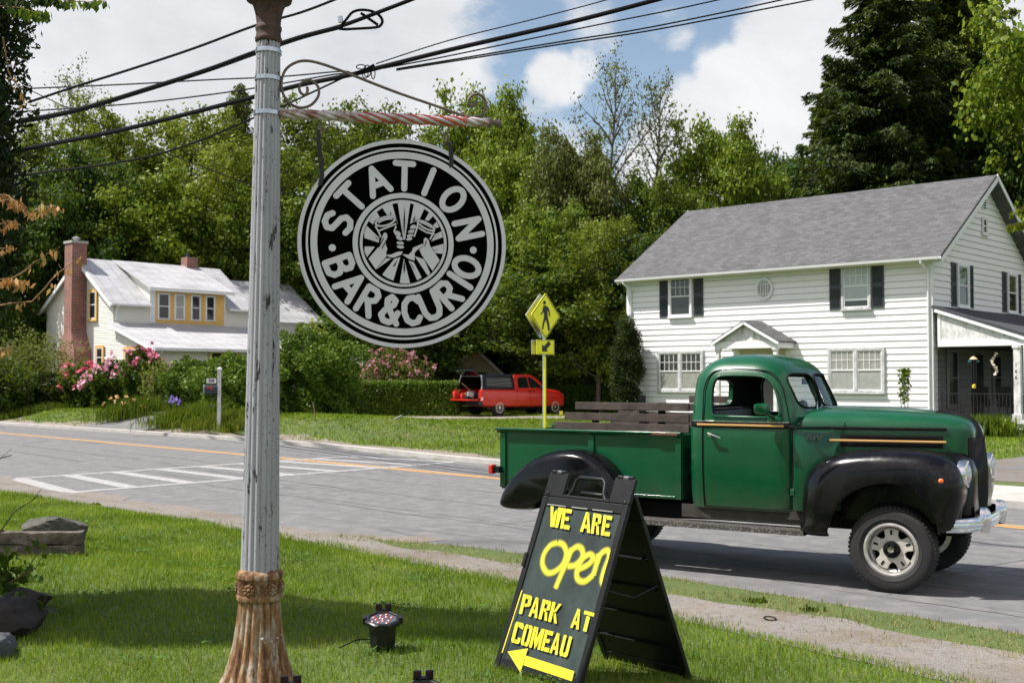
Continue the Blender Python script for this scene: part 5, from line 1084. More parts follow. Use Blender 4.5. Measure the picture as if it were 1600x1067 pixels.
    def band(name, x0, x1, z0, z1, yf, th, mat, par=o, mir=0, n=24, drop=None):
        m = MB(); rings = []
        for x in np.linspace(x0, x1, n):
            y = yf(x); dz = drop(x) if drop else 0; r_ = [(x, y+.006, z0+dz), (x, y-th*.7, z0+dz), (x, y-th, z0+.25*(z1-z0)+dz), (x, y-th, z1-.25*(z1-z0)+dz), (x, y-th*.7, z1+dz), (x, y+.006, z1+dz)]
            rings.append([(p[0], 2*YC-p[1] if mir else p[1], p[2]) for p in r_])
        m.loft(rings); 
        if mir: m.f = [q[::-1] for q in m.f]
        return m.build(name, mat, par, ang=40)
    def cy(x):                          # cab side plan at belt
        a, b, hw, e = -2.0, -.84, .74, 6.5; u = min(.9995, abs(x-(a+b)/2)/((b-a)/2)); return YC-hw*(1-u**e)**(1/e)
    # --- hood
    hx = [(-.88, .655, 1.590), (-.80, .64, 1.600), (-.60, .595, 1.602), (-.3, .535, 1.598), (0, .475, 1.585), (.2, .435, 1.573), (.36, .398, 1.558), (.47, .362, 1.536), (.535, .325, 1.508), (.575, .285, 1.468), (.60, .24, 1.41)]
    hh = lambda x: float(np.interp(x, [q[0] for q in hx], [q[1] for q in hx]))
    def hsec(x, hw, zt, zb=1.10):
        out = []; n = 26
        for k in range(n+1):
            a = math.pi*k/n; c_, s_ = math.cos(a), math.sin(a); out.append((x, YC-hw*math.copysign(abs(c_)**.55, c_), 1.40+(zt-1.40)*abs(s_)**.72 if zt > 1.42 else 1.40))
        out = [(x, YC-hw*1.0, zb), (x, YC-hw*1.005, 1.25)]+out+[(x, YC+hw*1.005, 1.25), (x, YC+hw, zb)]
        return out
    X = catmull([(q[0], q[1], q[2]) for q in hx], False, 3)
    hm = MB(); hm.loft([hsec(*q) for q in X]); hd = hm.build('hood', GR, o, ang=50)
    MB().tube([(-.865, YC-.70, 1.46)]+[(-.875+.02*math.cos(a), YC-.655*math.cos(a), 1.44+.168*abs(math.sin(a))**.72) for a in np.linspace(.0, math.pi, 24)]+[(-.865, YC+.70, 1.46)], .007, 5).build('hood_gap', BLK, o)
    def cowl_y(x):
        u = min(1, max(0, (x+.90)/.44)); return .158+(YC-hh(-.46)-.006-.158)*u*u*(3-2*u)
    # cowl sides between hood and door, with the curved seam
    for mir in (0, 1):
        m = MB(); rings = []
        for x in np.linspace(-.90, -.46, 12):
            y = cowl_y(x); yi = YC-.5; rr = [(x, y, .66 if x < -.72 else .66+(x+.72)*3.2), (x, y-.0, 1.0), (x, y, 1.36), (x, y+.025, 1.44), (x, yi, 1.46), (x, yi, .66)]
            rings.append([(p[0], 2*YC-p[1] if mir else p[1], p[2]) for p in rr])
        m.loft(rings)
        if mir: m.f = [q[::-1] for q in m.f]
        m.build('cowl', GR, o, ang=40)
    sd = lambda x: YC-hh(x)-.002 if x > -.46 else cowl_y(x)-.002
    for mir in (0, 1):
        band('belt_moulding', -1.995, -.93, 1.415, 1.470, cy, .012, BK, mir=mir); band('belt_chrome', -1.92, -.93, 1.470, 1.482, cy, .012, CHR, mir=mir); band('gold_stripe', -1.86, -.985, 1.432, 1.453, lambda x: cy(x)-.011, .006, GOLD, mir=mir)
        band('hood_moulding', -.93, .40, 1.418, 1.445, lambda x: sd(max(x, -.90)), .014, BK, mir=mir)
        band('hood_louvre', -.50, .37, 1.262, 1.372, sd, .010, BLK, mir=mir, n=40)
        for zz in (1.350, 1.282): band('louvre_rib', -.44, .33, zz, zz+.012, lambda x: sd(x)-.008, .008, BK, mir=mir)
        band('hood_gold_bar', -.585, .40, 1.306, 1.328, lambda x: sd(x)-.016, .012, GOLD, mir=mir); band('side_panel_base', -.66, .50, 1.10, 1.118, sd, .010, BK, mir=mir)
    sc_ = link('script_emblem', text_mesh('Ford', .078, shear=.35, bold=.0035, space=.9), M_('dull_chrome', (.07, .10, .085), .35, metal=.6), o); sc_.matrix_local = Matrix.Translation((-.72, sd(-.72)-.014, 1.345)) @ Matrix.Rotation(R(14), 4, 'Z') @ Matrix.Rotation(R(90), 4, 'X')
    k = MB(); k.tube([(x, YC, z+.008) for x, z in ((-.85, 1.60), (-.4, 1.605), (0, 1.592), (.3, 1.568), (.46, 1.545))], .010, 6); k.build('hood_strip', CHR, o, ang=60)
    # nose: black ribbed grille wrapping over the front of the hood
    g = MB(); rings = []
    for (x, z, hw, dep) in ((.24, 1.587, .04, .0), (.42, 1.567, .06, 0), (.52, 1.535, .08, 0), (.575, 1.49, .10, 0), (.610, 1.42, .13, 0), (.632, 1.33, .18, 0), (.648, 1.2, .25, 0), (.66, 1.0, .27, 0), (.655, .80, .27, 0), (.64, .66, .26, 0)):
        rings.append([(x-.055*(y/hw)**2-(.0), YC+y, z-.05*(y/hw)**2*(1 if z > 1.4 else 0)) for y in np.linspace(-hw, hw, 23)])
    out = [[(p[0]+(.010 if j % 2 else -.006), p[1], p[2]+(.008 if (j % 2 and p[2] > 1.4) else 0)) for j, p in enumerate(r_)] for r_ in rings]
    g.loft(out, False, False, False); g.build('grille', BK, o, ang=20)
    g = MB(); g.bb(.20, .60, YC-.30, YC+.30, .62, 1.36); g.build('radiator_support', BLK, o)
    # front clip between the fenders
    g = MB(); rings = []
    for x, zt_, hw in ((-.5, 1.20, .58), (.2, 1.22, .55), (.42, 1.235, .52), (.54, 1.22, .48), (.60, 1.16, .44), (.63, 1.05, .40), (.63, .7, .38)): rings.append([(x, YC-hw, zt_-.05), (x, YC-hw*.8, zt_), (x, YC+hw*.8, zt_), (x, YC+hw, zt_-.05), (x, YC+hw, .60), (x, YC-hw, .60)])
    g.loft(rings); g.build('front_panel', BK, o, ang=50)
    # --- front fenders
    fo = catmull([(-.80, .455), (-.815, .62), (-.80, .83), (-.745, 1.02), (-.63, 1.135), (-.45, 1.21), (-.15, 1.250), (.15, 1.255), (.36, 1.235), (.50, 1.175), (.585, 1.06), (.605, .90), (.575, .72), (.53, .575), (.30, .50), (-.35, .455)], True, 5)
    lev = [(-.0, .20), (.006, .155), (.022, .11), (.05, .065), (.09, .03), (.14, .008), (.20, .0), (.34, .0), (.45, .012), (.52, .05)]
    lin = [(.03, .20), (.05, .13), (.09, .075), (.14, .045), (.2, .035), (.56, .035)]
    arch = catmull([(-.53, .20), (-.545, .45), (-.49, .67), (-.34, .86), (-.12, .955), (.06, .965), (.24, .895), (.37, .74), (.43, .55), (.44, .20)], True, 5)
    for mir in (0, 1):
        mm = 2*YC if mir else None; f = pillow(fo, lev, mm, (-.10, .66)).build('front_fender', BK, o)
        ci = pillow(fo, lin, mm, (-.10, .66)).build('cut', None); bt = MB().bb(-.76, .50, (.08 if not mir else 2*YC-.5), (.5 if not mir else 2*YC-.08), .30, .62).build('cut', None)
        ar = MB().prism(arch, 'xz', -.2 if not mir else 2*YC-.25, .25 if not mir else 2*YC+.2).build('cut', None)
        for q in (ci, bt, ar): q.parent = o
        boolean(f, [ci, ar, bt]); smooth(f.data, 42)
        Y = (lambda y: y) if not mir else (lambda y: 2*YC-y)
        k = [(p[0], Y(.026), p[1]) for p in arch if p[1] > .5]; k.sort(key=lambda p: math.atan2(p[2]-.5, p[0])); MB().tube(k[::-1], .009, 6).build('fender_lip', BK, o, ang=60)
        h = thing('headlight', None, None); h.parent = o; h.matrix_local = Matrix.Translation((.555, Y(.325), 1.055)) @ Matrix.Rotation(R(90), 4, 'Y')
        m = MB(); m.lathe([(.10, -.02), (.125, -.01), (.128, .045), (.118, .062), (.098, .066), (.096, .05)], 36); m.f = m.f[:-2]; m.build('bezel', CHR, h, ang=40)
        m = MB(); m.lathe([(.098, .05), (.085, .068), (.05, .082), (0, .088)], 32); m.build('lens', LENS, h, ang=60)
        s = MB(); s.lathe([(.022, -.01), (.022, .012), (.014, .022), (0, .024)], 16, Matrix.Translation((.455, Y(.012), 1.01)) @ Matrix.Rotation(R(90)*(1 if not mir else -1), 4, 'X')); q = s.build('side_marker', AMB, o, ang=60)
    # --- rear fenders
    ro = catmull([(-4.075, .515), (-4.105, .575), (-4.02, .75), (-3.86, .93), (-3.62, 1.075), (-3.38, 1.14), (-3.16, 1.145), (-2.96, 1.095), (-2.80, .98), (-2.68, .82), (-2.62, .64), (-2.61, .50), (-2.80, .47), (-3.00, .60), (-3.26, .69), (-3.50, .645), (-3.64, .54), (-3.75, .500), (-3.95, .495)], True, 5)
    lev2 = [(.0, .10), (.012, .065), (.035, .035), (.08, .012), (.13, 0), (.30, 0)]
    for mir in (0, 1):
        mm = 2*YC if mir else None; f = pillow(ro, lev2, mm, (-3.36, .80)).build('rear_fender', BK, o)
        cc = catmull([(p[0], p[1]) for p in [(-3.72, .2), (-3.70, .50), (-3.55, .78), (-3.25, .90), (-2.98, .80), (-2.80, .55), (-2.78, .2)]], True, 5)
        ct = MB().prism(cc, 'xz', (.045 if not mir else 2*YC-.5), (.5 if not mir else 2*YC-.045)).build('cut', None); ct.parent = o; boolean(f, [ct]); smooth(f.data, 42)
    # --- bed
    b0, b1, yl, yr, zb, zt_ = -4.20, -2.07, .295, 1.505, .685, 1.325; b = thing('cargo_bed', None, None); b.parent = o
    for (y0, y1) in ((yl, yl+.03), (yr-.03, yr)):
        m = MB(); m.prism([(b0-.045, zt_), (b0+.02, zb), (b1, zb), (b1, zt_)], 'xz', y0, y1); m.build('side_panel', GR, b, bevel=.004)
    for s, y in ((1, yl), (-1, yr)):
        m = MB(); m.prism([(y-s*.055, zt_+.028), (y-s*.055, zt_+.006), (y-s*.012, zt_-.004), (y-s*.002, zt_-.03), (y+s*.03, zt_-.03), (y+s*.03, zt_+.028)][::s], 'yz', b0-.085, b1); m.build('top_rail', GR, b, bevel=.005)
        for x in (-3.10,): m = MB(); m.bb(x-.035, x+.035, y-s*.022, y-s*.001, 1.06, zt_-.03); m.build('stake_pocket', GR, b, bevel=.005)
        m = MB(); m.bb(b1-.07, b1-.005, y-s*.03, y-s*.001, zb, zt_-.03); m.bb(b0-.03, b0+.04, y-s*.02, y-s*.001, zb+.02, zt_-.03); m.bb(b0+.05, b1-.08, y-s*.012, y-s*.001, zb, zb+.03); m.build('edge_flange', GR, b, bevel=.004)
    m = MB(); m.bb(b1-.03, b1, yl+.03, yr-.03, zb, zt_); m.build('front_panel', GR, b); m = MB(); m.bb(b0-.04, b0-.01, yl+.03, yr-.03, zb, zt_-.01); m.build('tailgate', GR, b); m = MB(); m.bb(b0, b1-.03, yl+.03, yr-.03, zb, zb+.04); m.build('bed_floor', WOOD, b)
    m = MB(); m.bb(b1-.32, b1-.03, yl-.062, yl-.0555, zt_+.0, zt_+.02); m.build('rust_patch', RUST, b)
    r_ = random.Random(5)
    def boards(y, xs, zs, th=.03, x1=-2.005):
        for x0, z in zip(xs, zs):
            m = MB(); m.box(((x0+x1)/2, y, z+.035), (x1-x0, th, .078), (0, R(r_.uniform(-.3, .3)), 0)); m.build('stake_board', WOOD, o, bevel=.005)
    boards(.315, (-3.30, -3.43, -3.56), (1.567, 1.455, 1.355)); boards(1.485, (-2.52, -3.25, -3.40, -3.5), (1.625, 1.535, 1.44, 1.36))
    for y in (.345, 1.455):
        for x in (-3.08, -2.32): m = MB(); m.bb(x-.035, x+.035, y-.014, y+.014, 1.30, 1.645 if y < 1 else 1.70); m.build('stake', BLK, o)
    # --- running boards, frame, floor
    for mir in (0, 1):
        Y = (lambda y: y) if not mir else (lambda y: 2*YC-y)
        m = MB(); m.bb(-2.66, -.77, Y(.055), Y(.32), .475, .492); m.build('running_board', mat_plate(), o); m = MB(); m.bb(-2.66, -.77, Y(.055), Y(.062), .446, .474); m.bb(-2.66, -.77, Y(.063), Y(.30), .446, .45); m.build('running_board_skirt', mat_plate(), o)
        m = MB(); m.bb(-2.05, -.80, Y(.22), Y(.24), .53, .655); m.build('sill', M_('dirty_sill', (.035, .030, .024), .8, var=.5, vs=8), o)
        m = MB(); m.bb(-4.1, .55, Y(.52), Y(.60), .48, .62); m.build('chassis_rail', BLK, o)
    m = MB(); m.bb(-1.97, -.9, .24, 1.56, .60, .634); m.bb(-.9, -.86, .3, 1.5, .60, 1.4); m.tube([(-3.27, .2, .40), (-3.27, 1.6, .40)], .045, 8); m.tube([(0, .25, .40), (0, 1.55, .40)], .04, 8); m.lathe([(0, -.13), (.12, -.08), (.14, 0), (.12, .08), (0, .13)], 16, Matrix.Translation((-3.27, .95, .40)) @ Matrix.Rotation(R(90), 4, 'X')); m.bb(-.55, .25, .62, 1.18, .50, 1.10); m.tube([(-.3, .9, .52), (-3.2, .95, .42)], .035, 8); m.bb(-2.9, -2.2, .65, 1.15, .50, .66)
    m.build('chassis', BLK, o, ang=40)
    # --- interior
    s = thing('bench_seat', None, None); s.parent = o; sm = M_('black_vinyl', (.016, .015, .015), .5)
    m = MB(); m.box((-1.52, YC, 1.10), (.55, 1.30, .16)); m.build('seat', sm, s, bevel=.04); m = MB(); m.box((-1.84, YC, 1.34), (.13, 1.30, .50), (0, R(-8), 0)); m.build('backrest', sm, s, bevel=.045)
    m = MB(); m.box((-1.02, YC, 1.42), (.22, 1.34, .22)); m.build('dashboard', BLK, o, bevel=.04)
    st = thing('steering_wheel', None, None); st.parent = o; st.matrix_local = Matrix.Translation((-1.27, 1.24, 1.47)) @ Matrix.Rotation(R(-58), 4, 'Y'); m = MB(); m.tube([(.20*math.cos(a), .20*math.sin(a), 0) for a in np.linspace(0, 2*math.pi, 37)], .012, 8, False); m.build('rim', BLK, st, ang=60)
    m = MB(); [m.tube([(0, 0, -.02), (.20*math.cos(a), .20*math.sin(a), 0)], .009, 6) for a in (.5, math.pi-.5, -math.pi/2)]; m.tube([(0, 0, 0), (0, 0, -.4)], .02, 8); m.build('spoke', BLK, st)
    m = MB(); m.tube([(-.97, YC, 1.93), (-1.0, YC, 1.885)], .008, 6); m.box((-1.005, YC, 1.86), (.03, .22, .06)); m.build('inner_mirror', BLK, o, bevel=.006)
    m = MB(); [m.add(*(lambda q: (q.v, q.f))(MB().lathe([(0, -.05), (.04, -.03), (.05, 0), (.035, .035), (0, .05)], 12, Matrix.Translation((-.93, .52+dx, 1.585+dz))))) for dx, dz in ((0, 0), (.07, .015), (.035, .05))]; m.build('plush_toy', M_('brown_plush', (.06, .045, .035), .95, bump=.8), o, ang=60)
    # --- outside mirrors
    m = MB(); rg_ = []
    for y, s_ in ((.095, .6), (.085, .92), (.06, 1.0), (.02, .97), (.0, .8)): rg_.append([(-1.155+p[0]*s_, 0, 0) if 0 else (-1.145+.075*s_*math.copysign(abs(math.cos(a))**.5, math.cos(a)), y-.02, 1.605+.052*s_*math.copysign(abs(math.sin(a))**.5, math.sin(a))) for a in np.linspace(0, 2*math.pi, 25)[:-1] for p in [(0, 0)]])
    mr = thing('door_mirror', None, None); mr.parent = o; m.loft(rg_); m.build('housing', GR, mr, ang=60); m = MB(); m.tube([(-1.11, .03, 1.57), (-1.08, .09, 1.53), (-1.07, .155, 1.515)], .020, 8); m.bb(-1.13, -1.00, .13, .175, 1.488, 1.525); m.build('arm', GR, mr, ang=50, bevel=.004)
    # --- bumper
    bp = thing('front_bumper', None, None); bp.parent = o; path = [(.47, .10), (.585, .16), (.66, .30), (.70, .50), (.72, .75), (.722, .9), (.72, 1.05), (.70, 1.30), (.66, 1.50), (.585, 1.64), (.47, 1.70)]; path = catmull(path, False, 4); rings = []
    for i, p in enumerate(path):
        a = Vector(path[max(0, i-1)]); b_ = Vector(path[min(len(path)-1, i+1)]); t_ = (b_-a).normalized(); nx, ny = t_.y, -t_.x; pr = []
        for k in range(17): zz = .555+.125*k/16; off = .020*math.sin(math.pi*k/16)**.5+(.004 if k % 4 in (1, 2, 3) else -.004); pr.append((p[0]+nx*off, p[1]+ny*off, zz))
        pr += [(p[0]-nx*.008, p[1]-ny*.008, .675), (p[0]-nx*.008, p[1]-ny*.008, .56)]; rings.append(pr)
    m = MB(); m.loft(rings); m.build('bumper_bar', CHR, bp, ang=30)
    for y in (.52, 1.28):
        m = MB(); m.loft([[(x_+.70, y+yy, z) for x_, yy in ((-.02, -w_), (.03+q, -w_*.8), (.055+q, 0), (.03+q, w_*.8), (-.02, w_))] for z, w_, q in ((.53, .03, -.01), (.56, .045, 0), (.62, .05, .012), (.70, .045, .01), (.745, .03, -.01), (.755, .012, -.03))]); m.build('overrider', CHR, bp, ang=50)
    m = MB(); m.tube([(.66, .62, .60), (.3, .60, .56)], .03, 6); m.tube([(.66, 1.18, .60), (.3, 1.2, .56)], .03, 6); m.build('bracket', BLK, bp)
    m = MB(); m.box((-4.30, .23, .90), (.05, .09, .10)); m.build('tail_light', REDL, o, bevel=.01); m = MB(); m.bb(-4.275, -4.20, .21, .27, .865, .93); m.build('tail_light_bracket', BLK, o)
    m = MB(); m.box((-4.30, 1.57, .90), (.05, .09, .10)); m.build('tail_light', REDL, o, bevel=.01); m = MB(); m.bb(-4.275, -4.20, 1.53, 1.59, .865, .93); m.build('tail_light_bracket', BLK, o)
    wheel(o, 0, .20, .375, .22, -1, 1); wheel(o, 0, 1.60, .375, .22, 1, 1); wheel(o, -3.27, .20, .375, .22, -1, 2); wheel(o, -3.27, 1.60, .375, .22, 1, 2)
    return o
_pl = []
def mat_plate():
    if not _pl:
        n = NTh('tread_plate'); v = n.noise(42, 2, .5, typ='voronoi'); c = n.ramp(v, [(.25, (.22, .205, .185)), (.5, (.075, .07, .062))]); n.set(Base_Color=c, Metallic=.35, Roughness=.5); n.bump(v, -.8, .01); _pl.append(n.m)
    return _pl[0]
old_truck()
# ---------------------------------------------------------------- the red pickup far back
def red_pickup():
    g = P(781, 650.5, 54.4); o = thing('red_pickup', 'modern red pickup with black bed cap and open tailgate parked on the drive', 'truck', (g.x, g.y, H(g.x, g.y)), R(40), scale=(.955, 1, 1.03))
    RD = M_('red_paint', (.62, .018, .010), .3, var=.06, coat=.6); NV = M_('dark_blue_cap', (.006, .009, .018), .35, spec=.3); GL = mat_glass('tinted_glass', (.012, .018, .02))
    W2 = 1.96; ly = lambda side, y: y if side < 0 else W2-y
    # x: rear axle at 0, front axle at 3.70; near side y=0
    so = catmull([(-1.12, .62), (-1.14, .95), (-1.12, 1.22), (-.9, 1.26), (.5, 1.24), (2.6, 1.25), (3.2, 1.24), (3.95, 1.16), (4.20, 1.06), (4.34, .88), (4.37, .62), (4.30, .42), (4.0, .40), (3.0, .40), (.8, .42), (-.6, .45), (-1.0, .50)], True, 4)
    bd = MB(); bd.loft([[(p[0], y, p[1]) for p in inset(so, d)] for y, d in ((0, .10), (.02, .05), (.06, .015), (.14, 0), (W2-.14, 0), (W2-.06, .015), (W2-.02, .05), (W2, .10))]); b = bd.build('body', RD, o)
    cuts = [MB().bb(-1.3, .93, .12, W2-.12, .72, 1.6).build('cut', None)]
    for x in (0, 3.70): cuts.append(MB().prism([(x+.52*math.cos(a), .40+.53*math.sin(a)) for a in np.linspace(0, 2*math.pi, 25)[:-1]], 'xz', -.1, W2+.1).build('cut', None))
    for c in cuts: c.parent = o
    boolean(b, cuts); smooth(b.data, 40)
    c = MB(); cab = [(1.05, 1.2, .06), (1.02, 1.3, .07), (1.06, 1.60, .14), (1.14, 1.82, .20)]; prf = catmull([(1.02, 1.20), (1.06, 1.55), (1.13, 1.84), (1.3, 1.90), (1.9, 1.92), (2.3, 1.88), (2.75, 1.60), (3.15, 1.26), (3.2, 1.18)], False, 4)+[(3.2, 1.15), (1.02, 1.15)]
    def sec(y_at): return [(p[0], y_at(p[1]), p[1]) for p in prf]
    tum = lambda z: .05+.24*max(0, (z-1.2)/.72)**1.2
    c.loft([sec(lambda z: tum(z)+.0), sec(lambda z: W2-tum(z))]); c.build('cab', RD, o, ang=30)
    for s in (-1, 1):
        for poly in ([(1.25, 1.30), (1.32, 1.72), (1.42, 1.80), (1.95, 1.81), (1.98, 1.30)], [(2.04, 1.30), (2.01, 1.81), (2.22, 1.79), (2.52, 1.60), (2.88, 1.31)]):
            k = [(p[0], ly(s, tum(p[1])-.006), p[1]) for p in poly]; MB().add(k, [tuple(range(len(k))) if s > 0 else tuple(range(len(k)))[::-1]]).build('side_window', GL, o)
        for x in (1.12, 2.01, 3.05): MB().bb(x-.007, x+.007, ly(s, -.004), ly(s, .03), .55, 1.22).build('door_gap', BLK, o)
        MB().bb(1.85, 2.0, ly(s, -.02), ly(s, .02), 1.12, 1.16).build('handle', BLK, o); MB().bb(2.1, 2.25, ly(s, -.02), ly(s, .02), 1.12, 1.16).build('handle', BLK, o)
        q = MB(); q.box((2.72, ly(s, -.10), 1.32), (.12, .2, .18)); q.build('door_mirror', BLK, o, bevel=.02)
        MB().bb(.93, 4.0, ly(s, .03), ly(s, .3), .36, .42).build('sill', BLK, o)
        q = MB(); q.box((-1.13, ly(s, .11), 1.02), (.06, .2, .36)); q.build('tail_light', REDL, o, bevel=.01); q = MB(); q.box((-1.10, ly(s, .015), .82), (.10, .03, .14)); q.build('rear_marker', MTRIM, o)
        q = MB(); q.box((4.26, ly(s, .27), .93), (.14, .4, .16)); q.build('headlight', LENS, o, bevel=.02)
        for x in (0, 3.70):
            w = thing('wheel', None, None); w.parent = o; w.matrix_local = Matrix.Translation((x, ly(s, .13), .40)) @ (Matrix.Rotation(R(90), 4, 'X') if s < 0 else Matrix.Rotation(R(-90), 4, 'X'))
            m = MB(); m.lathe([(.24, -.11), (.37, -.13), (.40, -.09), (.40, .09), (.37, .13), (.24, .11)], 36); m.build('tyre', RUB, w, ang=40); m = MB(); m.lathe([(.245, .10), (.245, .135), (.20, .14), (.19, .06)], 30); m.f = m.f[:-2]; m.build('rim', OLDW, w, ang=40)
            m = MB(); m.lathe([(.2, .112), (.19, .114), (0, .114)], 30); m.build('wheel_dark', BLK, w); m = MB(); [m.box((.10*math.cos(a), .10*math.sin(a), .12), (.15, .03, .02), (0, 0, a)) for a in np.linspace(0, 2*math.pi, 7)[:-1]]; m.lathe([(.05, .115), (.05, .15), (0, .155)], 12); m.build('spoke', CHR, w)
    k = [(x, y, z) for (x, z) in ((2.36, 1.85), (3.12, 1.28)) for y in (.0, W2)]; k[0] = (2.40, .34, 1.845); k[1] = (2.40, W2-.34, 1.845); k[2] = (3.14, .12, 1.285); k[3] = (3.14, W2-.12, 1.285); MB().add([(p[0]+.02, p[1], p[2]+.02) for p in k], [(0, 2, 3, 1)]).build('windscreen', GL, o)
    MB().bb(-1.22, -1.0, .02, W2-.02, .50, .70).build('rear_bumper', M_('bumper_black', (.02, .02, .02), .4), o, bevel=.02); MB().bb(4.24, 4.41, .15, W2-.15, .48, .70).build('front_bumper', RD, o, bevel=.03)
    # bed cap: shell open at the back
    cp = thing('bed_cap', None, None); cp.parent = o; th = .04
    m = MB(); top = [(-1.10, 1.25), (-.98, 1.86), (.98, 1.90), (.98, 1.25)]; tm = lambda z: .05+.14*(z-1.25)/.6
    for s in (-1, 1):
        pts = [(-1.10, 1.255), (-.98, 1.86), (.98, 1.90), (1.0, 1.255)]; m.loft([[(p[0], ly(s, tm(p[1])), p[1]) for p in pts], [(p[0], ly(s, tm(p[1])+th), p[1]) for p in pts]])
    m.build('side_shell', NV, cp); m = MB(); m.loft([[(-1.0, tm(1.86), 1.85), (-1.0, W2-tm(1.86), 1.85), (-1.0, W2-tm(1.86)-.1, 1.90), (-1.0, tm(1.86)+.1, 1.90)], [(1.0, tm(1.9), 1.89), (1.0, W2-tm(1.9), 1.89), (1.0, W2-tm(1.9)-.1, 1.94), (1.0, tm(1.9)+.1, 1.94)]]); m.build('roof_shell', NV, cp); MB().bb(.94, .98, .15, W2-.15, 1.25, 1.9).build('front_shell', BLK, cp)
    for s in (-1, 1): k = [(p[0], ly(s, tm(p[1])-.006), p[1]) for p in [(-.78, 1.36), (-.74, 1.76), (.84, 1.80), (.86, 1.36)]]; MB().add(k, [(3, 2, 1, 0) if s < 0 else (0, 1, 2, 3)]).build('cap_window', GL, cp)
    q = MB(); q.tube([(-1.08, tm(1.3), 1.27), (-.99, tm(1.85), 1.86), (-.99, W2-tm(1.85), 1.86), (-1.08, W2-tm(1.3), 1.27)], .03, 6); q.build('rear_frame', M_('silver_edge', (.4, .42, .45), .4), cp)
    q = MB(); q.box((-1.22, W2/2, 1.98), (.55, W2-.55, .03), (0, R(28), 0)); q.build('rear_hatch', GL, cp)
    q = MB(); q.bb(-1.80, -1.16, .16, W2-.16, .74, .80); q.build('tailgate', RD, o, bevel=.01); q = MB(); q.bb(-1.78, -1.18, .2, W2-.2, .801, .81); q.build('tailgate_liner', BLK, o)
    bpy.context.view_layer.update(); at = lambda p: o.matrix_world @ Vector(p)
    def can(label, p, sc): 
        a = thing('gas_can', label, 'gas can', at(p), R(31), 'red fuel cans on the tailgate', scale=(sc, sc, sc)); m_ = M_('red_plastic', (.65, .03, .02), .4); q = MB(); q.loft([[(x*s_, y*s_, z) for x, y in ((-.15, -.1), (.15, -.1), (.15, .1), (-.15, .1))] for z, s_ in ((0, .95), (.04, 1), (.28, 1), (.34, .7))]); q.build('body', m_, a, bevel=.02)
        q = MB(); q.tube([(-.1, 0, .33), (-.08, 0, .42), (.06, 0, .42), (.08, 0, .33)], .018, 6); q.build('handle', m_, a, ang=60); q = MB(); q.tube([(.11, 0, .33), (.2, 0, .40)], .02, 6); q.build('spout', M_('yellow_plastic', (.7, .45, .02), .4), a)
    can('larger red fuel can at the outer corner of the open tailgate', (-1.55, 1.45, .812), 1.05); can('small red fuel can in front of the larger one', (-1.45, 1.05, .812), .72)
    a = thing('tool_bag', 'black and white bag among the tools on the tailgate', 'bag', at((-1.1, .85, .812)), R(20)); q = MB(); q.loft([[(.3*math.cos(t)*s_, .22*math.sin(t)*s_, z) for t in np.linspace(0, 2*math.pi, 13)[:-1]] for z, s_ in ((0, .9), (.12, 1.05), (.28, .9), (.36, .5))]); q.build('body', M_('dark_canvas', (.03, .03, .035), .8), a, ang=60); q = MB(); q.box((-.1, -.2, .2), (.3, .05, .2), (0, .3, 0)); q.build('pocket', M_('white_canvas', (.6, .6, .6), .8), a)
    a = thing('garden_tool', 'wooden handled tool leaning inside the open pickup bed', 'tool', at((-.9, 1.1, .80)), R(31)); q = MB(); q.tube([(-.4, .2, .75), (.3, -.1, .1)], .018, 6); q.build('handle', M_('tool_wood', (.45, .28, .12), .7), a); q = MB(); q.box((.33, -.11, .07), (.14, .2, .03)); q.build('head', BLK, a)
    a = thing('machine', 'red and brown machine in the open pickup bed beside the bag', 'machine', at((-.75, .45, .80)), R(31)); q = MB(); q.box((0, 0, .16), (.4, .3, .3)); q.build('housing', BLK, a, bevel=.03); q = MB(); q.tube([(-.2, -.1, .3), (-.05, 0, .52), (.15, .1, .5)], .03, 6); q.build('frame', M_('machine_brown', (.25, .09, .06), .6), a); q = MB(); q.lathe([(.0, 0), (.1, .02), (.1, .1), (0, .12)], 12, Matrix.Translation((0, 0, .31))); q.build('cap', RD, a)
red_pickup()
# ================================================================ LAMP POST, BRACKET, ROUND SIGN
def mat_post():
    n = NTh('peeling_grey_paint'); s = n.noise(5.5, 6, .72, sc=(4.5, 4.5, 1.0)); sp = n.noise(105, 2, .55, sc=(1, 1, .7)); z = n.N.new('ShaderNodeSeparateXYZ'); n.L.new(n.tc.outputs['Object'], z.inputs[0])
    side = n.ramp(n.noise(1.3, 2, .5), [(.42, 0), (.58, 1)])
    pit = n.math('MULTIPLY', n.ramp(sp, [(.655, 0), (.67, 1)]), n.ramp(n.noise(2.4, 3, .6), [(.40, 0), (.55, 1)])); fl = n.ramp(s, [(.60, 0), (.612, 1)])
    pd = n.math('MAXIMUM', pit, fl); base = n.ramp(n.noise(3, 6, .7, sc=(6, 6, .6)), [(.3, (.27, .275, .30)), (.6, (.35, .35, .375)), (.8, (.46, .455, .475))])
    c = n.mix(pd, base, (.028, .022, .020))
    zf = n.math('ADD', z.outputs['Z'], n.math('MULTIPLY', n.noise(22, 4, .7), .07)); rust = n.ramp(zf, [(.0, 1), (.5, 1)]);
    n.set(Base_Color=c, Roughness=.5, Metallic=.0); n.bump(n.math('MULTIPLY', pd, -1.0), .5, .004); return n.m
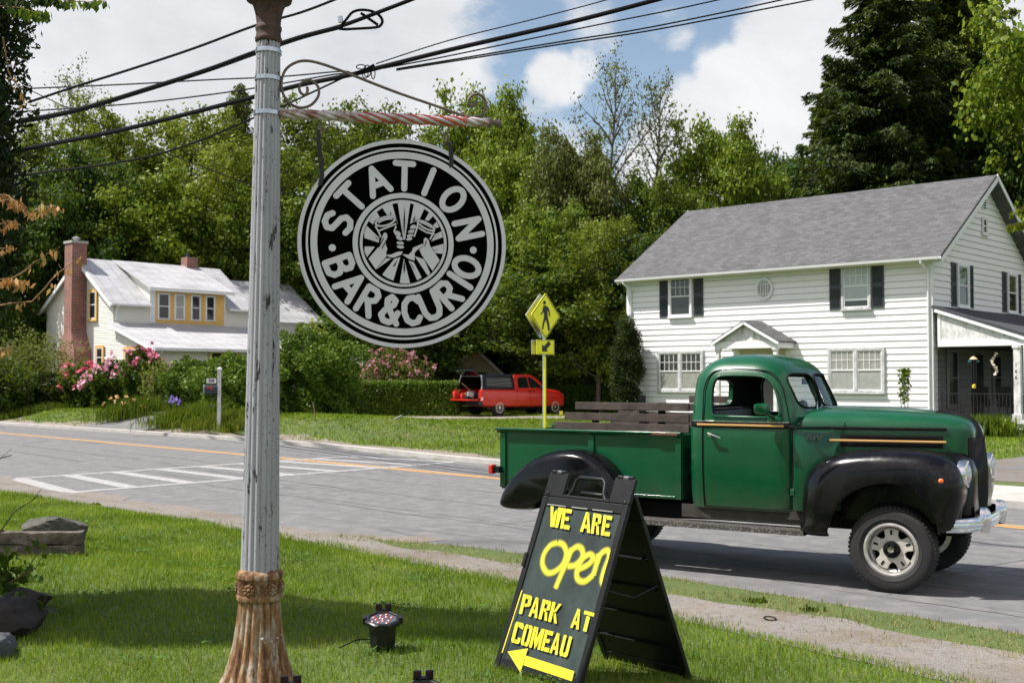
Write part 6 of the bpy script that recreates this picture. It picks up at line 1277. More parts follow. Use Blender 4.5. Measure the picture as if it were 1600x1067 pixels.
def mat_rustbase():
    n = NTh('rusted_iron'); f = n.noise(5, 8, .75, sc=(3.2, 3.2, .6)); g = n.noise(35, 5, .75); c = n.ramp(f, [(.34, (.035, .018, .010)), (.44, (.14, .065, .024)), (.51, (.26, .14, .052)), (.56, (.32, .25, .17)), (.60, (.37, .34, .28)), (.64, (.19, .09, .032))])
    n.set(Base_Color=n.mix(.5, c, n.ramp(g, [(.35, .45), (.65, 1.3)]), 'MULTIPLY'), Roughness=.85); n.bump(g, .5, .006); return n.m
MPOST, MRB = mat_post(), mat_rustbase(); DKR = M_('dark_rust', (.06, .032, .022), .8, var=.5, vs=20, bump=.5)
STRAP = M_('galvanised_strap', (.55, .57, .58), .28, metal=.9, var=.2)
def lamp_post():
    D = 6.15; B = P(403, 1078, D); B.z = H(B.x, B.y)-.01; T = P(419.5, 60, D); ax = T-B; S = D/FPX; L_ = ax.length; zy = lambda y: (P(404+(1078-y)*.0155, y, D)-B).length
    o = thing('lamp_post', 'fluted cast iron lamp post with peeling grey paint and rusty base', 'lamp post', B); o.rotation_euler = ax.to_track_quat('Z', 'Y').to_euler()
    def fl(d, n=18): return lambda a, z: 1-d*abs(math.sin(a*n/2))**.7*0-d*(1-abs(math.cos(a*n/2)))
    m = MB(); m.lathe([(r*S, zy(y)) for r, y in ((29.5, 889), (29.2, 870), (27.5, 760), (25.5, 600), (23.5, 440), (21, 250), (18.8, 80), (18.6, 66))], 216, None, fl(.085)); m.f = m.f[:-2]; q = m.build('shaft', MPOST, o, ang=60)
    m = MB(); m.lathe([(r*S, zy(y)) for r, y in ((70, 1082), (69, 1074), (62, 1068), (54, 1052), (46, 1030), (40, 1005), (36, 978), (33.5, 955), (32, 940), (31.5, 934))], 216, None, fl(.10, 20)); m.build('base', MRB, o, ang=60)
    m = MB(); m.lathe([(r*S, zy(y)) for r, y in ((30, 936), (35, 935), (36, 931), (35.5, 928), (33.6, 927), (33.2, 905), (33.8, 903), (36.2, 901), (36.2, 896), (35, 893), (31, 890), (29, 888))], 72); m.build('collar', MRB, o, ang=50)
    m = MB()
    for k in range(64):
        a = k*2*math.pi/64; r = 34*S; m.box((r*math.cos(a), r*math.sin(a), zy(916)), (.008, .0045, 20*S), (.55, 0, a))
    for k in range(6):
        a = k*math.pi/3+R(-75); r = 34.5*S; c = Vector((r*math.cos(a), r*math.sin(a), zy(916))); u = Vector((-math.sin(a), math.cos(a), 0))
        for j in range(8): b = j*math.pi/4; p = c+u*(.022*math.cos(b))+Vector((0, 0, .022*math.sin(b))); m.lathe([(0, -.009), (.009, -.005), (.0105, 0), (.009, .005), (0, .009)], 8, Matrix.Translation(p))
        m.lathe([(0, -.013), (.012, -.007), (.014, 0), (.012, .007), (0, .013)], 8, Matrix.Translation(c))
    m.build('ornament', MRB, o, ang=60)
    m = MB(); m.lathe([(r*S, zy(y)) for r, y in ((18.2, 68), (20.5, 66), (21, 61), (19.5, 58), (19.0, 52), (19.6, 50), (20.6, 47), (20.4, 43), (19, 41), (19.4, 36), (21, 24), (24.5, 12), (28, 5), (35, 3), (36, -1), (34, -5), (24, -8), (14, -10))], 108, None, lambda a, z: 1-.05*abs(math.sin(a*6))*(1 if zy(40) < z < zy(8) else 0)); m.build('capital', DKR, o, ang=50)
    m = MB(); m.lathe([(14*S, zy(-9)), (30*S, zy(-24)), (44*S, zy(-70)), (42*S, zy(-130)), (24*S, zy(-170)), (6*S, zy(-182)), (0, zy(-184))], 36); m.build('globe', M_('frosted_globe', (.7, .7, .68), .3), o, ang=60)
    for y in (81, 124, 178):
        r = (18.6+(y-66)*.0132)*S+.0022; m = MB(); m.lathe([(r, zy(y+3.4)), (r+.0018, zy(y+3.2)), (r+.0018, zy(y-3.2)), (r, zy(y-3.4))], 64); m.f = m.f[:-2]; m.box((r*math.cos(R(-60)), r*math.sin(R(-60)), zy(y)), (.014, .022, .030), (0, 0, R(-60))); m.build('strap', STRAP, o, ang=40)
    m = MB(); c = zy(990); m.tube([(.040*S*0+35.5*S*math.cos(a), 35.5*S*math.sin(a), c-.01+.012*math.sin(a*3)) for a in np.linspace(R(200), R(300), 14)], .003, 6); m.lathe([(0, -.011), (.009, -.006), (.011, 0), (.009, .006), (0, .011)], 12, Matrix.Translation((35.5*S*math.cos(R(200)), 35.5*S*math.sin(R(200)), c))); m.build('wire_tie', MPEEL, o, ang=60)
lamp_post()
YAW = R(12); A0 = P(437, 178, 6.15); UD = Vector((math.cos(YAW), math.sin(YAW), 0)); ND = Vector((math.sin(YAW), -math.cos(YAW), 0))
def onp(px, py, A=None, U=UD, N_=ND, off=0):       # pixel -> (along, up) in a vertical plane through A
    A = A or A0; d = dirv(px, py); c = Vector((0, 0, CH)); t = ((A+N_*off-c).dot(N_))/d.dot(N_); p = c+d*t-A; return (p.dot(U), p.z)
IRON = M_('weathered_iron', (.16, .125, .105), .6, metal=.4, var=.35, vs=30, bump=.3)
TWIST = None
def mat_twist():
    n = NTh('worn_red_white_bar'); f = n.noise(9, 7, .75); g = n.noise(2.3, 3, .6); c = n.ramp(f, [(.36, (.62, .58, .57)), (.52, (.46, .40, .39)), (.60, (.30, .15, .12)), (.7, (.16, .08, .06))])
    n.set(Base_Color=c, Roughness=.45, Metallic=.15); n.bump(f, .3, .004); return n.m
def bracket():
    o = thing('sign_bracket', 'twisted iron bracket arm with scroll fixed to the lamp post', 'bracket', A0, YAW)
    e = onp(765, 192); m = MB(); rings = []; n = 170; L_ = e[0]
    mb_ = MB()
    for j in range(4):
        pts = []
        for i in range(n+1):
            f = i/n; a = f*math.pi*2*3.6+j*math.pi/2; r = .0170*(1-.10*f); pts.append((L_*f, r*math.cos(a), e[1]*f+r*math.sin(a)))
        mb_.tube(pts, [.0128*(1-.10*i/n) for i in range(n+1)], 12)
    arm = mb_.build('twisted_bar', mat_twist(), o, ang=70); mc = MB(); mc.tube([(0, 0, 0), (L_, 0, e[1])], .0165, 10); mc.build('groove_shade_core', DKR, o, ang=70)
    red = M_('orange_red_paint', (.62, .045, .02), .35, var=.3, vs=40); m = MB()      # the groove still holds fresh red paint
    for j in range(4):
        pts = []
        for i in range(n+1):
            f = i/n; a = f*math.pi*2*3.6+math.pi/4+j*math.pi/2; r = .0262; pts.append((L_*f, r*math.cos(a), e[1]*f+r*math.sin(a)))
        m.tube(pts[62:152], .0036, 5)
    m.build('red_groove', red, o, ang=60)
    m = MB(); m.lathe([(.030, -.008), (.031, 0), (.022, .012), (.014, .018), (.013, .026), (.020, .034), (.024, .044), (.021, .056), (.012, .064), (0, .067)], 24, Matrix.Translation((L_, 0, e[1])) @ Matrix.Rotation(R(90), 4, 'Y')); m.build('finial', IRON, o, ang=60)
    Z = lambda pts: [(lambda q: (q[0], 0, q[1]))(onp(400+x/4, 80+y/4)) for x, y in pts]
    p = Z([(1378, 312), (1352, 348), (1326, 322), (1345, 282), (1388, 270), (1425, 295), (1437, 350), (1410, 400), (1350, 415), (1280, 398), (1150, 352), (1020, 308), (860, 252), (700, 190), (600, 150), (500, 112), (400, 78), (318, 62), (250, 72), (190, 112), (162, 175), (164, 250), (200, 318), (268, 354), (340, 340), (388, 285), (388, 225), (343, 184), (297, 190), (270, 225), (280, 262), (308, 275), (322, 252), (319, 224)])
    m = MB(); c3 = [Vector(q) for q in p]; out = []
    for i in range(len(c3)-1):
        g = lambda k: c3[max(0, min(len(c3)-1, k))]; p0, p1, p2, p3 = g(i-1), g(i), g(i+1), g(i+2)
        for s in range(5): t = s/5; out.append(.5*((2*p1)+(p2-p0)*t+(2*p0-5*p1+4*p2-p3)*t*t+(3*p1-p0-3*p2+p3)*t**3))
    out.append(c3[-1]); m.tube(out, .0078, 8); m.build('scroll', IRON, o, ang=60)
    for x, y in ((507, 194), (694, 203)):
        s, z = onp(x, y); m = MB(); m.tube([(s+.028*math.cos(a), .0, z+.028*math.sin(a)) for a in np.linspace(0, 2*math.pi, 25)], .004, 6, False); m.build('eye_ring', IRON, o, ang=60)
bracket()
_zc = [0]
def stroke(mb, pts, w, base, rnd=True, seg=14):
    """flat painted stroke in a plane (u, v); every piece sits a hair above the one before"""
    for (a, b) in zip(pts, pts[1:]):
        a, b = Vector(a), Vector(b); d = b-a
        if d.length < 1e-6: continue
        d.normalize(); n = Vector((-d.y, d.x))*w/2; z = base+_zc[0]; _zc[0] += 2.2e-5; k = [a+n, a-n, b-n, b+n]; mb.add([(p.x, -z, p.y) for p in k], [(0, 1, 2, 3)])
    if rnd:
        for p in pts:
            z = base+_zc[0]; _zc[0] += 2.2e-5; mb.add([(p[0]+w/2*math.cos(t), -z, p[1]+w/2*math.sin(t)) for t in np.linspace(0, 2*math.pi, seg+1)[:-1]], [tuple(range(seg))])
def poly(mb, pts, base):
    z = base+_zc[0]; _zc[0] += 2.2e-5; A = sum(pts[i-1][0]*pts[i][1]-pts[i][0]*pts[i-1][1] for i in range(len(pts)))
    k = [(p[0], -z, p[1]) for p in pts]; mb.add(k if A > 0 else k[::-1], [tuple(range(len(k)))])
def ell(cx, cy, rx, ry, rot=0, n=22, a0=0, a1=2*math.pi):
    return [(cx+rx*math.cos(a)*math.cos(rot)-ry*math.sin(a)*math.sin(rot), cy+rx*math.cos(a)*math.sin(rot)+ry*math.sin(a)*math.cos(rot)) for a in np.linspace(a0, a1, n+1)[:(-1 if a1-a0 > 6.2 else None)]]
GLY = {
 'S': (.60, [[(.60, .80), (.47, .97), (.22, 1.0), (.04, .86), (.06, .66), (.28, .54), (.50, .43), (.60, .25), (.50, .06), (.26, 0), (.04, .12)]]),
 'T': (.66, [[(0, 1), (.66, .98)], [(.34, 1), (.33, 0)]]), 'A': (.72, [[(0, 0), (.36, 1), (.72, 0)], [(.16, .34), (.58, .34)]]), 'I': (.0, [[(0, 1), (0, 0)]]),
 'O': (.64, [[(.32+.32*math.cos(a), .5+.5*math.sin(a)) for a in np.linspace(0, 2*math.pi, 19)]]), 'N': (.60, [[(0, 0), (.02, 1), (.58, .02), (.60, 1)]]),
 'B': (.52, [[(0, 0), (0, 1), (.32, 1), (.46, .88), (.45, .68), (.30, .56), (.05, .54)], [(.30, .56), (.50, .42), (.52, .2), (.38, .02), (0, 0)]]),
 'R': (.54, [[(0, 0), (0, 1), (.34, 1), (.48, .86), (.46, .64), (.30, .52), (.05, .50)], [(.22, .50), (.54, 0)]]),
 '&': (.62, [[(.62, .0), (.42, .28), (.16, .66), (.14, .86), (.28, 1.0), (.44, .88), (.40, .70), (.12, .46), (.0, .24), (.12, .04), (.34, .0), (.52, .16), (.60, .42)]]),
 'C': (.56, [[(.56, .84), (.42, 1), (.2, .98), (.04, .78), (0, .45), (.08, .14), (.26, 0), (.46, .04), (.56, .2)]]), 'U': (.58, [[(0, 1), (0, .3), (.1, .06), (.29, 0), (.48, .06), (.58, .3), (.58, 1)]]),
}
def round_sign():
    s0, z0 = onp(630.5, 380.5); c = A0+UD*s0+Vector((0, 0, z0)); Dc = c.y; RR = 163.2*Dc/FPX
    o = thing('round_sign', 'round black and grey bar sign hanging from the bracket', 'sign', c, YAW); g = M_('sign_grey_paint', (.63, .615, .655), .55, var=.05, vs=3, bump=.1, bs=12, spec=.3); bk = M_('sign_black_paint', (.0015, .0014, .0014), .9, var=.3, vs=4, spec=.02)
    m = MB(); seg = 128; m.prism([(RR*math.cos(a), RR*math.sin(a)) for a in np.linspace(0, 2*math.pi, seg+1)[:-1]], 'xz', -.0, .032); m.build('board', bk, o, ang=40)
    m = MB(); m.loft([[(RR*k*math.cos(a), y, RR*k*math.sin(a)) for a in np.linspace(0, 2*math.pi, seg+1)[:-1]] for y, k in ((-.001, .965), (-.0015, 1.003), (.033, 1.003), (.034, .99))], True, False, False); m.build('rim', g, o, ang=40)
    def ann(m, r1, r2, y): m.loft([[(RR*k*math.cos(a), -y, RR*k*math.sin(a)) for a in np.linspace(0, 2*math.pi, seg+1)[:-1]] for k in (r2, r1)], True, False, False)
    m = MB()
    for r1, r2 in ((.905, .925), (.818, .882), (.437, .486), (.392, .418)): ann(m, r1, r2, .0012)
    m.build('ring', g, o)
    m = MB(); b = .0014; h = .245*RR
    def put(ch, th, up):               # th degrees; up=+1 tops outwards, -1 tops towards the centre
        wd, st = GLY[ch]; t = R(th); er = Vector((math.cos(t), math.sin(t))); U = er*up; Rt = Vector((U.y, -U.x)); c_ = er*(.650*RR)
        for s in st: stroke(m, [tuple(c_+Rt*((x-wd/2)*h*1.05)+U*((y-.5)*h)) for x, y in s], .058*RR, b)
    for ch, th in zip('STATION', (164.2, 139.5, 113.5, 89.5, 68, 42.5, 14)): put(ch, th, 1)
    for ch, th in zip('BAR&CURIO', (200.5, 220, 239.5, 259, 277, 293.6, 312.2, 327.5, 340.6)): put(ch, th, -1)
    for th in (185, -4.2): t = R(th); poly(m, ell(.68*RR*math.cos(t), .68*RR*math.sin(t), .034*RR, .034*RR), b)
    m.build('lettering', g, o)
    k = RR/(163.2*5.926); C = lambda pts: [((x-553)*k, -(y-545)*k) for x, y in pts]; m = MB(); d = MB(); b2 = .0075
    rays = [[(495, 160), (552, 153), (615, 155), (566, 512), (550, 512)], [(350, 215), (400, 196), (445, 182), (500, 375), (470, 300), (400, 290)], [(650, 168), (750, 205), (700, 320), (612, 362)], [(795, 242), (830, 280), (785, 330), (750, 322)], [(862, 335), (885, 385), (850, 396), (826, 370)], [(300, 258), (332, 308), (285, 345), (268, 380), (230, 345)],
            [(212, 393), (327, 500), (322, 545), (190, 505), (190, 450)], [(193, 583), (287, 583), (215, 682), (192, 630)], [(907, 423), (920, 480), (810, 522), (845, 455)], [(928, 540), (922, 634), (850, 630), (816, 575)], [(440, 688), (295, 797), (390, 688)], [(522, 675), (458, 893), (405, 872), (355, 840), (468, 690)], [(556, 685), (613, 913), (566, 920), (518, 912)], [(598, 705), (648, 720), (722, 860), (680, 887)], [(655, 662), (745, 690), (802, 820), (780, 843)]]
    for q in rays: poly(m, C(q), b)
    for q in ([(558, 190), (564, 330), (557, 480), (550, 400), (552, 300)], [(425, 250), (440, 290), (425, 280)], [(660, 280), (655, 330), (630, 350)], [(560, 700), (566, 790), (556, 830), (550, 760)], [(500, 690), (470, 760), (450, 765)], [(615, 720), (660, 800), (630, 760)], [(670, 690), (740, 790), (700, 750)], [(280, 480), (320, 515), (300, 510)], [(875, 465), (840, 485), (850, 475)], [(880, 595), (835, 605), (850, 596)]): poly(d, C(q), b2)
    for q in ([(228, 697), (330, 572), (350, 500), (368, 455), (388, 450), (402, 478), (385, 560), (402, 600), (388, 640), (396, 668), (295, 792)], [(698, 600), (735, 570), (740, 500), (760, 485), (788, 515), (797, 560), (890, 697), (822, 797), (720, 650)], [(540, 648), (600, 650), (628, 620), (640, 585), (728, 545), (735, 565), (672, 610), (655, 640), (655, 705), (600, 690)], [(396, 655), (430, 655), (500, 625), (548, 622), (525, 655), (455, 682), (412, 675)]): poly(m, C(q), b+.003)
    for (x, y, rx, ry, r_) in ((498, 455, 30, 20, .6), (512, 498, 34, 19, .5), (520, 546, 34, 17, .1), (522, 580, 34, 15, .1), (640, 395, 30, 22, -.5), (622, 435, 31, 18, -.4), (612, 473, 31, 16, -.3), (604, 505, 29, 13, -.2)): poly(m, C(ell(x, y, rx, ry, r_)), b+.0045)
    for q in ([(590, 540), (602, 560), (600, 600), (580, 612), (578, 570)], [(650, 632), (672, 622), (690, 636), (665, 645)], [(415, 625), (440, 640), (470, 632), (440, 650)]): poly(d, C(q), b2)
    for (cx, cy, rx, ry, r_) in ((380, 348, 92, 38, -.30), (757, 378, 86, 26, .46)):
        poly(d, C(ell(cx, cy, rx+14, ry+14, r_)), b2); e = C(ell(cx, cy, rx, ry, r_, 26)); stroke(d2 := MB(), e+[e[0]], .0105, b2+.004, True, 8); m.add(d2.v, d2.f); e = C(ell(cx, cy-4, rx-24, ry-16, r_, 22)); poly(m, e, b2+.007); e = C(ell(cx+3, cy+6, rx-30, max(6, ry-24), r_, 22)); poly(d, e, b2+.009)
    for q in ([(290, 400), (315, 440), (475, 372)], [(315, 440), (338, 492)], [(478, 395), (462, 440), (480, 470)], [(680, 370), (672, 410), (648, 480)], [(838, 410), (822, 455), (798, 500)], [(690, 400), (760, 440), (830, 455)]): stroke(m, C(q), .0085, b2+.005)
    for q in ([(320, 590), (365, 505)], [(350, 600), (392, 520)], [(760, 520), (748, 570)], [(490, 520), (545, 528)], [(490, 562), (548, 566)], [(590, 418), (650, 412)], [(584, 455), (640, 455)]): stroke(d, C(q), .0050, b2+.006)
    m.build('emblem', g, o); d.build('emblem_line', bk, o)
    bl = M_('black_strap', (.008, .008, .008), .6); S = lambda x, y, dy=0: (lambda q: (q[0]-s0, dy, q[1]-z0))(onp(x, y))
    for pts in ([(499, 203), (497, 216), (499, 232), (502, 255), (503, 275), (500, 290)], [(700, 222), (704, 232), (705, 246), (705, 262)]):
        m = MB(); p = [S(*q) for q in pts]; m.loft([[(a[0]-.012, -.005, a[2]), (a[0]+.012, -.005, a[2]), (a[0]+.012, -.001 if i < 2 else -.002, a[2]), (a[0]-.012, -.001, a[2])] for i, a in enumerate(p)]); m.build('hanging_strap', bl, o)
    for x, y in ((499, 207), (697, 216)):
        m = MB(); c_ = S(x, y); m.tube([(c_[0]+.010*math.cos(a)*1.0, 0, c_[2]+.030*math.sin(a)) for a in np.linspace(0, 2*math.pi, 19)], .0042, 6, False); m.tube([(c_[0]+.006, -.002, c_[2]-.01), (c_[0]+.012, -.002, c_[2]+.012)], .007, 6); m.build('carabiner', IRON, o, ang=60)
round_sign()
# ================================================================ SANDWICH BOARD
def sandwich():
    a = R(-48); U = Vector((math.cos(a), math.sin(a), 0)); Bv = Vector((-math.sin(a), math.cos(a), 0)); LF = Vector((-.106, 6.84, .19)); wd, hs, hz = .705, .475, 1.135
    o = thing('sandwich_board', 'black plastic sandwich board with yellow stencilled words and an arrow', 'sandwich board', LF, a); pm = M_('black_plastic', (.006, .0065, .0065), .45, var=.4, vs=6, bump=.15, bs=60, spec=.3)
    def chalk():
        n = NTh('board_face'); f = n.noise(3.2, 8, .75, sc=(1, 1, .6)); g = n.noise(14, 6, .8, sc=(1.6, 1, .5)); c = n.ramp(f, [(.35, (.012, .018, .018)), (.55, (.028, .045, .040)), (.72, (.05, .065, .05))]); c = n.mix(n.ramp(g, [(.60, 0), (.78, .5)]), c, (.11, .115, .05))
        n.set(Base_Color=c, Roughness=.55); n.b.inputs['Specular IOR Level'].default_value = .3; return n.m
    sl = math.hypot(hs, hz); th = math.atan2(hs, hz)
    def panel(front):
        p = thing('front_panel' if front else 'back_panel', None, None); p.parent = o
        if front: p.matrix_local = Matrix.Rotation(-th, 4, 'X')
        else: p.matrix_local = Matrix.Translation((0, 2*hs, -.09)) @ Matrix.Rotation(th*1.02, 4, 'X')
        s = -1 if front else 1; y = lambda a_, b_: sorted((s*a_, s*b_)); V1 = .865*sl; m = MB()
        def B(x0, x1, z0, z1, t0, t1): ya, yb = y(t0, t1); m.bb(x0, x1, ya, yb, z0, z1)
        B(0, .042, .0, V1, -.02, .012); B(wd-.042, wd, .0, V1, -.02, .012); B(.042, wd-.042, .015, .075, -.018, .010); B(.042, wd-.042, V1-.06, V1, -.018, .010)
        B(0, .16, V1+.0005, sl-.012, -.018, .009); B(wd-.16, wd, V1+.0005, sl-.012, -.018, .009)
        B(.16, wd-.16, V1+.0005, V1+.02, -.018, .009)
        m.build('frame', pm, p, bevel=.006)
        m = MB(); ya, yb = y(-.012, .002); m.bb(.0425, wd-.0425, ya, yb, .0755, V1-.0605); m.build('face', chalk() if front else pm, p)
        m = MB(); c0, c1 = .225, wd-.225; yy = s*-.004; hgt = sl-.03; m.tube([(c0-.03, yy, V1+.01), (c0, yy, V1+.05), (c0+.01, yy, hgt-.02), (c0+.035, yy, hgt), (c1-.035, yy, hgt), (c1-.01, yy, hgt-.02), (c1, yy, V1+.05), (c1+.03, yy, V1+.01)], .013, 8); m.build('handle', pm, p, ang=60)
        m = MB()
        for x0 in (.02, .10) if front else (.06,):
            for xx in (x0, wd-x0-.035): m.tube([(xx, 0, sl-.008), (xx+.035, 0, sl-.008)], .014, 10)
        m.build('hinge', pm, p, ang=60)
        if front:
            m = MB(); [m.bb(x0, x1, -.0135, -.0125, V1-.056, V1-.050) for x0, x1 in ((.06, .22), (.27, .40), (.44, .60))]; m.build('slot', M_('slot_grey', (.25, .25, .22), .6), p)
            m = MB()
            for x, z in ((.035, V1+.02), (wd-.035, V1+.01)): m.lathe([(.010, 0), (.010, .004), (0, .006)], 12, Matrix.Translation((x, -.010, z)) @ Matrix.Rotation(R(90), 4, 'X'))
            m.build('bolt', pm, p); m = MB(); m.bb(-.006, .020, -.022, -.010, .50*sl, .57*sl); m.build('latch', pm, p, bevel=.004)
        else:
            m = MB(); [m.bb(.05, wd-.05, -.030, -.0121, z, z+.012) for z in (.2, .4, .6, .8)]; m.build('stiffener', pm, p)
        return p
    fp = panel(True); panel(False)
    m = MB()                             # spreader straps
    for x in (.02, wd-.02): m.tube([(x, .23, .52), (x, .46, .45), (x, .70, .50)], .006, 5)
    m.build('spreader', pm, o)
    m = MB(); [m.tube([(x, hs, hz-.006), (x+.05, hs, hz-.006)], .010, 8) for x in (.05, wd-.1)]; m.build('hinge_pin', STRAP, o)
    # pixel -> front panel plane
    N_ = Vector((U.y, -U.x, 0))*0-Bv*math.cos(th)+Vector((0, 0, math.sin(th))); Vv = Bv*math.sin(th)+Vector((0, 0, math.cos(th)))
    def Q(px, py): d = dirv(px, py); c = Vector((0, 0, CH)); t = (LF-c).dot(N_)/d.dot(N_); p = c+d*t-LF; return (p.dot(U), p.dot(Vv))
    YL = NTh('yellow_stencil_paint'); f = YL.noise(60, 4, .7); YL.set(Base_Color=YL.mix(YL.ramp(YL.noise(18, 8, .8), [(.56, 0), (.72, .8)]), YL.ramp(f, [(.3, (.58, .48, .01)), (.6, (.76, .66, .02)), (.75, (.30, .27, .03))]), (.10, .10, .04)), Roughness=.5); YL = YL.m
    st = MB(); b = .003
    F = {'W': [[(.0, 1), (.2, 0), (.42, .0), (.22, 1)], [(.36, .75), (.30, .05), (.52, .0), (.56, .9)], [(.62, 1), (.58, 0), (.80, .0), (1.0, 1), (.84, 1)]],
         'E': [[(0, 0), (.34, 0), (.34, 1), (0, 1)], [(.40, 0), (1, 0), (1, .2), (.40, .2)], [(.40, .8), (1, .8), (1, 1), (.40, 1)], [(.40, .42), (.8, .42), (.8, .6), (.40, .6)]],
         'A': [[(0, 0), (.28, 0), (.52, 1), (.32, 1)], [(.58, 1), (.62, 1), (1, 0), (.70, 0), (.50, .72)], [(.36, .2), (.6, .2), (.55, .38), (.42, .38)]],
         'R': [[(0, 0), (.34, 0), (.34, 1), (0, 1)], [(.40, .8), (.62, .8), (.62, 1), (.40, 1)], [(.66, .5), (1, .55), (1, .92), (.88, 1), (.66, 1)], [(.40, .42), (.62, .42), (.62, .58), (.40, .58)], [(.55, .40), (.8, .44), (1, 0), (.70, 0)]],
         'P': [[(0, 0), (.34, 0), (.34, 1), (0, 1)], [(.40, .8), (.62, .8), (.62, 1), (.40, 1)], [(.66, .42), (1, .5), (1, .92), (.88, 1), (.66, 1)], [(.40, .40), (.62, .40), (.62, .56), (.40, .56)]],
         'K': [[(0, 0), (.34, 0), (.34, 1), (0, 1)], [(.40, .48), (.62, .58), (1, 1), (.72, 1), (.40, .62)], [(.42, .42), (.62, .5), (1, 0), (.70, 0)]],
         'T': [[(0, .82), (1, .82), (1, 1), (0, 1)], [(.32, 0), (.66, 0), (.66, .77), (.32, .77)]],
         'C': [[(0, .12), (.12, 0), (.36, 0), (.36, 1), (.12, 1), (0, .88)], [(.42, .8), (1, .7), (1, .9), (.88, 1), (.42, 1)], [(.42, 0), (.88, 0), (1, .1), (1, .3), (.70, .3), (.70, .18), (.42, .18)]],
         'O': [[(0, .12), (.14, 0), (.40, 0), (.40, .16), (.34, .2), (.34, .8), (.40, .84), (.40, 1), (.14, 1), (0, .88)], [(.50, 0), (.86, 0), (1, .12), (1, .88), (.86, 1), (.50, 1), (.50, .84), (.66, .8), (.66, .2), (.50, .16)]],
         'M': [[(0, 0), (.24, 0), (.24, 1), (0, 1)], [(.28, 1), (.30, .4), (.5, 0), (.56, 0), (.40, 1)], [(.60, .05), (.5, .5), (.72, 1), (.76, 1), (.74, .3)], [(.78, 0), (1, 0), (1, 1), (.78, 1)]],
         'U': [[(0, 1), (0, .12), (.14, 0), (.42, 0), (.42, .18), (.34, .22), (.34, 1)], [(.50, 0), (.86, 0), (1, .12), (1, 1), (.66, 1), (.66, .22), (.50, .18)]]}
    def line(word, org, vx, vy, slots, sc, off, nm):
        st = MB()
        f2 = lambda x, y: Q(off[0]+(org[0]+vx[0]*x+vy[0]*y)/sc, off[1]+(org[1]+vx[1]*x+vy[1]*y)/sc)
        for ch, (x0, x1) in zip(word, slots):
            for q in F[ch]: poly(st, [f2(x0+(x1-x0)*x, y) for x, y in q], b)
        st.build('stencilled_word', YL, fp)
    line('WEARE', (437, 724), (428, 71), (20, -140), [(0, .20), (.20, .345), (.52, .685), (.695, .83), (.86, 1.0)], 4.447, (760, 660), 'we are')
    line('PARKAT', (250, 370), (485, 133), (35, -144), [(0, .135), (.145, .275), (.295, .425), (.44, .575), (.78, .905), (.925, 1.075)], 4.706, (760, 880), 'park at')
    line('COMEAU', (190, 580), (415, 115), (38, -152), [(0, .15), (.17, .31), (.325, .515), (.53, .67), (.685, .83), (.855, 1.0)], 4.706, (760, 880), 'comeau')
    poly(st, [Q(760+x/4.706, 880+y/4.706) for x, y in [(168, 650), (318, 627), (262, 805)]], b); poly(st, [Q(760+x/4.706, 880+y/4.706) for x, y in [(304, 680), (658, 795), (640, 868), (284, 750)]], b)
    st.build('arrow', YL, fp); st = MB(); poly(st, [Q(760+x/4.706, 880+y/4.706) for x, y in [(132, 660), (138, 664), (284, 205), (278, 200)]], b+.009)
    st.build('yellow_edge_line', YL, fp)
    # sprayed word with soft edges
    sm = NTh('spray_paint'); at = sm.N.new('ShaderNodeAttribute'); at.attribute_name = 'soft'; al = sm.math('ADD', sm.ramp(at.outputs['Fac'], [(.18, 0), (.95, 1)]), sm.math('MULTIPLY', sm.math('SUBTRACT', sm.noise(260, 2, .6), .5), .25)); sm.set(Base_Color=(.78, .72, .03, 1), Roughness=.6, Alpha=sm.math('MULTIPLY', al, sm.ramp(at.outputs['Fac'], [(.02, 0), (.2, 1)]))); 
    ob = [[(222, 632), (200, 640), (180, 668), (176, 700), (190, 724), (212, 722), (238, 700), (250, 665), (240, 638), (222, 632)], [(268, 646), (252, 690), (232, 735), (215, 776)], [(252, 690), (262, 662), (284, 644), (300, 655), (298, 680), (276, 702), (254, 704)], [(286, 716), (318, 700), (334, 680), (322, 668), (300, 684), (284, 716), (286, 745), (308, 752), (336, 730)], [(352, 664), (344, 700), (334, 736)], [(344, 700), (358, 668), (378, 656), (384, 676), (368, 720), (362, 752), (376, 768), (384, 752)]]
    V, Fc, A = [], [], []; z = -.0042
    for s_ in ob:
        p = [Vector(Q(760+x/1.988, 530+y/1.988)) for x, y in catmull(s_, False, 6)]; n0 = len(V); hw = .031
        for i, c in enumerate(p):
            d = (p[min(i+1, len(p)-1)]-p[max(i-1, 0)]).normalized(); n = Vector((-d.y, d.x))
            for k, w in ((-1, 0), (-.5, .5), (0, 1), (.5, .5), (1, 0)): q = c+n*k*hw; V.append((min(q.x, wd-.0435), z-.0004*i/len(p), q.y)); A.append(w*(1 if 0 < i < len(p)-1 else .3))
        z -= .0007
        for i in range(len(p)-1):
            for j in range(4): a_ = n0+i*5+j; Fc.append((a_, a_+1, a_+6, a_+5))
    me = bpy.data.meshes.new('sprayed_word'); me.from_pydata(V, [], Fc); at2 = me.attributes.new('soft', 'FLOAT', 'POINT'); at2.data.foreach_set('value', A); link('sprayed_word', me, sm.m, fp)
sandwich()
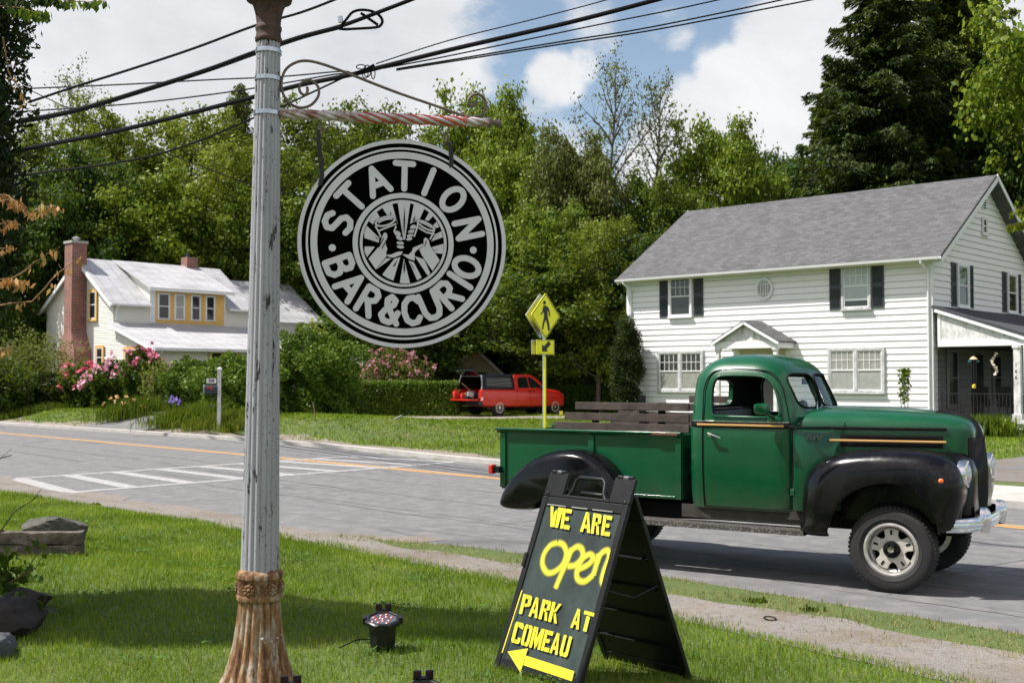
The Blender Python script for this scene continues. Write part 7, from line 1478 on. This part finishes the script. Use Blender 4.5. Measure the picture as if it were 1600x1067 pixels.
# ================================================================ PEDESTRIAN SIGN
def crossing_sign():
    D = 27.0; g = onground(850, D); g = Vector((g.x, D, H(g.x, D))); yaw = R(49); o = thing('crossing_sign', 'yellow pedestrian crossing sign with arrow plate on a post', 'sign', g, yaw)
    YS = M_('fluorescent_yellow', (.95, .93, .01), .4, var=.04); SV = M_('sign_back', (.42, .43, .44), .35, metal=.7, var=.1); BLK2 = M_('sign_black', (.01, .01, .01), .4); S = D/FPX
    top = P(850, 478, D).z-g.z; zc = P(850, 493.5, D).z-g.z; hh = .54; z1 = P(850, 542.5, D).z-g.z
    m = MB(); m.prism([(-.03, -.02), (-.03, .02), (-.022, .02), (-.022, -.012), (.022, -.012), (.022, .02), (.03, .02), (.03, -.02)], 'xy', -.2, top); m.build('post', STRAP, o); m = MB(); m.bb(-.028, .034, -.034, -.0205, .25, z1-.22); m.build('reflective_strip', YS, o)
    def dia(r, rc=.05):
        pts = [(r, 0), (0, r), (-r, 0), (0, -r)]; out = []
        for i in range(4):
            p0, p1, p2 = Vector(pts[i-1]), Vector(pts[i]), Vector(pts[(i+1) % 4]); a = p1+(p0-p1).normalized()*rc; b = p1+(p2-p1).normalized()*rc; out += [a.lerp(p1, .0), a.lerp(p1, .6).lerp(b.lerp(p1, .6), .5), b]
        return [tuple(q) for q in out]
    def plate(nm, pts, y0, y1, mat, z): m = MB(); m.prism([(p[0], p[1]+z) for p in pts], 'xz', y0, y1); return m.build(nm, mat, o)
    plate('diamond_plate', dia(hh), -.052, -.040, YS, zc); plate('diamond_plate', dia(hh), .110, .122, SV, zc)
    m = MB(); e = dia(hh-.02, .04); e2 = dia(hh-.048, .035); m.loft([[(p[0], -.0535, p[1]+zc) for p in e], [(p[0], -.0535, p[1]+zc) for p in e2]], True, False, False); m.build('border', BLK2, o)
    rect = [(-.32, -.17), (.32, -.17), (.32, .17), (-.32, .17)]; plate('arrow_plate', rect, -.052, -.040, YS, z1); plate('arrow_plate', rect, .11, .122, SV, z1)
    m = MB(); m.loft([[(p[0]*k, -.0535, p[1]*k2+z1) for p in rect] for k, k2 in ((.95, .91), (.92, .86))], True, False, False); m.build('border', BLK2, o)
    m = MB(); c = .70710678; ar = [(-.16, 0), (-.02, .13), (-.02, .055), (.17, .055), (.17, -.055), (-.02, -.055), (-.02, -.13)]; rt_ = [(x*c-y*c, x*c+y*c) for x, y in ar]; m.add([(x*1.25, -.0545, y*.95+z1) for x, y in rt_], [tuple(range(7))[::-1]]); m.build('arrow', BLK2, o)
    m = MB(); Z = lambda pts: [((x-727)/190*hh*2*1.0, -(y-214)/297*hh*2) for x, y in pts]; _zc[0] = 0
    sx = lambda pts: poly(m, [(p[0], p[1]+zc) for p in Z(pts)], .0545)
    sx(ell(719, 131, 9.5, 13)); sx([(713, 150), (728, 148), (744, 158), (752, 175), (756, 205), (752, 220), (747, 218), (745, 190), (738, 178), (740, 218), (750, 262), (755, 305), (742, 310), (736, 270), (727, 240), (718, 265), (712, 303), (702, 302), (707, 262), (716, 222), (714, 190), (702, 205), (694, 210), (692, 203), (704, 190), (708, 165)]); m.build('walking_figure', BLK2, o)
    m = MB(); m.bb(-.03, .03, .02, .11, zc+.25, zc+.29); m.bb(-.03, .03, .02, .11, zc-.3, zc-.26); m.bb(-.03, .03, .02, .11, z1-.02, z1+.02); m.bb(-.03, .03, -.04, -.0201, zc+.25, zc+.29); m.bb(-.03, .03, -.04, -.0201, z1-.02, z1+.02); m.build('bracket', SV, o)
crossing_sign()
# ================================================================ OVERHEAD CABLES
CB = M_('cable_black', (.006, .006, .007), .85, spec=.08); CG = M_('cable_grey', (.022, .022, .022), .8, spec=.1)
def cable(label, pts, px_r, mat=CB, D0=38, D1=13, name='cable', x0=45, x1=1030):
    def dep(x): f = (x-x0)/(x1-x0); return 1/((1-f)/D0+f/D1) if 0 <= f <= 1 else (D0 if f < 0 else D1+(x1-x)*.004)
    w = [P(a, b, dep(a)) for a, b in catmull(pts, False, 6)]; o = MB().tube([p-w[0] for p in w], [px_r*p.y/FPX for p in w], 8).build(name, mat, None, ang=60); o.location = w[0]; return tag(o, label, 'cable', 'overhead cables')
cable('thick lower cable running from the left edge up to the top right of the sky', [(-60, 255), (45, 232), (200, 201), (400, 151), (470, 133), (545, 118), (600, 104), (700, 79), (800, 56), (900, 33), (1030, -1), (1120, -26)], 3.6)
cable('thick upper cable carrying the large splice loop', [(-60, 208), (28, 190), (120, 172), (240, 136), (330, 107), (400, 81), (470, 58), (530, 42), (585, 22), (650, -3), (700, -24)], 3.3)
cable('second strand wrapped along the upper cable', [(28, 193), (120, 175), (240, 139), (330, 110), (400, 85), (470, 61), (530, 45)], 1.8)
cable('thin cable above the thick ones crossing the top left sky', [(45, 160), (120, 135), (200, 110), (300, 77), (400, 40), (470, 20), (530, -3), (580, -25)], 2.1)
cable('nearly level thin wire ending at the lower cable', [(-50, 142), (60, 138), (200, 132), (330, 125), (440, 120), (530, 112), (548, 114)], 1.2, CG)
cable('thin wire just below the level one joining the lower cable', [(-50, 180), (60, 173), (200, 163), (330, 148), (440, 131), (520, 117), (545, 116)], 1.2, CG)
cable('sagging thin cable in front of the tree tops', [(-60, 280), (20, 276), (80, 268), (160, 258), (240, 243), (320, 217), (400, 183), (440, 167), (500, 139), (538, 121)], 1.6)
cable('faint drop wire slanting down to the right over the trees', [(40, 138), (120, 176), (200, 215), (300, 255), (400, 290), (520, 318)], .8, CG, D0=40, D1=45)
cable('thin wire right above the lower cable at the top', [(588, 100), (700, 64), (820, 34), (920, 8), (1000, -15)], 1.0)
cable('uppermost of the two close thin wires right of the splice', [(600, 107), (700, 88), (820, 63), (940, 38), (1060, 14), (1150, -6)], 1.2)
cable('upper wire of the close pair at the right', [(620, 108), (760, 85), (880, 65), (1000, 46), (1130, 20), (1250, -6)], 1.3)
cable('lower wire of the close pair at the right', [(620, 110), (760, 88), (880, 69), (1000, 51), (1130, 27), (1290, -4)], 1.3)
def loops():
    Dl = 18.5; z = lambda pts: [P(480+x/7.62, y/7.62, Dl) for x, y in pts]
    p = z(catmull([(380, 345), (470, 230), (540, 150), (640, 122), (760, 135), (850, 180), (895, 250), (870, 310), (800, 332), (600, 345), (450, 352), (380, 345)], False, 4)); r = 2.3*Dl/FPX; o = thing('splice_loop', 'large teardrop loop of spare cable on the upper cable', 'cable', p[0], 0, 'overhead cables')
    MB().tube([q-p[0] for q in p], r, 8).build('loop', CB, o, ang=60); q2 = z([(640, 160), (840, 300)]); MB().tube([q-p[0] for q in q2], r, 8).build('brace', CB, o, ang=60); q2 = z([(390, 200), (400, 270)]); MB().tube([q-p[0] for q in q2], r*1.7, 8).build('clamp', STRAP, o, ang=60)
    Dl = 17.3; cs = [(640, 800, 55, 26), (715, 850, 42, 70), (785, 870, 22, 75), (690, 880, 35, 55)]; o = thing('wire_coil', 'small messy coil of thin wire on the lower cable', 'cable', P(574, 112, Dl), 0, 'overhead cables')
    m = MB()
    for (x, y, a, b) in cs: m.tube([P(480+(x+a*math.cos(t))/7.62, (y+b*math.sin(t))/7.62, Dl+.05*math.sin(t))-o.location for t in np.linspace(0, 2*math.pi, 23)], .9*Dl/FPX, 5, False)
    m.build('coil', CB, o, ang=60); m = MB(); m.tube([P(480+x/7.62, y/7.62, Dl)-o.location for x, y in ((575, 870), (700, 830), (800, 775))], 2.2*Dl/FPX, 6); m.build('clamp', CB, o)
loops()
# ================================================================ LOW THINGS ON THE NEAR LAWN
def rock(name, label, loc, dims, seed, mat, rz=0, cat='stone', parent=None, group=None):
    rg = np.random.default_rng(seed); import bmesh; bm = bmesh.new(); bmesh.ops.create_icosphere(bm, subdivisions=4, radius=1)
    pl = rg.normal(size=(16, 3)); pl /= np.linalg.norm(pl, axis=1, keepdims=True); dd = rg.uniform(.52, .88, 16)
    for v in bm.verts:
        c = np.array(v.co)
        for n_, d in zip(pl, dd):
            k = c.dot(n_)-d
            if k > 0: c -= n_*k
        c *= 1+.03*math.sin(c[0]*9+seed)*math.sin(c[1]*11)+.02*math.sin(c[2]*23+c[0]*17); v.co = (c[0]*dims[0]/2, c[1]*dims[1]/2, c[2]*dims[2]/2)
    me = bpy.data.meshes.new(name); bm.to_mesh(me); bm.free(); smooth(me, 30); o = link(name, me, mat); o.location = loc; o.rotation_euler = (0, 0, rz); return tag(o, label, cat, group)
STN = M_('field_stone', (.075, .072, .058), .95, var=.6, vs=9, bump=1.0, bs=45); DST = M_('dark_slate', (.022, .018, .015), .85, var=.6, vs=9, bump=1.0, bs=45); LOG = M_('weathered_timber', (.105, .085, .066), .95, var=.6, vs=14, bump=1.0, bs=60)
g = ground(75, 842); rock('field_stone', 'large field stone lying behind the old timber', g+Vector((0, .15, .08)), (1.0, .5, .42), 3, STN, R(8)); rock('field_stone', 'small pale stone half sunk in the shaded lawn', ground(72, 957)+Vector((0, 0, .0)), (.24, .15, .12), 8, STN)
rock('slate_block', 'big dark slate block at the lower left edge', ground(18, 992)+Vector((0, 0, .10)), (.52, .5, .30), 12, DST, R(-10)); rock('slate_block', 'bluish broken slate at the very left edge', ground(-5, 1025)+Vector((0, 0, .05)), (.30, .4, .2), 15, M_('blue_slate', (.06, .07, .078), .8, var=.5, vs=9, bump=.7, bs=20)); rock('slate_block', 'low dark rock under the climbing stems', ground(28, 965)+Vector((0, 0, .08)), (.5, .45, .34), 17, DST, R(30))
def timber():
    g = ground(128, 868); o = thing('old_timber', 'two weathered grey timbers lying stacked at the left edge', 'timber', g, R(3)); rg = random.Random(6)
    for i, (z, L_, w, h) in enumerate(((.06, 1.25, .16, .10), (.175, 1.30, .15, .11))):
        m = MB(); rings = []
        for k in range(15): x = -L_+L_*k/14; rings.append([(x, (y)*w/2+rg.uniform(-.007, .007), z+zz*h/2+rg.uniform(-.008, .008)) for y, zz in ((-1, -1), (-.3, -1.05), (1, -1), (1.03, 0), (1, 1), (.2, 1.05), (-.4, .96), (-1, 1), (-1.04, .1))])
        m.loft(rings); m.build('timber', LOG, o, ang=25)
    p = np.stack([np.random.default_rng(3).uniform(-1.25, -.75, 500), np.random.default_rng(4).uniform(-.06, .06, 500), np.full(500, .245)], -1); npmesh('moss', leaves(p, .03, 1.3, 0, np.random.default_rng(5)), 4, L['yel'], o)
timber()
for (px, py, lb, n_, s_, hh, ww) in ((15, 905, 'dark leafy stems growing over the rocks at the left edge', 190, .07, .42, .22), (38, 868, 'small leafy weed in front of the timber', 70, .05, .16, .12), (30, 950, 'broad dark leaves above the slate block', 60, .09, .22, .16)):
    g = ground(px, py+40); o = thing('wild_plant', lb, 'plant', g); rg = np.random.default_rng(px); m = MB(); C_ = []
    for k in range(9):
        a, l_ = rg.uniform(0, 6.28), rg.uniform(.5, 1); pts = [(0, 0, 0), (ww*.4*l_*math.cos(a), ww*.3*math.sin(a), hh*.5*l_), (ww*l_*math.cos(a), ww*.6*l_*math.sin(a), hh*l_)]; m.tube(pts, [.005, .004, .002], 5); C_ += [np.array(pts[1]), np.array(pts[2])]
    m.build('stem', M_('dark_stem', (.05, .03, .02), .8), o); p = np.array([C_[rg.integers(len(C_))]+rg.normal(size=3)*.05 for _ in range(n_)]); npmesh('leaf', leaves(p, s_, 1.5, .3, rg), 4, L['deep'], o)
for i, (pts, lb) in enumerate((([(-10, 845), (22, 800), (50, 782), (62, 772)], 'bare forked twig above the stone'), ([(-10, 735), (0, 716), (18, 711)], 'short bare twig at the left edge against the road'), ([(15, 910), (55, 888), (60, 880)], 'thin bare twig over the lawn beside the rocks'))):
    w = [P(a, b, 7.6) for a, b in pts]; o = thing('bare_twig', lb, 'twig', w[0], 0, 'bare twigs at the left edge'); MB().tube([q-w[0] for q in w], [.005, .004, .003, .002][:len(w)], 5).build('stem', M_('twig_brown', (.07, .045, .035), .9), o); k = [w[-2], w[-2].lerp(w[-1], .6)+Vector((.03, 0, .05))]; MB().tube([q-w[0] for q in k], .0018, 4).build('twig', M_('twig_brown', (.07, .045, .035), .9), o)
def flood(label, loc, rz, tilt=R(24), cab=None, sc=1.0):
    o = thing('floodlight', label, 'floodlight', loc, rz, 'black ground floodlights around the lamp post', scale=(sc, sc, sc)); bm_ = M_('black_housing', (.010, .010, .011), .35, var=.2, vs=20); m = MB()
    oc = lambda r, z, k=8: [(r*math.cos(R(22.5)+i*math.pi/4), r*math.sin(R(22.5)+i*math.pi/4), z) for i in range(8)]
    m.loft([oc(.075, -.01), oc(.085, .03), oc(.088, .11), oc(.095, .15)]); m.build('body', bm_, o, bevel=.004)
    h = thing('head', None, None); h.parent = o; h.matrix_local = Matrix.Translation((0, 0, .165)) @ Matrix.Rotation(tilt*.55, 4, 'X'); m = MB(); m.loft([oc(.100, -.022), oc(.118, -.016), oc(.118, .010), oc(.108, .018), oc(.092, .018), oc(.088, .006)], True, True, False); m.build('frame', bm_, h, bevel=.003)
    n = NTh('led_glass'); m = MB(); m.add([(.09*math.cos(a), .09*math.sin(a), .007) for a in np.linspace(0, 2*math.pi, 33)[:-1]], [tuple(range(32))]); m.build('lens', mat_glass('smoked_lens', (.10, .11, .13), .06), h)
    rd = M_('red_led', (.9, .06, .03), .3)
    for i in range(13):
        a = i*2.4; r = .018*math.sqrt(i)*1.15; q = MB(); q.lathe([(.0085, 0), (.0085, .003), (.004, .006), (0, .007)], 10, Matrix.Translation((r*math.cos(a), r*math.sin(a), .0075))); q.build('led', rd, h)
    for i in range(4): a = i*math.pi/2+R(90); m = MB(); m.box((.113*math.cos(a), .113*math.sin(a), .004), (.022, .05, .045), (0, 0, a)); m.build('clip', bm_, h, bevel=.003)
    m = MB(); [m.box((x, .115, .035), (.04, .012, .05)) for x in (-.03, .03)]; m.build('hinge', bm_, h, bevel=.003)
    if cab: m = MB(); m.tube(cab, .0045, 6); m.build('cable', CB, o, ang=60)
g = P(598, 1010, 7.25); flood('black floodlight with red diodes standing in the lawn right of the lamp post', Vector((g.x, g.y, H(g.x, g.y)+.02)), R(4), cab=[(-.08, 0, .05), (-.16, -.06, .06), (-.26, -.14, .03)])
for px, D, lb in ((666, 5.62, 'floodlight only half visible at the bottom edge between lamp post and sandwich board'), (457, 5.52, 'floodlight peeping out beside the rusty post base')): x = (px-800)/FPX*D; flood(lb, Vector((x, D, H(x, D)+.01)), R(10))
w = ground(1203, 968); m = MB(); m.tube([(.045*math.cos(a), .07*math.sin(a), .012) for a in np.linspace(0, 2*math.pi, 21)], .005, 6, False); tag(m.build('rubber_ring', BLK, None, ang=60, loc=w), 'small black ring lying on the gravel path', 'ring')
for (px, py, lb) in ((1268, 948, 'first low weed on the verge right of the board'), (1180, 935, 'small weed at the left of the verge'), (148, 783, 'grass tuft on the path edge at the left'), (1175, 905, 'low weed at the asphalt edge')):
    g = ground(px, py+6); clump('weed', lb, px, g.y, .20, .12, .065, 40, L['mid'], 'weed', 'weeds on the verge', lw=.03, at=tuple(g))
g = ground(495, 660); o = thing('garden_stake', 'thin leaning stake in the grass right of the lamp post', 'stake', g); MB().tube([(0, 0, -.1), (-.12, 0, .62)], .02, 6).build('stake', MBARKL, o)
g = ground(620, 657); o = thing('drain_pipe', 'short grey pipe end in the grass before the hedge', 'pipe', g); MB().tube([(-.1, 0, .02), (.16, .1, .16)], .035, 10).build('pipe', M_('grey_pipe', (.22, .22, .22), .6), o, ang=60)
g = ground(874, 652); o = thing('yellow_marker', 'tiny yellow marker flag beside the red pickup front wheel', 'marker', g); MB().tube([(0, 0, 0), (0, 0, .3)], .01, 5).build('stem', STRAP, o); MB().bb(0, .16, -.005, .005, .12, .30).build('flag', M_('marker_yellow', (.75, .7, .02), .5), o)
